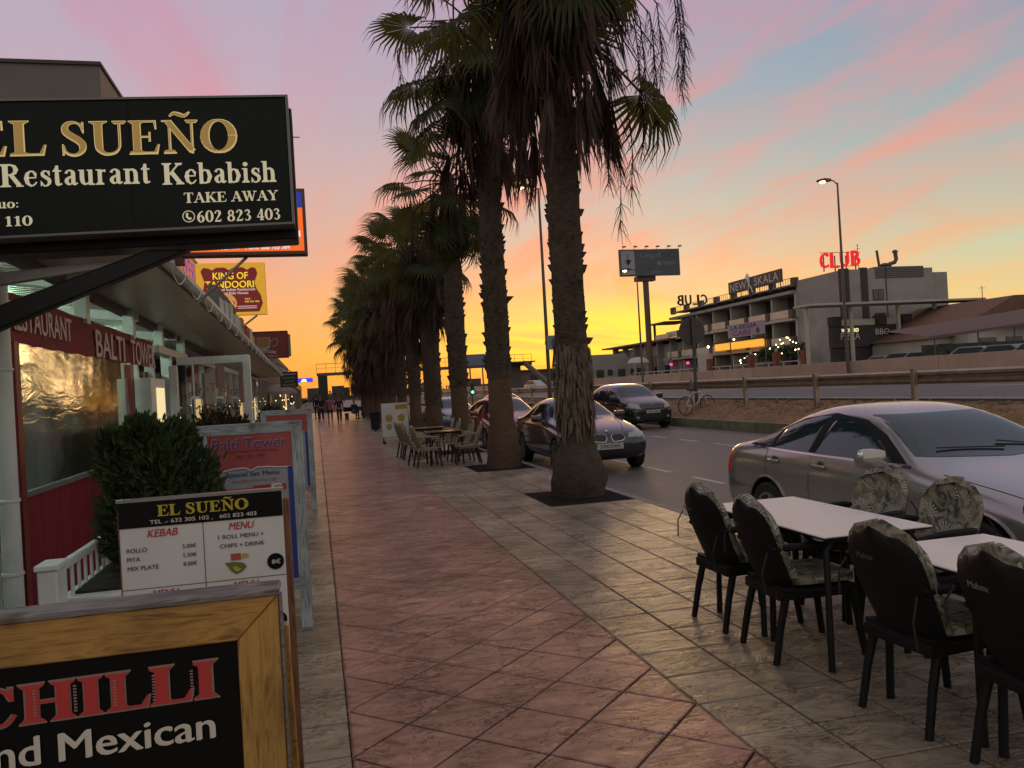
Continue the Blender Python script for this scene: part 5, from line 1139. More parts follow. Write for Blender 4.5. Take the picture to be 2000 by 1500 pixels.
t = panel_sign('small lit blue sign with a pale yellow centre far along the shops', -1.18,-.16,60,2.72,3.02,.3, emat('lit blue', (.02,.06,1.0), 1.2), blackmet)
MB().prism([(-.32,-.13),(.12,-.13),(.02,.08),(-.20,.08)], -.014, -.007, plane='xz').build('yellow_centre', emat('lit lemon', (.95,1.0,.25), 1.3), t)

# --- buildings behind the awnings
t = thing('corner_building', 'plain grey-brown building with a parapet rising behind the black sign', 'building', (-4,18.5,0))
taupe = mat('taupe render', (.165,.145,.135), .85, var=.12, vscale=1.2, bump=.15, bscale=30); taupe2 = mat('tan render', (.30,.22,.17), .85, var=.12, vscale=1.2)
MB().box(-12,0,0,2.0,3.2,8.75).build('wall', taupe, t); MB().box(-.02,.0,.02,1.98,3.2,8.74).build('side_wall', taupe2, t, (.012,0,0)); MB().box(-12.05,.05,-.05,2.05,8.75,8.82).build('coping', mat('dark coping', (.07,.05,.045), .7), t)
MB().box(-12,-.02,2.05,3.2,3.2,8.05).build('wall', taupe2, t); MB().box(-12,-.3,2.0,2.2,8.0,8.45).build('wall', mat('glass block', (.25,.32,.32), .3), t); MB().box(-.06,.01,3.2,5.0,3.2,7.9).build('side_wall', taupe2, t); MB().box(-12,0,3.2,5.0,3.2,7.88).build('wall', taupe, t)
t = thing('shop_building', 'grey building with shuttered windows behind the curtain sign', 'building', (-3.3,24,0))
MB().box(-6,0,0,10,2.9,5.75).build('wall', taupe, t)
MB().box(-6.05,.08,-.08,10,5.75,5.85).build('coping', taupe2, t); MB().box(-.9,-.5,-.04,0,4.9,5.6).build('shutter', mat('shutter olive', (.2,.19,.1), .7), t); MB().box(-1.7,-1.3,-.04,0,4.9,5.6).build('shutter', mat('shutter olive', (.2,.19,.1), .7), t)
for y in (1.5,4.5,7.5): MB().box(0,.04,y,y+1.2,3.7,5.0).build('window', winm, t)
t = thing('shop_building', 'farther row of shops with pale columns and lit entrances', 'building', (-2.2,34,0))
MB().box(-6,-.3,0,50,0,4.6).build('wall', taupe, t); MB().box(-1.2,.9,26,48,2.32,2.72).build('fascia', mat('tan fascia', (.26,.18,.12), .7), t); MB().box(-.4,.0,0,26,2.5,2.8).build('eave', taupe2, t)
for k in range(13): MB().box(-.12,.06,1+k*1.9,1.2+k*1.9,0,2.5).build('column', mat('pale column', (.30,.26,.2), .7), t)
for k in range(4): MB().box(.7,.85,26.2+k*5.5,26.4+k*5.5,0,2.3).build('column', mat('pale column', (.30,.26,.2), .7), t)
for k in range(9): MB().box(-.3,-.26,2+k*5,4+k*5,.2,2.1).build('window', shop_lit if k % 3 == 1 else glassd, t)
rr = random.Random(31); m = MB()
for i in range(26): m.lathe([(.001,-.03),(.035,0),(.001,.03)], 6, (.2+rr.random()*.5, 6+rr.random()*32, 1.1+rr.random()*1.2))
m.build('small_lamps', emat('small lamp', (1,.8,.4), 2.5), t)
t = thing('parasol', 'closed-in pale parasol canopy under the small golf sign', 'parasol', (-1.75,40,0))
MB().lathe([(.95,1.86),(.9,2.0),(.5,2.2),(.04,2.36)], 10).build('canopy', mat('parasol cloth', (.30,.22,.2), .85), t); MB().tube([(0,0,0),(0,0,2.3)], .025, 8).build('pole', white_p, t); MB().lathe([(.22,0),(.22,.08),(.05,.1)], 12).build('base', concrete, t)

# --- glass windbreak with reversed red script
redscript = mat('red window lettering', (.26,.045,.03), .6)
t = thing('glass_windbreak', 'white-framed glass windbreak with reversed red lettering standing across the terrace front', 'screen', (-1.08,9.3,0))
for a in ((-.41,-.33,0,2.05),(.33,.41,0,2.13)): MB().box(a[0],a[1],-.04,.04,a[2],a[3]).build('post', white_p, t, bevel=.006)
MB().box(-.33,.33,-.035,.035,2.05,2.13).build('rail', white_p, t); MB().box(-.33,.33,-.03,.03,.3,.38).build('rail', white_p, t); MB().box(-.06,-.05,-.03,.03,.38,2.05).build('mullion', white_p, t, (-.12,0,0))
clearg = bpy.data.materials.new('clear glass'); clearg.use_nodes = True; ct = clearg.node_tree; ct.nodes.clear()
g1 = N(ct, 'ShaderNodeBsdfGlossy'); g1.inputs['Roughness'].default_value = .02; t1 = N(ct, 'ShaderNodeBsdfTransparent'); t1.inputs[0].default_value = (.9,.93,.92,1); l1 = N(ct, 'ShaderNodeLayerWeight'); l1.inputs[0].default_value = .3
x1 = N(ct, 'ShaderNodeMixShader'); L(ct, l1.outputs['Fresnel'], x1.inputs[0]); L(ct, t1.outputs[0], x1.inputs[1]); L(ct, g1.outputs[0], x1.inputs[2]); o1 = N(ct, 'ShaderNodeOutputMaterial'); L(ct, x1.outputs[0], o1.inputs[0])
MB().box(-.33,.33,-.004,.004,.38,2.05).build('glass', clearg, t)
place(sans('WELCOME', .56, .075, bold=.01), 'lettering', redscript, t, (.02,.012,1.58), face='+y')
me = sans('Balti Tower', .60, .09, bold=.01)
for v in me.vertices: v.co.y += .10 - 1.1*(v.co.x)**2
place(me, 'lettering', redscript, t, (.0,.012,1.70), face='+y')

# --- low white lattice fence and planter, shrubs
t = thing('picket_fence', 'low white wooden lattice fence in front of the maroon cloth', 'fence', (-1.3,4.45,0))
MB().box(-.045,.045,-.08,.08,0,.87).build('post', white_p, t, bevel=.008); MB().box(-.055,.055,-.09,.09,.87,.90).build('post_cap', white_p, t, bevel=.006)
MB().box(-.02,.02,.09,1.15,.825,.87).build('top_rail', white_p, t, bevel=.006); MB().box(-.03,.03,.09,1.15,.10,.15).build('bottom_rail', white_p, t); MB().box(-.045,.045,1.15,1.25,0,.87).build('post', white_p, t, bevel=.008)
sl = MB().box(-.007,.007,-.013,.013,.15,.82).mesh('slat', white_p, bevel=.002)
for k in range(8): link('slat', sl, t, (0,.20+k*.128,0))
MB().box(-.014,-.008,.1,1.15,.56,.60).build('cross_slat', white_p, t)
t = thing('planter_box', 'white trough planter holding the big dark shrub behind the menu board', 'planter', (-1.05,5.3,0))
MB().box(-.28,.28,-.55,.55,.0,.62).build('trough', white_p, t, bevel=.02); MB().box(-.31,.31,-.58,.58,.62,.66).build('rim', white_p, t, bevel=.01); MB().box(-.25,.25,-.5,.5,.64,.68).build('soil', soil, t, (0,0,-.005))
conif = mat('conifer foliage', (.016,.032,.008), .8, c2=(.085,.125,.03), vscale=4, rnd=.2, coords='World')
conir = mat('browned foliage', (.03,.022,.008), .8, c2=(.075,.05,.018), vscale=4, coords='World')
def shrub(name, label, loc, lobes, n, seed, mm, leaf=.022, cat='shrub'):
    rr = random.Random(seed); t = thing(name, label, cat, loc); m = MB()
    for k in range(n):
        cx, cy, cz, rx_, rz2 = lobes[k % len(lobes)]
        d = Vector((rr.gauss(0,1), rr.gauss(0,1), rr.gauss(0,1))).normalized(); rad = (.35+.65*rr.random()**.5)*(1+.20*math.sin(9*d.x+5*d.z)*math.sin(7*d.y+6*d.z+2))*(1.25 if rr.random() < .05 else 1); p = Vector((cx+d.x*rx_*rad, cy+d.y*rx_*rad, cz+d.z*rz2*rad))
        up_ = (d+Vector((0,0,.8))+Vector((rr.uniform(-.5,.5) for _ in range(3)))).normalized(); s_ = up_.cross(Vector((rr.random(),rr.random(),.1))).normalized(); l = leaf*rr.uniform(1.2,3.2); w = leaf*rr.uniform(.3,.7)
        m.add([p-s_*w, p+s_*w, p+up_*l*.6+s_*w*.8, p+up_*l, p+up_*l*.6-s_*w*.8], [(0,1,2,3,4)])
    o = m.build('foliage', mm, t); o['kind'] = 'stuff'
    m = MB(); c = lobes[0]
    m.tube([(0,0,0),(c[0]*.5,c[1]*.5,c[2]*.6),(c[0],c[1],c[2]+c[4]*.5)], [.03,.022,.008], 6)
    for q in lobes[1:]: m.tube([(0,0,.05),(q[0]*.6,q[1]*.6,q[2]*.7),(q[0],q[1],q[2])], [.018,.012,.006], 5)
    m.build('stem', stalkm, t); return t
shrub('conifer_shrub', 'big dark bushy conifer in the white trough behind the menu board', (-.95,5.3,.62), [(0,0,.46,.27,.42),(-.16,.0,.66,.16,.18),(.18,.0,.56,.16,.22),(.03,-.1,.66,.16,.22),(-.2,0,.34,.14,.3),(.1,.1,.2,.26,.28),(.24,-.05,.42,.12,.2),(-.05,-.12,.84,.09,.10),(.12,0,.80,.09,.10),(-.24,.0,.78,.07,.1),(.27,0,.22,.12,.2)], 14500, 5, conif)
shrub('conifer_shrub', 'browner shrub at the foot of the glass windbreak', (-1.0,8.7,.75), [(0,0,.52,.25,.26),(-.22,0,.42,.18,.25),(.22,0,.45,.17,.26),(.1,0,.2,.3,.3)], 8000, 6, conir)
shrub('conifer_shrub', 'green shrub against the shop wall right of the windbreak post', (-1.0,12.4,.5), [(0,0,.5,.24,.32),(.1,.2,.3,.25,.3)], 4500, 7, conif)
shrub('conifer_shrub', 'dark shrub in front of the far pale columns', (-1.35,26,.3), [(0,0,.75,.36,.42),(.2,.2,.45,.35,.4)], 3500, 8, conif, .03)
t = thing('planter_box', 'low planter under the browner shrub at the windbreak', 'planter', (-1.0,8.7,0)); MB().box(-.4,.4,-.22,.22,0,.76).build('trough', white_p, t, bevel=.02); MB().box(-.36,.36,-.18,.18,.74,.78).build('soil', soil, t)
t = thing('planter_box', 'low planter under the green shrub by the shop wall', 'planter', (-1.0,12.4,0)); MB().box(-.25,.25,-.25,.25,0,.5).build('trough', blackmet, t, bevel=.02); MB().box(-.21,.21,-.21,.21,.48,.52).build('soil', soil, t)
t = thing('planter_box', 'dark planter under the shrub by the pale columns', 'planter', (-1.35,26,0)); MB().box(-.3,.3,-.3,.3,0,.32).build('trough', blackmet, t, bevel=.02); MB().box(-.26,.26,-.26,.26,.3,.34).build('soil', soil, t)

# --- pavement boards
def wood(name, c, c2, sc=(1,1,1), stretch=(9,9,.8), rough=.55, knots=True):
    m = bpy.data.materials.new(name); m.use_nodes = True; t = m.node_tree; b = t.nodes['Principled BSDF']
    g = N(t, 'ShaderNodeTexCoord'); mp = N(t, 'ShaderNodeMapping'); mp.inputs['Scale'].default_value = stretch; L(t, g.outputs['Object'], mp.inputs[0])
    n1 = N(t, 'ShaderNodeTexNoise'); n1.inputs['Scale'].default_value = 4.5; n1.inputs['Detail'].default_value = 7; n1.inputs['Distortion'].default_value = 1.8; L(t, mp.outputs[0], n1.inputs[0])
    n2 = N(t, 'ShaderNodeTexNoise'); n2.inputs['Scale'].default_value = 5; n2.inputs['Detail'].default_value = 3; L(t, g.outputs['Object'], n2.inputs[0])
    cr = ramp(t, n1.outputs[0], [(.28, tuple(x*.45 for x in c)), (.38, c), (.5, c2), (.6, c), (.72, tuple(x*.5 for x in c))])
    vk = N(t, 'ShaderNodeTexVoronoi'); vk.inputs['Scale'].default_value = 5.5; L(t, g.outputs['Object'], vk.inputs[0]); cr = mix(t, 1.0, cr, ramp(t, vk.outputs['Distance'], [(.05,(.25,.18,.14)),(.14,(.7,.55,.45)),(.2,(1,1,1))]), 'MULTIPLY') if knots else cr; cr = mix(t, 1.0, cr, ramp(t, n2.outputs[0], [(.3,(.62,)*3),(.6,(1.1,)*3)]), 'MULTIPLY')
    L(t, cr, b.inputs['Base Color']); b.inputs['Roughness'].default_value = rough
    bp = N(t, 'ShaderNodeBump'); bp.inputs['Strength'].default_value = .5; bp.inputs['Distance'].default_value = .003; L(t, n1.outputs[0], bp.inputs['Height']); L(t, bp.outputs[0], b.inputs['Normal'])
    return m
pine_h = wood('yellow pine rail', (.30,.15,.035), (.42,.23,.06), stretch=(.9,9,9)); pine_v = wood('yellow pine stile', (.32,.17,.04), (.44,.25,.065)); greyw = wood('weathered grey wood', (.12,.10,.10), (.22,.19,.19), stretch=(.9,9,9)); brownw = wood('brown wood', (.13,.055,.022), (.22,.095,.04))
wh_h = wood('weathered white rail', (.26,.31,.33), (.42,.48,.50), stretch=(.7,12,12), rough=.7); wh_v = wood('weathered white stile', (.26,.31,.33), (.42,.48,.50), stretch=(12,12,.7), rough=.7)
def frame_parts(t, w, h, fw_, d, mh, mv, z0=0.0, legs=0.0):
    """mitred picture frame, width w, height h standing from z0"""
    for (a, mm, nm) in ((((-w/2,z0+h),(w/2,z0+h),(w/2-fw_,z0+h-fw_),(-w/2+fw_,z0+h-fw_)), mh, 'top_rail'),
                    (((-w/2,z0+legs),(w/2,z0+legs),(w/2-fw_,z0+legs+fw_),(-w/2+fw_,z0+legs+fw_)), mh, 'bottom_rail')):
        MB().prism(list(a), 0, d, plane='xz').build(nm, mm, t, bevel=.003)
    for s in (-1,1):
        MB().prism([(s*w/2,z0+h-.0015),(s*(w/2-fw_),z0+h-fw_-.0015),(s*(w/2-fw_),z0+(legs and 0.0)),(s*w/2,z0)], 0.001, d-.001, plane='xz').build('stile', mv, t, bevel=.003)
t = thing('menu_easel', 'yellow pine pavement board, nearest at lower left, with red Chilli lettering on black', 'signboard', (-.455,1.9,0))
t.rotation_euler = (0,0,0)
frame_parts(t, .70, 1.20, .092, .035, pine_h, pine_v, 0, .12)
MB().box(-.352,.352,-.004,.095,1.1985,1.213).build('weathered_edge', greyw, t, bevel=.003)
MB().box(.351,.356,-.003,.038,.0,1.197).build('weathered_side', greyw, t)
blk = mat('black panel print', (.005,.005,.005), .5, spec=.15)
MB().box(-.262,.262,.012,.02,.21,1.11).build('panel', blk, t)
redp = mat('red print lettering', (.46,.035,.03), .5); greyp = mat('grey outline print', (.30,.17,.16), .5); cream2 = mat('cream print lettering', (.60,.55,.48), .5)
place(serif('CHILLI', .492, .088, grow=.035, stem=None), 'lettering', greyp, t, (-.03,.010,1.028), shy=.012); place(serif('CHILLI', .480, .078, grow=.012), 'lettering', redp, t, (-.03,.0075,1.028), shy=.012)
m = MB()
for k in range(6):   # pale dotted ornament down each stem
    for j in range(9): m.box(-.225+k*.077-.003,-.225+k*.077+.003,0,.0005,-.028+j*.0065,-.0245+j*.0065)
m.build('stem_ornament', greyp, t, (.0,.0062,1.028))
place(sans('and', .130, .062, bold=.022), 'lettering', cream2, t, (-.2075,.008,.929), shy=.01); place(sans('Mexican', .312, .060, bold=.022), 'lettering', cream2, t, (.047,.008,.930), shy=.01)
MB().box(-.2,.2,.008,.011,.62,.80).build('lower_print', cream2, t)
for s in (-1,1):
    m = MB(); m.add([(x,y,z) for (y,z) in ((.04,1.12),(.075,1.12),(.50,0),(.465,0)) for x in (s*.34-.025,s*.34+.025)], [(0,2,4,6),(7,5,3,1),(0,1,3,2),(2,3,5,4),(4,5,7,6),(6,7,1,0)]); m.build('leg', pine_v, t, bevel=.003)

wprint = mat('white print panel', (.60,.585,.585), .5, var=.06, vscale=4); redm = mat('red menu lettering', (.42,.03,.04), .5); inkm = mat('dark ink', (.035,.035,.04), .5); goldm = mat('gold menu lettering', (.45,.36,.03), .4)
t = thing('menu_easel', 'white kebab menu board with a black header, standing behind the yellow pine board', 'signboard', (-.40,3.0,0))
MB().box(-.265,.265,-.004,.02,.10,1.315).build('panel', wprint, t, bevel=.004); MB().box(-.27,.27,-.008,.024,1.312,1.322).build('edge_trim', alu, t)
MB().box(-.2648,.2648,-.007,-.0045,1.225,1.311).build('header', blk, t)
def mt(fn, x, z): return (x+.40, -.009, z)
place(serif('EL SUEÑO', .295, .048, grow=.018), 'lettering', goldm, t, (.005,-.009,1.282), shy=-.0)
place(sans('TEL .- 632 305 102 ,   602 823 403', .345, .0155, bold=.012), 'lettering', wprint, t, (.005,-.009,1.240))
place(sans('KEBAB', .098, .026, bold=.02, shear=.25), 'lettering', redm, t, (-.13,-.006,1.203)); place(sans('MENU', .085, .026, bold=.02, shear=.25), 'lettering', redm, t, (.125,-.006,1.203))
for k, (a, b) in enumerate((('ROLLO','5.00€'),('PITA','5.50€'),('MIX PLATE','8.00€'))):
    z = 1.150-.030*k; l = sans(a, None, .0145, bold=.01); w = max(v.co.x for v in l.vertices)
    place(l, 'lettering', inkm, t, (-.245+w,-.006,z)); l = sans(b, None, .0145, bold=.01); w = max(v.co.x for v in l.vertices); place(l, 'lettering', inkm, t, (-.025-w,-.006,z))
place(sans('1 ROLL MENU +', .150, .0145, bold=.01), 'lettering', inkm, t, (.122,-.006,1.168)); place(sans('CHIPS + DRINK', .148, .0145, bold=.01), 'lettering', inkm, t, (.125,-.006,1.137))
m = MB(); m.box(-.265,.265,-.0055,-.0045,1.018,1.020); m.box(-.001,.001,-.0055,-.0045,.60,1.225); m.box(-.265,.265,-.0055,-.0045,.815,.817); m.box(-.265,.265,-.0055,-.0045,.60,.602); m.build('ruled_lines', inkm, t)
place(sans('MENU', .085, .026, bold=.02, shear=.25), 'lettering', redm, t, (-.13,-.006,.998)); place(sans('MENU', .085, .026, bold=.02, shear=.25), 'lettering', redm, t, (.13,-.006,.998))
gp, rp, yp_ = mat('salad print', (.10,.16,.03), .6), mat('can print red', (.40,.08,.05), .6), mat('chips print', (.42,.33,.05), .6)
MB().box(.085,.118,-.0065,-.0045,1.085,1.108).build('can_picture', rp, t); MB().prism([(.12,1.088),(.145,1.092),(.14,1.104),(.122,1.106)], -.0062, -.0045, plane='xz').build('chips_picture', yp_, t)
MB().prism([(.065,1.078),(.09,1.08),(.125,1.074),(.135,1.06),(.12,1.044),(.10,1.036),(.083,1.05)], -.0066, -.0045, plane='xz').build('wrap_picture', gp, t); MB().prism([(.090,1.066),(.105,1.062),(.118,1.052),(.106,1.045),(.094,1.05)], -.0072, -.0066, plane='xz').build('wrap_filling', yp_, t)
for z in (1.068,.865,.665):
    MB().lathe([(.0,-.008),(.028,-.008),(.028,-.0045)], 24, (.232,0,z), axis='y').build('price_disc', blk, t); place(sans('8€', .03, .016, bold=.03), 'lettering', wprint, t, (.234,-.0095,z))
for s in (-1,1):
    m = MB(); m.add([(x,y,z) for (y,z) in ((.024,1.25),(.06,1.25),(.46,0),(.42,0)) for x in (s*.255-.02,s*.255+.02)], [(0,2,4,6),(7,5,3,1),(0,1,3,2),(2,3,5,4),(4,5,7,6),(6,7,1,0)]); m.build('leg', brownw, t, bevel=.003)
    MB().box(s*.255-.02,s*.255+.02,.021,.045,0,1.28).build('stile', brownw, t, (.0 if s < 0 else .012,0,0), bevel=.003)

rosep = mat('rose print panel', (.36,.07,.075), .55, var=.12, vscale=3); skyp = mat('pale blue print panel', (.30,.32,.36), .55); bluep = mat('blue print', (.02,.035,.26), .5); violp = mat('violet ink', (.10,.05,.20), .5)
def balti_board(loc, label, full):
    t = thing('menu_easel', label, 'signboard', loc, 0, 'white framed menu easels on the pavement')
    frame_parts(t, .72, 1.475, .078, .035, wh_h, wh_v, 0, .28)
    MB().box(-.282,.282,.010,.018,.35,1.40).build('panel', skyp, t)
    pts = [(-.282,1.399),(.282,1.399),(.282,1.155),(.20,1.158),(.10,1.168),(.04,1.168),(.0,1.146),(-.04,1.168),(-.12,1.166),(-.20,1.150),(-.282,1.120)]
    MB().prism(pts, .006, .010, plane='xz').build('rose_header', rosep, t)
    m = MB(); q = pts[2:]; 
    m.add([(x,.004,z-dz) for x, z in q for dz in (.0,.010)], [(2*i,2*i+1,2*i+3,2*i+2) for i in range(len(q)-1)]); m.build('header_edge', wprint, t)
    m = MB(); m.add([(x,.0035,z-dz) for x, z in q for dz in (.010,.013)], [(2*i,2*i+1,2*i+3,2*i+2) for i in range(len(q)-1)]); m.build('header_line', inkm, t)
    MB().box(.248,.282,.004,.010,.352,1.152).build('blue_border', bluep, t); MB().box(-.282,-.255,.004,.010,.352,1.115).build('blue_border', bluep, t)
    if full:
        place(sans('Balti Tower', .50, .078, bold=.015), 'lettering', mat('pale rose ink', (.5,.32,.36), .5), t, (-.005,.0045,1.338)); place(sans('Balti Tower', .497, .074, bold=.006), 'lettering', violp, t, (-.002,.003,1.335))
        place(sans('Indian Restaurant & Take Away', .34, .022, bold=.01), 'lettering', mat('wine ink', (.20,.02,.06), .5), t, (.01,.003,1.278)); place(sans('965 321 799', .19, .026, bold=.012), 'lettering', mat('wine ink', (.20,.02,.06), .5), t, (.0,.003,1.243))
        place(sans('Special Set Menu', .36, .042, bold=.015), 'lettering', bluep, t, (.01,.003,1.115)); place(sans('INCLUDES WITH THE CAFE', .30, .018), 'lettering', rosep, t, (.02,.003,1.07))
        MB().box(-.26,.02,.003,.009,.985,1.02).build('red_strip', redm, t); MB().box(.01,.23,.0025,.009,.995,1.035).build('red_strip', redm, t); MB().box(.13,.20,-.001,.0024,.99,1.04).build('price_patch', wprint, t)
        place(sans('-40', .06, .03), 'lettering', inkm, t, (.165,-.003,1.015)); place(sans('Only', .07, .026), 'lettering', inkm, t, (.08,.0005,1.014))
        for k in range(11): MB().box(-.12-.01*(k % 3),.10+.02*(k % 4),.004,.0095,.925-.045*k,.933-.045*k).build('print_line', inkm, t)
    for s in (-1,1):
        m = MB(); m.add([(x,y,z) for (y,z) in ((.036,1.42),(.07,1.42),(.50,0),(.46,0)) for x in (s*.325-.03,s*.325+.03)], [(0,2,4,6),(7,5,3,1),(0,1,3,2),(2,3,5,4),(4,5,7,6),(6,7,1,0)]); m.build('leg', brownw, t, bevel=.003)
    return t
balti_board((-.47,6.06,0), 'white framed easel with a rose header and special set menu, right of the conifer', True)
balti_board((-.43,12.3,0), 'second white framed easel, a strip of it showing behind the special set menu easel', False)
t = thing('menu_easel', 'small dark easel with a pale wooden frame just above the white easels', 'signboard', (-.50,16,0))
frame_parts(t, .62, 1.42, .05, .03, wh_h, brownw, 0, .2); MB().box(-.26,.26,.01,.02,.2,1.37).build('panel', mat('dark brown print', (.03,.016,.014), .5), t)
place(sans('THE PALMERA', .36, .06, bold=.02), 'lettering', cream2, t, (0,.006,1.31)); 
for s in (-1,1): MB().lathe([(.0,.003),(.035,.003),(.035,.01)], 10, (s*.225,0,1.29), axis='y').build('picture_dot', mat('food pink', (.35,.15,.12), .6), t)
for z in (1.22,1.15,1.08): MB().box(-.16,.16,.006,.01,z,z+.02).build('print_line', mat('amber print', (.30,.15,.05), .6), t)

# ================================================================== TABLES AND CHAIRS
wicker = mat('black resin', (.006,.0055,.005), .6, spec=.25, var=.3, vscale=60, bump=.8, bscale=170, bdist=.003, rvar=.12)
def camo_mat():
    """olive cloth with a pale palm-leaf print"""
    m = bpy.data.materials.new('palm leaf print cloth'); m.use_nodes = True; t = m.node_tree; b = t.nodes['Principled BSDF']
    g = N(t, 'ShaderNodeTexCoord'); oi = N(t, 'ShaderNodeObjectInfo'); va = N(t, 'ShaderNodeVectorMath', operation='ADD'); cb_ = N(t, 'ShaderNodeCombineXYZ')
    for i in range(3): L(t, oi.outputs['Random'], cb_.inputs[i])
    sc_ = N(t, 'ShaderNodeVectorMath', operation='SCALE'); L(t, cb_.outputs[0], sc_.inputs[0]); sc_.inputs['Scale'].default_value = 9; L(t, g.outputs['Object'], va.inputs[0]); L(t, sc_.outputs[0], va.inputs[1])
    vo = N(t, 'ShaderNodeTexVoronoi'); vo.inputs['Scale'].default_value = 7.5; L(t, va.outputs[0], vo.inputs[0])
    sp_ = N(t, 'ShaderNodeVectorMath', operation='SUBTRACT'); L(t, va.outputs[0], sp_.inputs[0]); L(t, vo.outputs['Position'], sp_.inputs[1])
    s3 = N(t, 'ShaderNodeSeparateXYZ'); L(t, sp_.outputs[0], s3.inputs[0])
    ang = math_n(t, 'ARCTAN2', s3.outputs[1], s3.outputs[2]); pet = math_n(t, 'SINE', math_n(t, 'MULTIPLY', ang, 15))
    half = math_n(t, 'GREATER_THAN', math_n(t, 'SINE', math_n(t, 'ADD', ang, math_n(t, 'MULTIPLY', vo.outputs['Distance'], 3))), -.1)
    leaf = math_n(t, 'MULTIPLY', math_n(t, 'GREATER_THAN', pet, .1), math_n(t, 'MULTIPLY', half, math_n(t, 'LESS_THAN', vo.outputs['Distance'], .52)))
    n1 = N(t, 'ShaderNodeTexNoise'); n1.inputs['Scale'].default_value = 11; n1.inputs['Detail'].default_value = 4; n1.inputs['Distortion'].default_value = 1.5; L(t, va.outputs[0], n1.inputs[0])
    cr = ramp(t, n1.outputs[0], [(.36,(.035,.036,.028)),(.44,(.11,.115,.08)),(.53,(.20,.165,.12)),(.60,(.26,.24,.20)),(.66,(.06,.065,.045))])
    hue = mix(t, oi.outputs['Random'], (.36,.355,.31), (.31,.285,.23))
    L(t, mix(t, leaf, cr, hue), b.inputs['Base Color']); b.inputs['Roughness'].default_value = .85; return m
camo = camo_mat(); tie = mat('black tie ribbon', (.015,.015,.014), .8); tag_m = mat('pale back lettering', (.22,.20,.18), .6)
def grid_shell(fn, nu, nv, th, closed=False):
    """sheet fn(u,v) with thickness along its normals"""
    P = [[Vector(fn(i/nu, j/nv)) for j in range(nv+1)] for i in range(nu+1)]; vs = []; 
    for i in range(nu+1):
        for j in range(nv+1):
            a = P[min(i+1,nu)][j]-P[max(i-1,0)][j]; b = P[i][min(j+1,nv)]-P[i][max(j-1,0)]; n = a.cross(b); n = n.normalized() if n.length > 1e-9 else Vector((0,0,1))
            vs.append(P[i][j]+n*th/2); 
    k = len(vs)
    for i in range(nu+1):
        for j in range(nv+1):
            a = P[min(i+1,nu)][j]-P[max(i-1,0)][j]; b = P[i][min(j+1,nv)]-P[i][max(j-1,0)]; n = a.cross(b); n = n.normalized() if n.length > 1e-9 else Vector((0,0,1))
            vs.append(P[i][j]-n*th/2)
    I = lambda i, j: i*(nv+1)+j; fs = []
    for i in range(nu):
        for j in range(nv):
            fs += [(I(i,j),I(i+1,j),I(i+1,j+1),I(i,j+1)), (k+I(i,j),k+I(i,j+1),k+I(i+1,j+1),k+I(i+1,j))]
    for i in range(nu): fs += [(I(i,0),k+I(i,0),k+I(i+1,0),I(i+1,0)), (I(i,nv),I(i+1,nv),k+I(i+1,nv),k+I(i,nv))]
    for j in range(nv): fs += [(I(0,j),I(0,j+1),k+I(0,j+1),k+I(0,j)), (I(nu,j),k+I(nu,j),k+I(nu,j+1),I(nu,j+1))]
    return MB().add(vs, fs)
def hw_back(v):   # half width of the back with height (v 0..1), rounded at the top
    return .205+.028*math.sin(v*math.pi*.75) if v < .62 else (.205+.028*math.sin(.62*math.pi*.75))*math.sqrt(max(0.0, 1-((v-.62)/.38)**2.3))
def back_fn(du, off, z0=.40, z1=.90):
    def f(u, v):
        w = max(.004, hw_back(v)+du); s = (u*2-1); x = .0-.055-.14*v-.02*math.sin(v*3)+off + .075*(s*s)*(1-.35*v) ; return (x, s*w, z0+(z1-z0)*v)
    return f
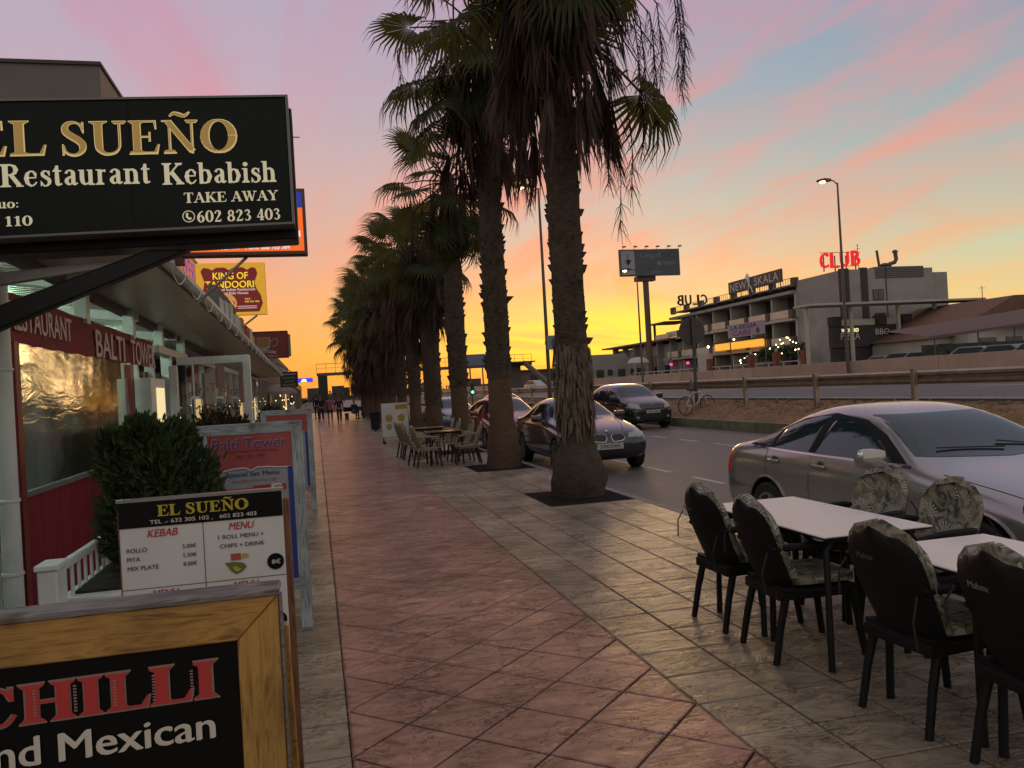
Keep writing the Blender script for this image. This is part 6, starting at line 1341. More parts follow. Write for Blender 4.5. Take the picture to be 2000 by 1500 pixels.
def make_chair(black=True, cushion=True):
    t = thing('terrace_chair', 'chair', 'chair', (0,0,0), 0, 'chairs at the pavement tables')
    body = wicker if black else mat('cream resin', (.29,.235,.17), .55, var=.12, vscale=5)
    legm = wicker if black else mat('brown chair leg', (.035,.022,.016), .6)
    grid_shell(back_fn(0, .03), 12, 12, .014).build('backrest', body, t, smooth=True)
    grid_shell(lambda u, v: (-.03+.47*v, (u*2-1)*(.215+.02*math.sin(v*math.pi)), .415-.018*math.sin(v*math.pi)-.012*math.cos((u*2-1)*1.5)+(.0 if v < .9 else -.02)), 8, 8, .02).build('seat', body, t, smooth=True)
    MB().box(-.05,.43,-.212,.212,.345,.405).build('seat_frame', body, t, bevel=.015)
    for s in (-1,1):
        MB().tube([(-.07,s*.205,.640),(.03,s*.262,.655),(.22,s*.275,.65),(.38,s*.262,.628),(.43,s*.245,.56),(.44,s*.228,.40)], [.017,.022,.024,.022,.018,.016], 8).build('armrest', body, t, smooth=True)
        MB().tube([(.40,s*.205,.39),(.425,s*.213,.2),(.45,s*.225,0)], [.024,.021,.019], 8).build('leg', legm, t, smooth=True)
        MB().tube([(.01,s*.19,.40),(-.045,s*.198,.2),(-.085,s*.205,0)], [.024,.021,.019], 8).build('leg', legm, t, smooth=True)
    if cushion:
        grid_shell(back_fn(.010, .052, .44, .915), 12, 12, .036).build('back_cushion', camo, t, smooth=True)
        MB().tube([(-.12,.215,.72),(-.15,.235,.66),(-.16,.225,.55)], .006, 4).build('tie', tie, t); 
        MB().tube([(-.10,-.20,.62),(-.15,-.225,.52),(-.14,-.23,.40)], .006, 4).build('tie', tie, t)
        grid_shell(lambda u, v: (.02+.40*v, (u*2-1)*(.195+.025*math.sin(v*math.pi)), .448+.008*math.sin(v*math.pi)*math.sin(u*math.pi)), 8, 8, .042).build('seat_cushion', camo, t, smooth=True)
        me = sans('Mahou', .105, .030, bold=.02, shear=.2)
        for v in me.vertices: x, y, z = v.co; v.co = (0, -x, y)
        me.materials.append(tag_m); o = link('lettering', me, t, (-.197,0,.775)); o.rotation_euler = (0, R(-14.5), 0)
    return t
ch0 = make_chair(); tr0 = snap(ch0)
chairs = [(2.50,4.97,R(2),'black chair with leaf-print cushion at the far left corner of the double white table'),
          (2.50,4.34,R(-3),'black chair with leaf-print cushion at the near left side of the double white table'),
          (3.66,4.93,R(183),'chair with upright leaf-print cushion nearest the silver car rear door, right of the double table'),
          (3.62,4.24,R(178),'chair with leaf-print cushion between the two white tables in front of the silver car'),
          (2.56,3.28,R(4),'black chair with its back to the path at the left of the nearest white table'),
          (2.585,2.63,R(-2),'black chair cut by the lower right corner of the photo'),
          (3.62,3.25,R(181),'black chair beyond the nearest white table, mostly behind the tabletop')]
for i, (x, y, rz, lab) in enumerate(chairs):
    o = ch0 if i == 0 else dup(ch0, (x,y,0), rz, lab, tr0)
    o.location = (x,y,0); o.rotation_euler.z = rz; o['label'] = lab
topm = mat('white compact tabletop', (.70,.63,.60), .30, var=.04, vscale=4, rvar=.08, spec=.55); tblack = mat('black table steel', (.006,.006,.006), .5, spec=.3)
def table(x, y, w, d, label, tm=topm, h=.735, grp='white topped tables on the pavement'):
    t = thing('terrace_table', label, 'table', (x,y,0), 0, grp)
    MB().box(-w/2,w/2,-d/2,d/2,h-.010,h).build('tabletop', tm, t, bevel=.004); MB().box(-w/2+.003,w/2-.003,-d/2+.003,d/2-.003,h-.018,h-.0105).build('table_edge', tblack, t)
    m = MB()
    for s in (-1,1): m.box(-w/2+.06,w/2-.06,s*(d/2-.08)-.012,s*(d/2-.08)+.012,h-.05,h-.019)
    m.build('frame', tblack, t)
    for sx in (-1,1):
        for sy in (-1,1): MB().tube([(sx*(w/2-.11),sy*(d/2-.08),h-.03),(sx*(w/2-.055),sy*(d/2-.065),h-.09),(sx*(w/2-.04),sy*(d/2-.05),.03),(sx*(w/2-.04),sy*(d/2-.05),0)], [.018,.018,.019,.021], 8).build('leg', tblack, t, smooth=True)
    return t
table(2.91,4.22,.68,.68,'near half of the double white table in front of the silver car'); table(2.91,4.905,.68,.68,'far half of the double white table, its left edge behind a cushion')
table(2.955,3.235,.68,.68,'white table at the right edge of the photo'); table(2.955,2.55,.68,.68,'nearest white table top, cut by the right edge of the photo below the others')

# the group farther on: cream chairs, small wooden-brown tables
brt = mat('worn orange tabletop', (.26,.13,.075), .3, var=.15, vscale=4, rvar=.1)
for x, y, lab in ((2.70,18.1,'nearer of the two small tables among the cream chairs'),(2.62,20.3,'farther of the two small tables among the cream chairs')): table(x,y,.8,.7,lab,brt,.73,'small tables beside the palms')
cc = make_chair(False, False); trc = snap(cc)
far_ch = [(2.08,17.75,5),(2.02,18.55,-8),(2.05,20.0,0),(2.02,20.8,6),(3.32,17.65,176),(3.30,18.5,184),(3.25,20.0,180),(3.22,20.8,172)]
nm = ['left side, nearest, at the near small table','left side, second along, at the near small table','left side of the farther small table, nearer one','left side of the farther small table, farther one','right side, nearest, beside the second palm','right side, second along, beside the second palm','right side of the farther small table, nearer one','right side of the farther small table, farther one']
for i, (x, y, a) in enumerate(far_ch):
    o = cc if i == 0 else dup(cc, (x,y,0), R(a), None, trc); o.location = (x,y,0); o.rotation_euler.z = R(a); o['label'] = 'cream plastic chair, '+nm[i]; o['group'] = 'cream chairs at the small tables'
t = thing('menu_easel', 'white menu easel with yellow heading and food pictures beside the cream chairs', 'signboard', (2.42,26.6,0), R(8))
MB().box(-.43,.43,-.02,.02,.22,1.30).build('panel', wprint, t, bevel=.01); MB().box(.02,.40,-.026,-.02,1.10,1.25).build('yellow_heading', mat('amber heading', (.42,.22,.02), .6), t)
for x in (-.2,.2): 
    MB().lathe([(.0,-.026),(.12,-.026)], 12, (x,0,.82), axis='y', caps=False).build('food_picture', mat('yellow food print', (.40,.26,.05), .6), t); MB().lathe([(.0,-.026),(.10,-.026)], 12, (x,0,.55), axis='y', caps=False).build('food_picture', mat('pale food print', (.30,.26,.2), .6), t)
for z in (.98,.70,.42): MB().box(-.34,.34,-.024,-.02,z,z+.015).build('print_line', pinklet, t)
for s in (-1,1): MB().tube([(s*.40,.0,.25),(s*.40,.05,0)], .025, 6).build('leg', brownw, t); MB().lathe([(.045,-.02),(.045,.02)], 10, (s*.36,.0,.05), axis='x').build('wheel', tblack, t)

# ================================================================== CARS
tyre = mat('tyre rubber', (.012,.012,.012), .8); rimm = mat('alloy rim', (.30,.30,.31), .3, .8); glassc = mat('car glass', (.014,.024,.028), .03, spec=.8); chromem = mat('chrome', (.6,.58,.56), .12, 1.0)
gapm = mat('panel gap', (.006,.006,.006), .9); trimb = mat('black car plastic', (.014,.014,.015), .5); wellm = mat('wheel well', (.006,.006,.006), .95)
lampr = mat('red tail lamp', (.45,.012,.01), .15, emit=(.9,.02,.01), es=.06); headl = mat('headlamp glass', (.30,.31,.33), .06, spec=.9); platem = mat('number plate', (.42,.42,.44), .5)
def paint(name, c, met=.5, rough=.32): return mat(name, c, rough, met, coat=.8, spec=.5)
def car(name_label, loc, rz, pm, L_, Wd, st, glass, wheels, wr, extras, grp='parked cars along the kerb', cat='car', small=False):
    """st: stations (y, z_under, z_mid, z_shoulder, z_edge, z_top, half_w, half_w_shoulder, half_w_edge); front faces -Y"""
    t = thing('parked_car', name_label, cat, loc, rz, grp)
    ring = []
    for (y, zu, zm, zs, ze, zt, w, ws, we) in st:
        half = [(0,zu),(.80*w,zu),(.955*w,zu+.07),(1.0*w,zm),(.99*w,(zm+zs)/2+.04),(ws,zs),(we,ze),(we*.55,zt-.008),(0,zt)]
        ring.append([(x, y, z) for x, z in half] + [(-x, y, z) for x, z in half[-2:0:-1]])
    n = len(ring[0]); m = MB(); m.add([p for r_ in ring for p in r_], [(i*n+j, i*n+(j+1)%n, (i+1)*n+(j+1)%n, (i+1)*n+j) for i in range(len(ring)-1) for j in range(n)] + [tuple(range(n)), tuple((len(ring)-1)*n+j for j in range(n))[::-1]])
    me = m.mesh('body', [pm, wellm]); o = link('body', me)
    sb = o.modifiers.new('s', 'SUBSURF'); sb.levels = 3; sb.subdivision_type = 'CATMULL_CLARK'
    dg = bpy.context.evaluated_depsgraph_get(); sm = bpy.data.meshes.new_from_object(o.evaluated_get(dg)); bpy.data.objects.remove(o)
    bvh = BVHTree.FromPolygons([v.co for v in sm.vertices], [tuple(p.vertices) for p in sm.polygons])
    body = link('body', sm, None); cut = MB()
    for wy in wheels:
        for s in (-1,1): cut.lathe([(wr+.045,-.14),(wr+.045,.14)], 28, (s*(Wd/2-.06),wy,wr+.01), axis='x')
    cme = cut.mesh('cut', [pm, wellm]); cme.polygons.foreach_set('material_index', [1]*len(cme.polygons)); co = link('cut', cme)
    bo = body.modifiers.new('b', 'BOOLEAN'); bo.object = co; bo.operation = 'DIFFERENCE'; bo.solver = 'EXACT'
    dg = bpy.context.evaluated_depsgraph_get(); fm = bpy.data.meshes.new_from_object(body.evaluated_get(dg)); bpy.data.objects.remove(body); bpy.data.objects.remove(co)
    if len(fm.polygons) < 50: fm = sm
    for p in fm.polygons:
        c = p.center
        if any(math.hypot(c.y-wy, c.z-wr-.01) < wr+.04 for wy in wheels) and abs(c.x) < Wd/2-.03 and abs(c.x) > Wd/2-.22: p.material_index = 1
    fm.polygons.foreach_set('use_smooth', [True]*len(fm.polygons)); fm.set_sharp_from_angle(angle=R(35)); fm.name = 'body'
    body = link('body', fm, t)
    def cast(a, b, ax, sgn):
        if ax == 'x': o_, d = Vector((sgn*2,a,b)), Vector((-sgn,0,0))
        elif ax == 'y': o_, d = Vector((a,-1 if sgn < 0 else L_+1,b)), Vector((0,-sgn,0))
        else: o_, d = Vector((a,b,3)), Vector((0,0,-1))
        h, nn, _, _ = bvh.ray_cast(o_, d); return h, nn
    def patch(poly, ax, sgn, off, nu=26, nv=12):
        us = [p[0] for p in poly]; u0, u1 = min(us), max(us); m = MB(); vs = []; ok = True
        for i in range(nu+1):
            u = u0+(u1-u0)*(.002+.996*i/nu); zs = []
            for k in range(len(poly)):
                a, b = poly[k], poly[(k+1) % len(poly)]
                if (a[0]-u)*(b[0]-u) <= 0 and a[0] != b[0]: zs.append(a[1]+(b[1]-a[1])*(u-a[0])/(b[0]-a[0]))
            if not zs: return None
            for j in range(nv+1):
                h, nn = cast(u, min(zs)+(max(zs)-min(zs))*j/nv, ax, sgn)
                if h is None: h, nn = (Vector(vs[-1]), Vector((0,0,0))) if vs else (Vector((0,0,0)), Vector((0,0,0)))
                if nn.length and nn.dot(Vector((sgn,0,0)) if ax == 'x' else (Vector((0,sgn,0)) if ax == 'y' else Vector((0,0,1)))) < 0: nn = -nn
                vs.append(tuple(h+nn*off))
        m.add(vs, [(i*(nv+1)+j, i*(nv+1)+j+1, (i+1)*(nv+1)+j+1, (i+1)*(nv+1)+j) for i in range(nu) for j in range(nv)]); return m
    def strip(pts, ax, sgn, w, off, seg=8):
        m = MB(); c = []
        for a, b in zip(pts, pts[1:]):
            for k in range(seg): c.append((a[0]+(b[0]-a[0])*k/seg, a[1]+(b[1]-a[1])*k/seg))
        c.append(pts[-1]); vs = []
        for i, p in enumerate(c):
            a, b = c[max(i-1,0)], c[min(i+1,len(c)-1)]; dx, dy = b[0]-a[0], b[1]-a[1]; l = math.hypot(dx,dy) or 1
            for s in (-1,1):
                h, nn = cast(p[0]-dy/l*w/2*s, p[1]+dx/l*w/2*s, ax, sgn)
                if h is None: h, nn = (Vector(vs[-1]), Vector((0,0,0))) if vs else (Vector((0,0,0)), Vector((0,0,0)))
                if nn.length and nn.dot(Vector((sgn,0,0)) if ax == 'x' else (Vector((0,sgn,0)) if ax == 'y' else Vector((0,0,1)))) < 0: nn = -nn
                vs.append(tuple(h+nn*off))
        m.add(vs, [(2*i,2*i+1,2*i+3,2*i+2) for i in range(len(c)-1)]); return m
    def put(mb, nm, mm, par=None):
        if mb and mb.v: return mb.build(nm, mm, par or t, smooth=True, angle=R(60))
    for key, poly in glass.items():
        if key.startswith('side'):
            for s in (-1,1): put(patch(poly, 'x', s, .003), 'window', glassc)
        elif key.startswith('front'): put(patch(poly, 'y', -1, .003, 30, 16), 'windscreen', glassc)
        elif key.startswith('rear'): put(patch(poly, 'y', 1, .003, 30, 16), 'rear_window', glassc)
    for wy in wheels:
        for s in (-1,1):
            xo = s*(Wd/2-.105)
            w = MB().lathe([(wr-.10,-.10),(wr-.02,-.105),(wr,-.085),(wr,.085),(wr-.02,.105),(wr-.10,.10)], 32, (0,0,0), axis='x').build('wheel', tyre, t, (xo,wy,wr), smooth=True)
            m = MB(); m.lathe([(.05,s*.085),(.05,s*.10)], 10, (0,0,0), axis='x'); m.lathe([(wr-.10,s*.10),(wr-.125,s*.104),(wr-.13,s*.05)], 24, (0,0,0), axis='x', caps=False); m.lathe([(wr-.12,s*.04),(.02,s*.04)], 18, (0,0,0), axis='x', mi=1)
            for k in range(7):
                a = 2*math.pi*k/7; m.tube([(s*.09,.03*math.cos(a),.03*math.sin(a)),(s*.088,(wr-.11)*math.cos(a),(wr-.11)*math.sin(a))], [.028,.02], 4)
            m.build('rim', [rimm, wellm], w, smooth=True)
    extras(t, patch, strip, put, cast); return t
def interp(pts, n=3): return pts

# silver saloon, right foreground
silverp = paint('silver paint', (.34,.32,.315), .65, .22)
st_s = [(0,.34,.45,.56,.60,.62,.62,.60,.45),(.07,.24,.46,.62,.68,.70,.80,.74,.56),(.40,.20,.48,.74,.80,.825,.885,.83,.66),(1.0,.19,.5,.84,.90,.93,.90,.86,.70),(1.42,.19,.5,.90,.965,.99,.90,.87,.72),
        (1.62,.19,.5,.915,1.03,1.07,.90,.87,.70),(2.05,.19,.5,.93,1.27,1.31,.90,.865,.615),(2.40,.19,.5,.945,1.355,1.405,.90,.865,.585),(2.85,.19,.5,.955,1.385,1.435,.90,.865,.58),(3.30,.19,.5,.965,1.345,1.40,.90,.86,.58),
        (3.72,.19,.5,.975,1.20,1.26,.895,.85,.60),(4.05,.20,.5,.985,1.05,1.10,.885,.84,.68),(4.35,.22,.5,.98,1.015,1.045,.87,.82,.70),(4.53,.26,.48,.93,.985,1.01,.84,.79,.68),(4.60,.34,.46,.80,.86,.88,.78,.74,.60)]
gl_s = {'side1': [(1.80,.985),(2.10,1.15),(2.40,1.265),(2.70,1.315),(2.78,1.32),(2.83,.985)], 'side2': [(2.93,.99),(2.89,1.32),(3.10,1.31),(3.34,1.26),(3.55,1.19),(3.58,1.0)], 'side3': [(3.63,1.01),(3.62,1.165),(3.80,1.10),(4.00,1.025)],
        'front': [(-.70,1.03),(-.60,1.20),(-.52,1.335),(.52,1.335),(.60,1.20),(.70,1.03),(0,1.005)], 'rear': [(-.56,1.12),(-.48,1.34),(.48,1.34),(.56,1.12)]}
def ex_s(t, patch, strip, put, cast):
    for s in (-1,1):
        # window surround, pillars, doors, handles
        put(patch([(1.66,.975),(2.06,1.185),(2.38,1.295),(2.86,1.345),(3.35,1.285),(3.75,1.15),(4.08,1.005)], 'x', s, .0012, 70, 16), 'window_surround', mat('black window frame', (.008,.008,.008), .7, spec=.2))
        put(strip([(1.60,.955),(2.4,.968),(3.2,.978),(4.06,.995)], 'x', s, .018, .006), 'chrome_strip', chromem)
        put(strip([(1.70,.30),(1.66,.55),(1.66,.96)], 'x', s, .007, .0015), 'door_gap', gapm); put(strip([(2.87,.29),(2.87,.97)], 'x', s, .007, .0015), 'door_gap', gapm)
        put(strip([(3.30,.40),(3.44,.62),(3.62,.75),(3.66,.98)], 'x', s, .007, .0015), 'door_gap', gapm); put(strip([(1.70,.29),(2.87,.28),(3.22,.30)], 'x', s, .006, .0015), 'door_gap', gapm)
        put(strip([(1.35,.52),(2.2,.49),(3.3,.50)], 'x', s, .035, .010), 'rub_strip', silverp); put(strip([(1.35,.535),(3.3,.517)], 'x', s, .006, .013), 'rub_chrome', chromem)
        for y in (2.70,3.47):
            h, nn = cast(y, .875, 'x', s); d = MB(); d.lathe([(.0,.0),(.052,.001),(.055,.004)], 16, (0,0,0), axis='x', caps=False); d.build('handle_recess', mat('handle recess', (.05,.048,.05), .6), t, (h.x+s*.002,y,.875))
            MB().box(-.012,.012,-.095,.095,-.016,.016).build('door_handle', silverp, t, (h.x+s*.022,y,.880), bevel=.009, smooth=True)
        h, nn = cast(1.98, .98, 'x', s)
        MB().box(-.125,.115,-.075,.075,-.078,.082).build('mirror', silverp, t, (s*(abs(h.x)+.15),1.86,1.02), bevel=.062, smooth=True)
        o = t.children
        MB().box(-.10,.02,-.05,.05,-.03,.03).build('mirror_arm', silverp, t, (s*(abs(h.x)+.03),1.90,.965), bevel=.012)
        put(patch([(4.38,.70),(4.40,.95),(4.52,.95),(4.585,.90),(4.585,.70)], 'x', s, .004, 5, 5), 'tail_lamp', lampr)
        put(patch([(s*.78,.72),(s*.76,.93),(s*.45,.95),(s*.42,.75)], 'y', 1, .004, 5, 5), 'tail_lamp', lampr)
        put(patch([(s*.72,.54),(s*.70,.66),(s*.38,.66),(s*.36,.58)], 'y', -1, .006, 6, 4), 'headlamp', headl); put(patch([(.08,.55),(.10,.68),(.42,.75),(.45,.66)], 'x', s, .005, 6, 4), 'headlamp', headl)
        put(strip([(.1,.24),(.35,.26)], 'x', s, .01, .002), 'bumper_gap', gapm); put(strip([(.40,.62),(.60,.80)], 'x', s, .006, .0015), 'bumper_gap', gapm); put(strip([(4.1,.56),(4.5,.60)], 'x', s, .006, .0015), 'bumper_gap', gapm)
        put(strip([(s*.70,.50),(s*.76,1.30)], 'z', 1, .008, .0015), 'bonnet_gap', gapm)
        # swelling lip round each arch
        for wy in (.86,3.60):
            pts = [(wy+(.385)*math.cos(R(a)), .33+.385*math.sin(R(a))) for a in range(-5,186,10)]; vs = []
            m = MB()
            for (a, b) in pts:
                h, nn = cast(a, b, 'x', s)
                if h: vs.append((h.x+s*.004, a, b))
            m.tube(vs, .013, 6); m.build('arch_lip', silverp, t, smooth=True)
    put(patch([(-.30,.58),(-.28,.68),(.28,.68),(.30,.58)], 'y', -1, .004, 8, 4), 'grille', trimb); MB().box(-.26,.26,-.03,.0,.36,.47).build('number_plate', platem, t)
    for s, a in ((.05,-.52),(.62,.05)):
        m = MB(); h1, _ = cast(s, 1.56, 'z', 1); h2, _ = cast(a, 1.64, 'z', 1)
        m.tube([h1+Vector((0,0,.02)), h2+Vector((0,0,.025))], .008, 4); m.build('wiper', trimb, t)
    MB().box(-.05,.05,.0,.03,-.03,.03).build('interior_mirror', trimb, t, (0,2.25,1.27)); MB().lathe([(.012,0),(.008,.05)], 6, (0,3.35,1.40)).build('roof_aerial', trimb, t)
car('silver saloon parked at the right with its windscreen towards the photo edge', (5.28,3.95,ROAD), 0, silverp, 4.60, 1.80, st_s, gl_s, (.86,3.60), .325, ex_s)

# dark blue saloon with twin rounded grille
navy = paint('midnight blue paint', (.012,.015,.030), .2, .20)
st_b = [(0,.36,.44,.56,.62,.64,.60,.58,.42),(.08,.25,.44,.66,.74,.76,.80,.72,.52),(.42,.20,.47,.78,.86,.885,.88,.82,.62),(1.2,.19,.5,.88,.96,.99,.905,.86,.68),(1.62,.19,.5,.93,1.0,1.03,.905,.87,.72),
        (1.82,.19,.5,.94,1.07,1.10,.905,.87,.69),(2.30,.19,.5,.96,1.32,1.36,.905,.865,.60),(2.65,.19,.5,.97,1.40,1.445,.905,.865,.58),(3.1,.19,.5,.98,1.41,1.465,.905,.865,.575),(3.5,.19,.5,.99,1.36,1.42,.90,.86,.58),
        (3.95,.20,.5,1.0,1.15,1.20,.895,.85,.62),(4.25,.21,.5,1.0,1.06,1.10,.88,.84,.68),(4.6,.24,.5,.99,1.03,1.06,.86,.81,.68),(4.78,.30,.48,.92,.97,.99,.82,.78,.66),(4.84,.38,.46,.80,.84,.86,.76,.72,.6)]
gl_b = {'side1': [(2.02,1.0),(2.32,1.18),(2.62,1.30),(3.0,1.345),(3.04,1.0)], 'side2': [(3.14,1.01),(3.10,1.35),(3.4,1.32),(3.65,1.22),(3.9,1.03)],
        'front': [(-.68,1.06),(-.58,1.24),(-.50,1.37),(.50,1.37),(.58,1.24),(.68,1.06),(0,1.045)], 'rear': [(-.56,1.17),(-.48,1.38),(.48,1.38),(.56,1.17)]}
def ex_b(t, patch, strip, put, cast):
    for s in (-1,1):
        put(patch([(s*.045,.60),(s*.035,.68),(s*.07,.730),(s*.24,.738),(s*.32,.72),(s*.33,.66),(s*.28,.605),(s*.14,.59)], 'y', -1, .010, 8, 6), 'grille_surround', chromem)
        put(patch([(s*.054,.607),(s*.046,.68),(s*.078,.723),(s*.24,.730),(s*.31,.713),(s*.32,.66),(s*.272,.613),(s*.14,.598)], 'y', -1, .016, 8, 6), 'grille', trimb)
        put(patch([(s*.38,.655),(s*.40,.735),(s*.58,.75),(s*.74,.76),(s*.73,.68),(s*.55,.655)], 'y', -1, .006, 8, 5), 'headlamp', headl); put(patch([(.06,.64),(.10,.73),(.34,.80),(.36,.72)], 'x', s, .006, 6, 4), 'headlamp', headl)
        put(patch([(s*.42,.33),(s*.44,.43),(s*.64,.42),(s*.64,.34)], 'y', -1, .004, 5, 4), 'fog_recess', trimb)
        put(strip([(1.86,.33),(1.84,.97)], 'x', s, .008, .0015), 'door_gap', gapm); put(strip([(3.08,.32),(3.08,.99)], 'x', s, .008, .0015), 'door_gap', gapm); put(strip([(1.8,.985),(4.0,1.02)], 'x', s, .014, .004), 'chrome_strip', chromem)
        for y in (2.92,3.72):
            h, nn = cast(y, .90, 'x', s); MB().box(-.012,.012,-.10,.10,-.016,.016).build('door_handle', navy, t, (h.x+s*.02,y,.90), bevel=.008)
        h, nn = cast(2.12, 1.0, 'x', s); MB().box(-.11,.11,-.06,.06,-.07,.07).build('mirror', navy, t, (s*(abs(h.x)+.12),2.02,1.04), bevel=.03, smooth=True)
        put(strip([(s*.32,.78),(s*.60,1.0)], 'y', -1, .008, .0015), 'bonnet_crease', gapm)
    put(patch([(-.40,.30),(-.38,.42),(.38,.42),(.40,.30)], 'y', -1, .004, 10, 4), 'air_intake', trimb)
    p = MB().box(-.26,.26,-.035,.0,.455,.565).build('number_plate', platem, t); place(sans('3705 DWK', .42, .07, bold=.02), 'lettering', mat('dark ink', (.035,.035,.04), .5), p, (0,-.038,.51))
    h, nn = cast(0, .78, 'y', -1); MB().lathe([(.0,-.01),(.038,-.008),(.04,.0)], 16, (0,h.y-.004,.78), axis='y').build('round_badge', chromem, t); MB().prism([(0,0),(.026,0),(0,.026)], -.014, -.0105, plane='xz').build('badge_quarter', mat('badge blue', (.03,.12,.4), .4), t, (0,h.y-.004,.78)); MB().prism([(0,0),(-.026,0),(0,-.026)], -.014, -.0105, plane='xz').build('badge_quarter', mat('badge blue', (.03,.12,.4), .4), t, (0,h.y-.004,.78))
car('midnight blue saloon with rounded twin grille parked behind the nearest palm', (5.42,14.95,ROAD), R(-1.5), navy, 4.84, 1.81, st_b, gl_b, (.84,3.72), .325, ex_b)

# tall black family car on the far kerb
blackp = paint('black paint', (.014,.014,.018), .2, .16)
st_c = [(0,.34,.46,.66,.74,.77,.60,.58,.44),(.07,.24,.48,.78,.86,.89,.78,.72,.54),(.35,.20,.5,.88,.96,.99,.86,.80,.64),(.80,.19,.52,.98,1.06,1.10,.875,.83,.68),(1.02,.19,.52,1.0,1.12,1.16,.875,.84,.68),
        (1.55,.19,.52,1.01,1.46,1.50,.875,.84,.63),(1.9,.19,.52,1.02,1.56,1.60,.875,.84,.62),(2.6,.19,.52,1.03,1.58,1.63,.875,.84,.62),(3.3,.19,.52,1.04,1.56,1.61,.875,.84,.62),(3.85,.20,.52,1.04,1.46,1.52,.87,.83,.61),(4.02,.26,.52,1.02,1.10,1.14,.86,.82,.66),(4.08,.36,.5,.9,.95,.97,.80,.76,.62)]
gl_c = {'side1': [(1.28,1.08),(1.40,1.30),(1.72,1.47),(2.20,1.50),(2.24,1.08)], 'side2': [(2.34,1.09),(2.32,1.50),(3.05,1.50),(3.09,1.09)], 'side3': [(3.19,1.10),(3.17,1.49),(3.70,1.44),(3.75,1.12)],
        'front': [(-.68,1.15),(-.60,1.34),(-.55,1.50),(.55,1.50),(.60,1.34),(.68,1.15),(0,1.14)], 'rear': [(-.60,1.16),(-.54,1.44),(.54,1.44),(.60,1.16)]}
def ex_c(t, patch, strip, put, cast):
    for s in (-1,1):
        put(patch([(s*.44,.72),(s*.46,.86),(s*.60,.92),(s*.74,.93),(s*.75,.80),(s*.62,.73)], 'y', -1, .006, 8, 5), 'headlamp', headl); put(patch([(.05,.74),(.08,.86),(.42,.94),(.40,.80)], 'x', s, .006, 6, 4), 'headlamp', headl)
        put(patch([(s*.46,.34),(s*.44,.50),(s*.66,.52),(s*.68,.36)], 'y', -1, .006, 5, 4), 'fog_surround', trimb); put(patch([(s*.52,.39),(s*.52,.46),(s*.62,.46),(s*.62,.39)], 'y', -1, .012, 4, 4), 'fog_lamp', headl)
        put(strip([(.40,.42),(.60,.40)], 'y', -1, .012, .014) if s > 0 else strip([(-.60,.33),(-.42,.33)], 'y', -1, .012, .014), 'chrome_strip', chromem)
        put(strip([(1.14,.33),(1.12,1.04)], 'x', s, .008, .0015), 'door_gap', gapm); put(strip([(2.29,.32),(2.29,1.06)], 'x', s, .008, .0015), 'door_gap', gapm)
        for y in (2.1,3.0):
            h, nn = cast(y, .93, 'x', s); MB().box(-.012,.012,-.10,.10,-.016,.016).build('door_handle', chromem, t, (h.x+s*.02,y,.93), bevel=.008)
        h, nn = cast(1.38, 1.06, 'x', s); MB().box(-.12,.12,-.06,.06,-.09,.09).build('mirror', blackp, t, (s*(abs(h.x)+.12),1.30,1.13), bevel=.03, smooth=True)
        put(strip([(3.1,.52),(1.2,.50)], 'x', s, .05, .010), 'rub_strip', trimb); put(strip([(1.5,1.60),(3.6,1.60)], 'z', 1, .001, .0), 'roof_seam', gapm) if False else None
    put(patch([(-.42,.36),(-.40,.52),(.40,.52),(.42,.36)], 'y', -1, .004, 10, 4), 'air_intake', trimb); put(patch([(-.34,.705),(-.33,.735),(.33,.735),(.34,.705)], 'y', -1, .006, 10, 3), 'grille', trimb)
    p = MB().box(-.26,.26,-.03,.01,.56,.665).build('number_plate', platem, t); place(sans('1787 GSL', .42, .065, bold=.02), 'lettering', mat('dark ink', (.035,.035,.04), .5), p, (0,-.033,.612))
    h, nn = cast(0, .82, 'y', -1)
    for dz in (0,.042): MB().prism([(-.07,0),(0,.05),(.07,0),(.07,.022),(0,.072),(-.07,.022)], -.014, .01, plane='xz').build('chevron_badge', chromem, t, (0,h.y,.765+dz))
car('tall black family car with a double chevron badge parked at the far kerb', (11.35,26.75,ROAD), R(3), blackp, 4.08, 1.77, st_c, gl_c, (.78,3.32), .31, ex_c)

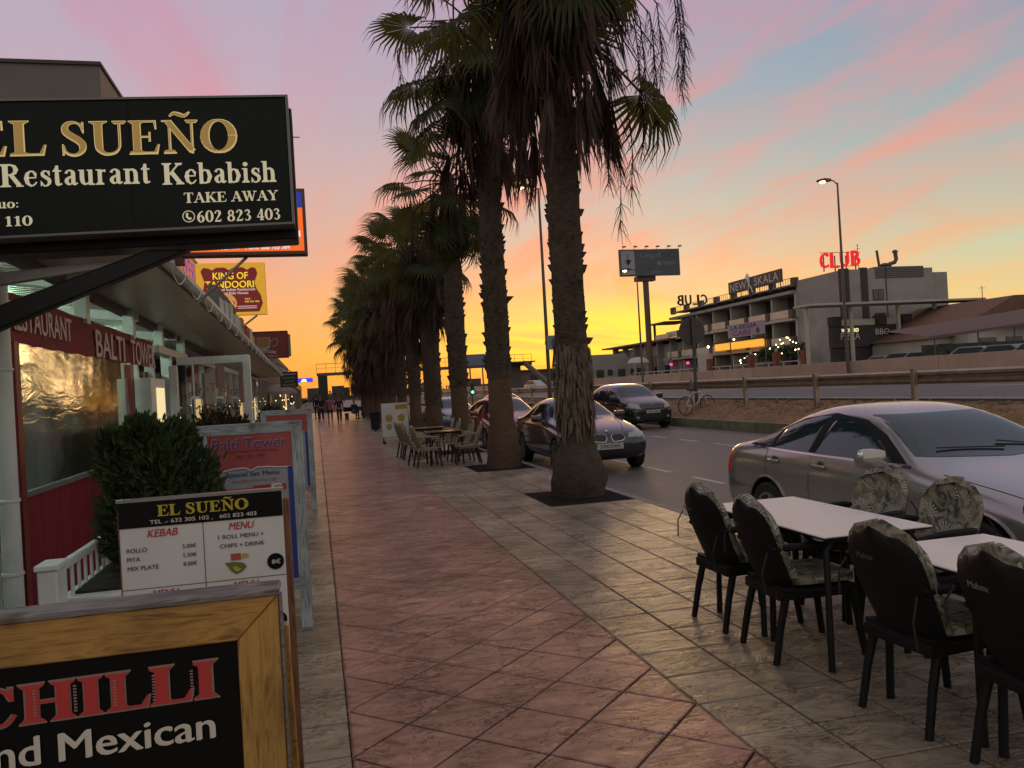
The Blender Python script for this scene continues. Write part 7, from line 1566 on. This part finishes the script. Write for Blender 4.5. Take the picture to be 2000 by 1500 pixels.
# dark red hatchback, dark estate, blue car
redpnt = paint('dark red paint', (.16,.016,.012), .2, .25); darkp = paint('dark slate paint', (.03,.034,.05), .3, .22); bluepnt = paint('blue grey paint', (.07,.085,.14), .4, .25)
def shift(st, dz, ks=1.0, kw=1.0): return [(a*ks, b, c, d+dz*.5, e+dz, f+dz, g*kw, h*kw, i*kw) for a, b, c, d, e, f, g, h, i in st]
def ex_plain(badgez, pm, plate):
    def f(t, patch, strip, put, cast):
        for s in (-1,1):
            put(patch([(s*.40,badgez),(s*.42,badgez+.12),(s*.72,badgez+.14),(s*.72,badgez+.02)], 'y', -1, .006, 6, 4), 'headlamp', headl)
            h, nn = cast(2.0, 1.0, 'x', s); MB().box(-.11,.11,-.06,.06,-.07,.07).build('mirror', pm, t, (s*(abs(h.x)+.12),1.92,1.04), bevel=.03, smooth=True)
            put(strip([(3.0,.32),(3.0,.98)], 'x', s, .008, .0015), 'door_gap', gapm); put(strip([(1.8,.32),(1.78,.96)], 'x', s, .008, .0015), 'door_gap', gapm)
            for y in (2.8,3.5):
                h, nn = cast(y, .88, 'x', s)
                if h: MB().box(-.012,.012,-.10,.10,-.016,.016).build('door_handle', pm, t, (h.x+s*.02,y,.88), bevel=.008)
        put(patch([(-.32,badgez-.02),(-.30,badgez+.10),(.30,badgez+.10),(.32,badgez-.02)], 'y', -1, .004, 10, 4), 'grille', trimb); put(patch([(-.45,.32),(-.43,.42),(.43,.42),(.45,.32)], 'y', -1, .004, 10, 4), 'air_intake', trimb)
        MB().box(-.26,.26,-.035,.0,.44,.55).build('number_plate', platem, t)
    return f
st_r = [(0,.34,.46,.60,.66,.68,.60,.58,.44),(.07,.24,.48,.70,.78,.80,.78,.72,.54),(.40,.20,.5,.80,.88,.91,.86,.80,.64),(1.0,.19,.5,.90,.98,1.01,.875,.83,.68),(1.25,.19,.5,.93,1.05,1.09,.875,.84,.68),
        (1.75,.19,.5,.94,1.34,1.38,.875,.84,.60),(2.1,.19,.5,.95,1.42,1.47,.875,.84,.58),(2.8,.19,.5,.96,1.42,1.48,.875,.84,.58),(3.4,.19,.5,.98,1.34,1.40,.87,.83,.58),(3.8,.2,.5,1.0,1.14,1.20,.86,.82,.62),(3.98,.26,.5,.96,1.02,1.05,.85,.80,.62),(4.02,.36,.5,.8,.86,.88,.78,.74,.6)]
gl_r = {'side1': [(1.50,.99),(1.78,1.20),(2.1,1.335),(2.45,1.36),(2.50,.99)], 'side2': [(2.60,1.0),(2.56,1.36),(3.1,1.34),(3.45,1.22),(3.6,1.04)], 'front': [(-.66,1.08),(-.58,1.24),(-.50,1.37),(.50,1.37),(.58,1.24),(.66,1.08),(0,1.065)], 'rear': [(-.56,1.14),(-.48,1.34),(.48,1.34),(.56,1.14)]}
car('dark red hatchback parked behind the second palm', (5.35,21.6,ROAD), R(1), redpnt, 4.02, 1.76, st_r, gl_r, (.80,3.25), .31, ex_plain(.66, redpnt, ''))
car('dark estate car seen over the red hatchback roof', (6.85,28.3,ROAD), R(-2), darkp, 4.84, 1.81, shift(st_b, .06), {k: [(a, b+(.03 if k[0] == 's' else .06)) for a, b in v] for k, v in gl_b.items()}, (.84,3.72), .325, ex_plain(.68, darkp, ''))
car('blue grey hatchback behind the third and fourth palms', (5.2,30.2,ROAD), R(2), bluepnt, 4.02, 1.76, st_r, gl_r, (.80,3.25), .31, ex_plain(.66, bluepnt, ''))

# ================================================================== PEOPLE
skinm = mat('skin', (.28,.15,.11), .6); hairg = mat('grey hair', (.22,.20,.19), .8); haird = mat('dark hair', (.02,.015,.012), .8)
def skin_mesh(nodes, edges, root, name, m_, lv=1):
    me = bpy.data.meshes.new('s'); me.from_pydata([n_[0] for n_ in nodes], edges, []); o = link('s', me)
    o.modifiers.new('k', 'SKIN'); lay = me.skin_vertices[0].data
    for i, n_ in enumerate(nodes): lay[i].radius = (n_[1], n_[1]*(n_[2] if len(n_) > 2 else 1)); lay[i].use_root = (i == root)
    sb = o.modifiers.new('u', 'SUBSURF'); sb.levels = lv
    dg = bpy.context.evaluated_depsgraph_get(); r = bpy.data.meshes.new_from_object(o.evaluated_get(dg)); bpy.data.objects.remove(o)
    r.materials.clear(); r.materials.append(m_); r.polygons.foreach_set('use_smooth', [True]*len(r.polygons)); return r
def person(label, loc, rz, H, top, bottom, hair, pose, shorts=False, skirt=False, grp=None):
    t = thing('person', label, 'person', loc, rz, grp); k = H/1.72
    V = lambda x, y, z: (x*k, y*k, z*k)
    hipy, hz = pose.get('hip', (0,.92)); ly, ry = pose['feet']; lk, rk = pose['knees']; lh, rh = pose['hands']; le, re_ = pose['elbows']; lean = pose.get('lean', .0)
    ch = (0, hipy-lean*.6, hz+.34); nk = (0, hipy-lean, hz+.56); hd = (0, hipy-lean-.02, hz+.68)
    nodes = [(V(0,hipy,hz),.135*k,.75),(V(0,hipy-lean*.3,hz+.15),.125*k,.7),(V(*ch),.150*k,.68),(V(*nk),.055*k),(V(0,hd[1],hd[2]-.03),.075*k,1.1),(V(0,hd[1],hd[2]+.06),.088*k,1.15),(V(0,hd[1],hd[2]+.12),.06*k)]
    edges = [(0,1),(1,2),(2,3),(3,4),(4,5),(5,6)]
    def limb(start, pts): 
        p = start
        for c, r_ in pts: nodes.append((V(*c), r_*k)); edges.append((p, len(nodes)-1)); p = len(nodes)-1
        return p
    for s, f_, kn in ((-1,ly,lk),(1,ry,rk)):
        limb(0, [((s*.09,hipy,hz-.08),.085),((s*.10,kn[0],kn[1]),.058),((s*.10,(kn[0]+f_[0])/2+.01,(kn[1]+f_[1])/2+.05),.052),((s*.10,f_[0]+.02,f_[1]+.07),.036),((s*.11,f_[0]-.10,f_[1]+.035),.035)])
    for s, h_, e_ in ((-1,lh,le),(1,rh,re_)):
        w = limb(2, [((s*.19,ch[1],ch[2]+.13),.055),((s*.24,e_[0],e_[1]),.040),((s*.24,h_[0],h_[1]+.05),.027),((s*.24,h_[0]-.01,h_[1]-.02),.03)])
        for q in range(4): limb(w, [((s*(.225+.012*q),h_[0]-.03+.018*q,h_[1]-.08-.008*(q in (1,2))),.008),((s*(.225+.012*q),h_[0]-.03+.018*q,h_[1]-.12-.008*(q in (1,2))),.007)])
        limb(w, [((s*.22,h_[0]-.05,h_[1]-.04),.009),((s*.215,h_[0]-.06,h_[1]-.075),.008)])
    link('body', skin_mesh(nodes, edges, 0, 'body', skinm), t)
    g = 1.16
    cn = [(nodes[0][0],nodes[0][1]*g,.8),(nodes[1][0],nodes[1][1]*g,.8),(nodes[2][0],nodes[2][1]*g,.75),(V(0,nk[1],nk[2]-.06),.07*k)]; ce = [(0,1),(1,2),(2,3)]
    for s, e_, h_ in ((-1,le,lh),(1,re_,rh)):
        b = len(cn); cn += [(V(s*.19,ch[1],ch[2]+.13),.070*k),(V(s*.24,e_[0],e_[1]),.052*k)]; ce += [(2,b),(b,b+1)]
        if pose.get('long', False): cn.append((V(s*.24,h_[0],h_[1]+.07),.040*k)); ce.append((b+1,b+2))
    link('shirt', skin_mesh(cn, ce, 0, 'shirt', top), t)
    cn = [(V(0,hipy,hz+.02),.150*k,.82)]; ce = []
    for s, f_, kn in ((-1,ly,lk),(1,ry,rk)):
        b = len(cn); cn += [(V(s*.09,hipy,hz-.09),.102*k),(V(s*.10,kn[0],kn[1]+(.08 if shorts else 0)),.074*k)]; ce += [(0,b),(b,b+1)]
        if not shorts: cn.append((V(s*.10,f_[0]+.01,f_[1]+.10),.055*k)); ce.append((b+1,b+2))
    link('shorts' if shorts else 'trousers', skin_mesh(cn, ce, 0, 'tr', bottom), t)
    hx = MB(); c = Vector(V(0,hd[1]+.012,hd[2]+.065)); rr = random.Random(len(label))
    vs = []; 
    for i in range(7):
        th = math.pi*.62*i/6
        for j in range(14):
            a = 2*math.pi*j/14; rad = .108*k*(1+rr.uniform(-.03,.03)); face = math.sin(a) < -.3 and th > 1.1
            vs.append(c+Vector((rad*.88*math.sin(th)*math.cos(a), rad*(1.0 if not face else .72)*math.sin(th)*math.sin(a)+.01*k, rad*1.08*math.cos(th))))
    hx.add(vs, [(i*14+j, i*14+(j+1)%14, (i+1)*14+(j+1)%14, (i+1)*14+j) for i in range(6) for j in range(14)]); hx.build('hair', hair, t, smooth=True)
    f = MB()
    for s in (-1,1): f.cbox(V(s*.032,hd[1]-.098,hd[2]+.05), (.02*k,.012*k,.010*k), 0)
    f.cbox(V(0,hd[1]-.092,hd[2]-.022), (.042*k,.012*k,.010*k), 1); f.build('face_marks', [haird, mat('lips', (.2,.06,.05), .6)], t)
    MB().add([V(0,hd[1]-.09,hd[2]+.05),V(-.014,hd[1]-.09,hd[2]+.012),V(.014,hd[1]-.09,hd[2]+.012),V(0,hd[1]-.118,hd[2]+.014)], [(0,1,3),(0,3,2),(1,2,3)]).build('nose', skinm, t)
    for s in (-1,1): MB().lathe([(.004*k,-.02*k),(.012*k,0),(.004*k,.02*k)], 6, V(s*.088,hd[1],hd[2]+.03)).build('ear', skinm, t)
    for s, f_ in ((-1,ly),(1,ry)): MB().box(-.042*k,.042*k,-.17*k,.09*k,.0,.07*k).build('shoe', mat('shoe', (.03,.025,.025), .6), t, V(s*.105,f_[0],f_[1]), bevel=.02*k)
    return t
walk = dict(feet=((-.22,.0),(.20,.04)), knees=((-.12,.48),(.04,.47)), hands=((.16,.80),(-.14,.82)), elbows=((.08,1.08),(-.02,1.08)), lean=.04)
stand = dict(feet=((.0,.0),(.03,.0)), knees=((-.02,.48),(.0,.48)), hands=((-.05,.80),(-.05,.80)), elbows=((.03,1.06),(.03,1.06)), lean=.02, long=True)
sit = dict(feet=((-.42,.0),(-.38,.0)), knees=((-.42,.50),(-.40,.50)), hip=(0,.50), hands=((-.36,.58),(-.34,.58)), elbows=((-.10,.72),(-.10,.72)), lean=.02, long=True)
pinkt = mat('pink shirt cloth', (.36,.12,.19), .8, var=.2, vscale=9); darkc = mat('dark cloth', (.02,.02,.025), .85); winec = mat('wine cloth', (.07,.02,.025), .85)
person('person in a pink top and dark shorts walking towards the camera on the rose footway', (.76,50,0), R(0), 1.72, pinkt, darkc, hairg, walk, True, grp='people on the pavement')
person('person in dark wine clothes walking just right of the pink top', (1.30,50.6,0), R(6), 1.66, winec, darkc, haird, walk, False, grp='people on the pavement')
person('person in black walking behind and left of the pink top', (.28,56,0), R(-4), 1.74, darkc, darkc, haird, walk, False, grp='people on the pavement')
person('person in dark clothes standing farther off beside the shops', (.0,66,0), R(160), 1.76, darkc, darkc, haird, stand, False, grp='people on the pavement')
person('person with light hair sitting on a bench under the far palms', (2.50,58,0), R(30), 1.72, darkc, darkc, hairg, sit, False, grp='people on the pavement')
t = thing('street_bench', 'dark bench under the far palms with a person sitting on it', 'bench', (2.62,58.12,0), R(30))
for k in range(3): MB().box(-.8,.8,-.16+k*.12,-.06+k*.12,.39,.42).build('seat_slat', darkc, t)
MB().box(-.8,.8,.24,.27,.5,.82).build('backrest', darkc, t)
for x in (-.7,.7): MB().box(x-.03,x+.03,-.15,.25,0,.39).build('leg', steel, t)
t = thing('litter_bin', 'dark litter bin on the pale pavement near the far palms', 'bin', (2.5,37,0)); MB().lathe([(.20,.05),(.23,.75),(.25,.78),(.2,.80)], 14).build('body', darkc, t, smooth=True); MB().tube([(0,0,0),(0,0,.1)], .08, 8).build('foot', steel, t); MB().lathe([(.25,.82),(.1,.95)], 14).build('lid', darkc, t)
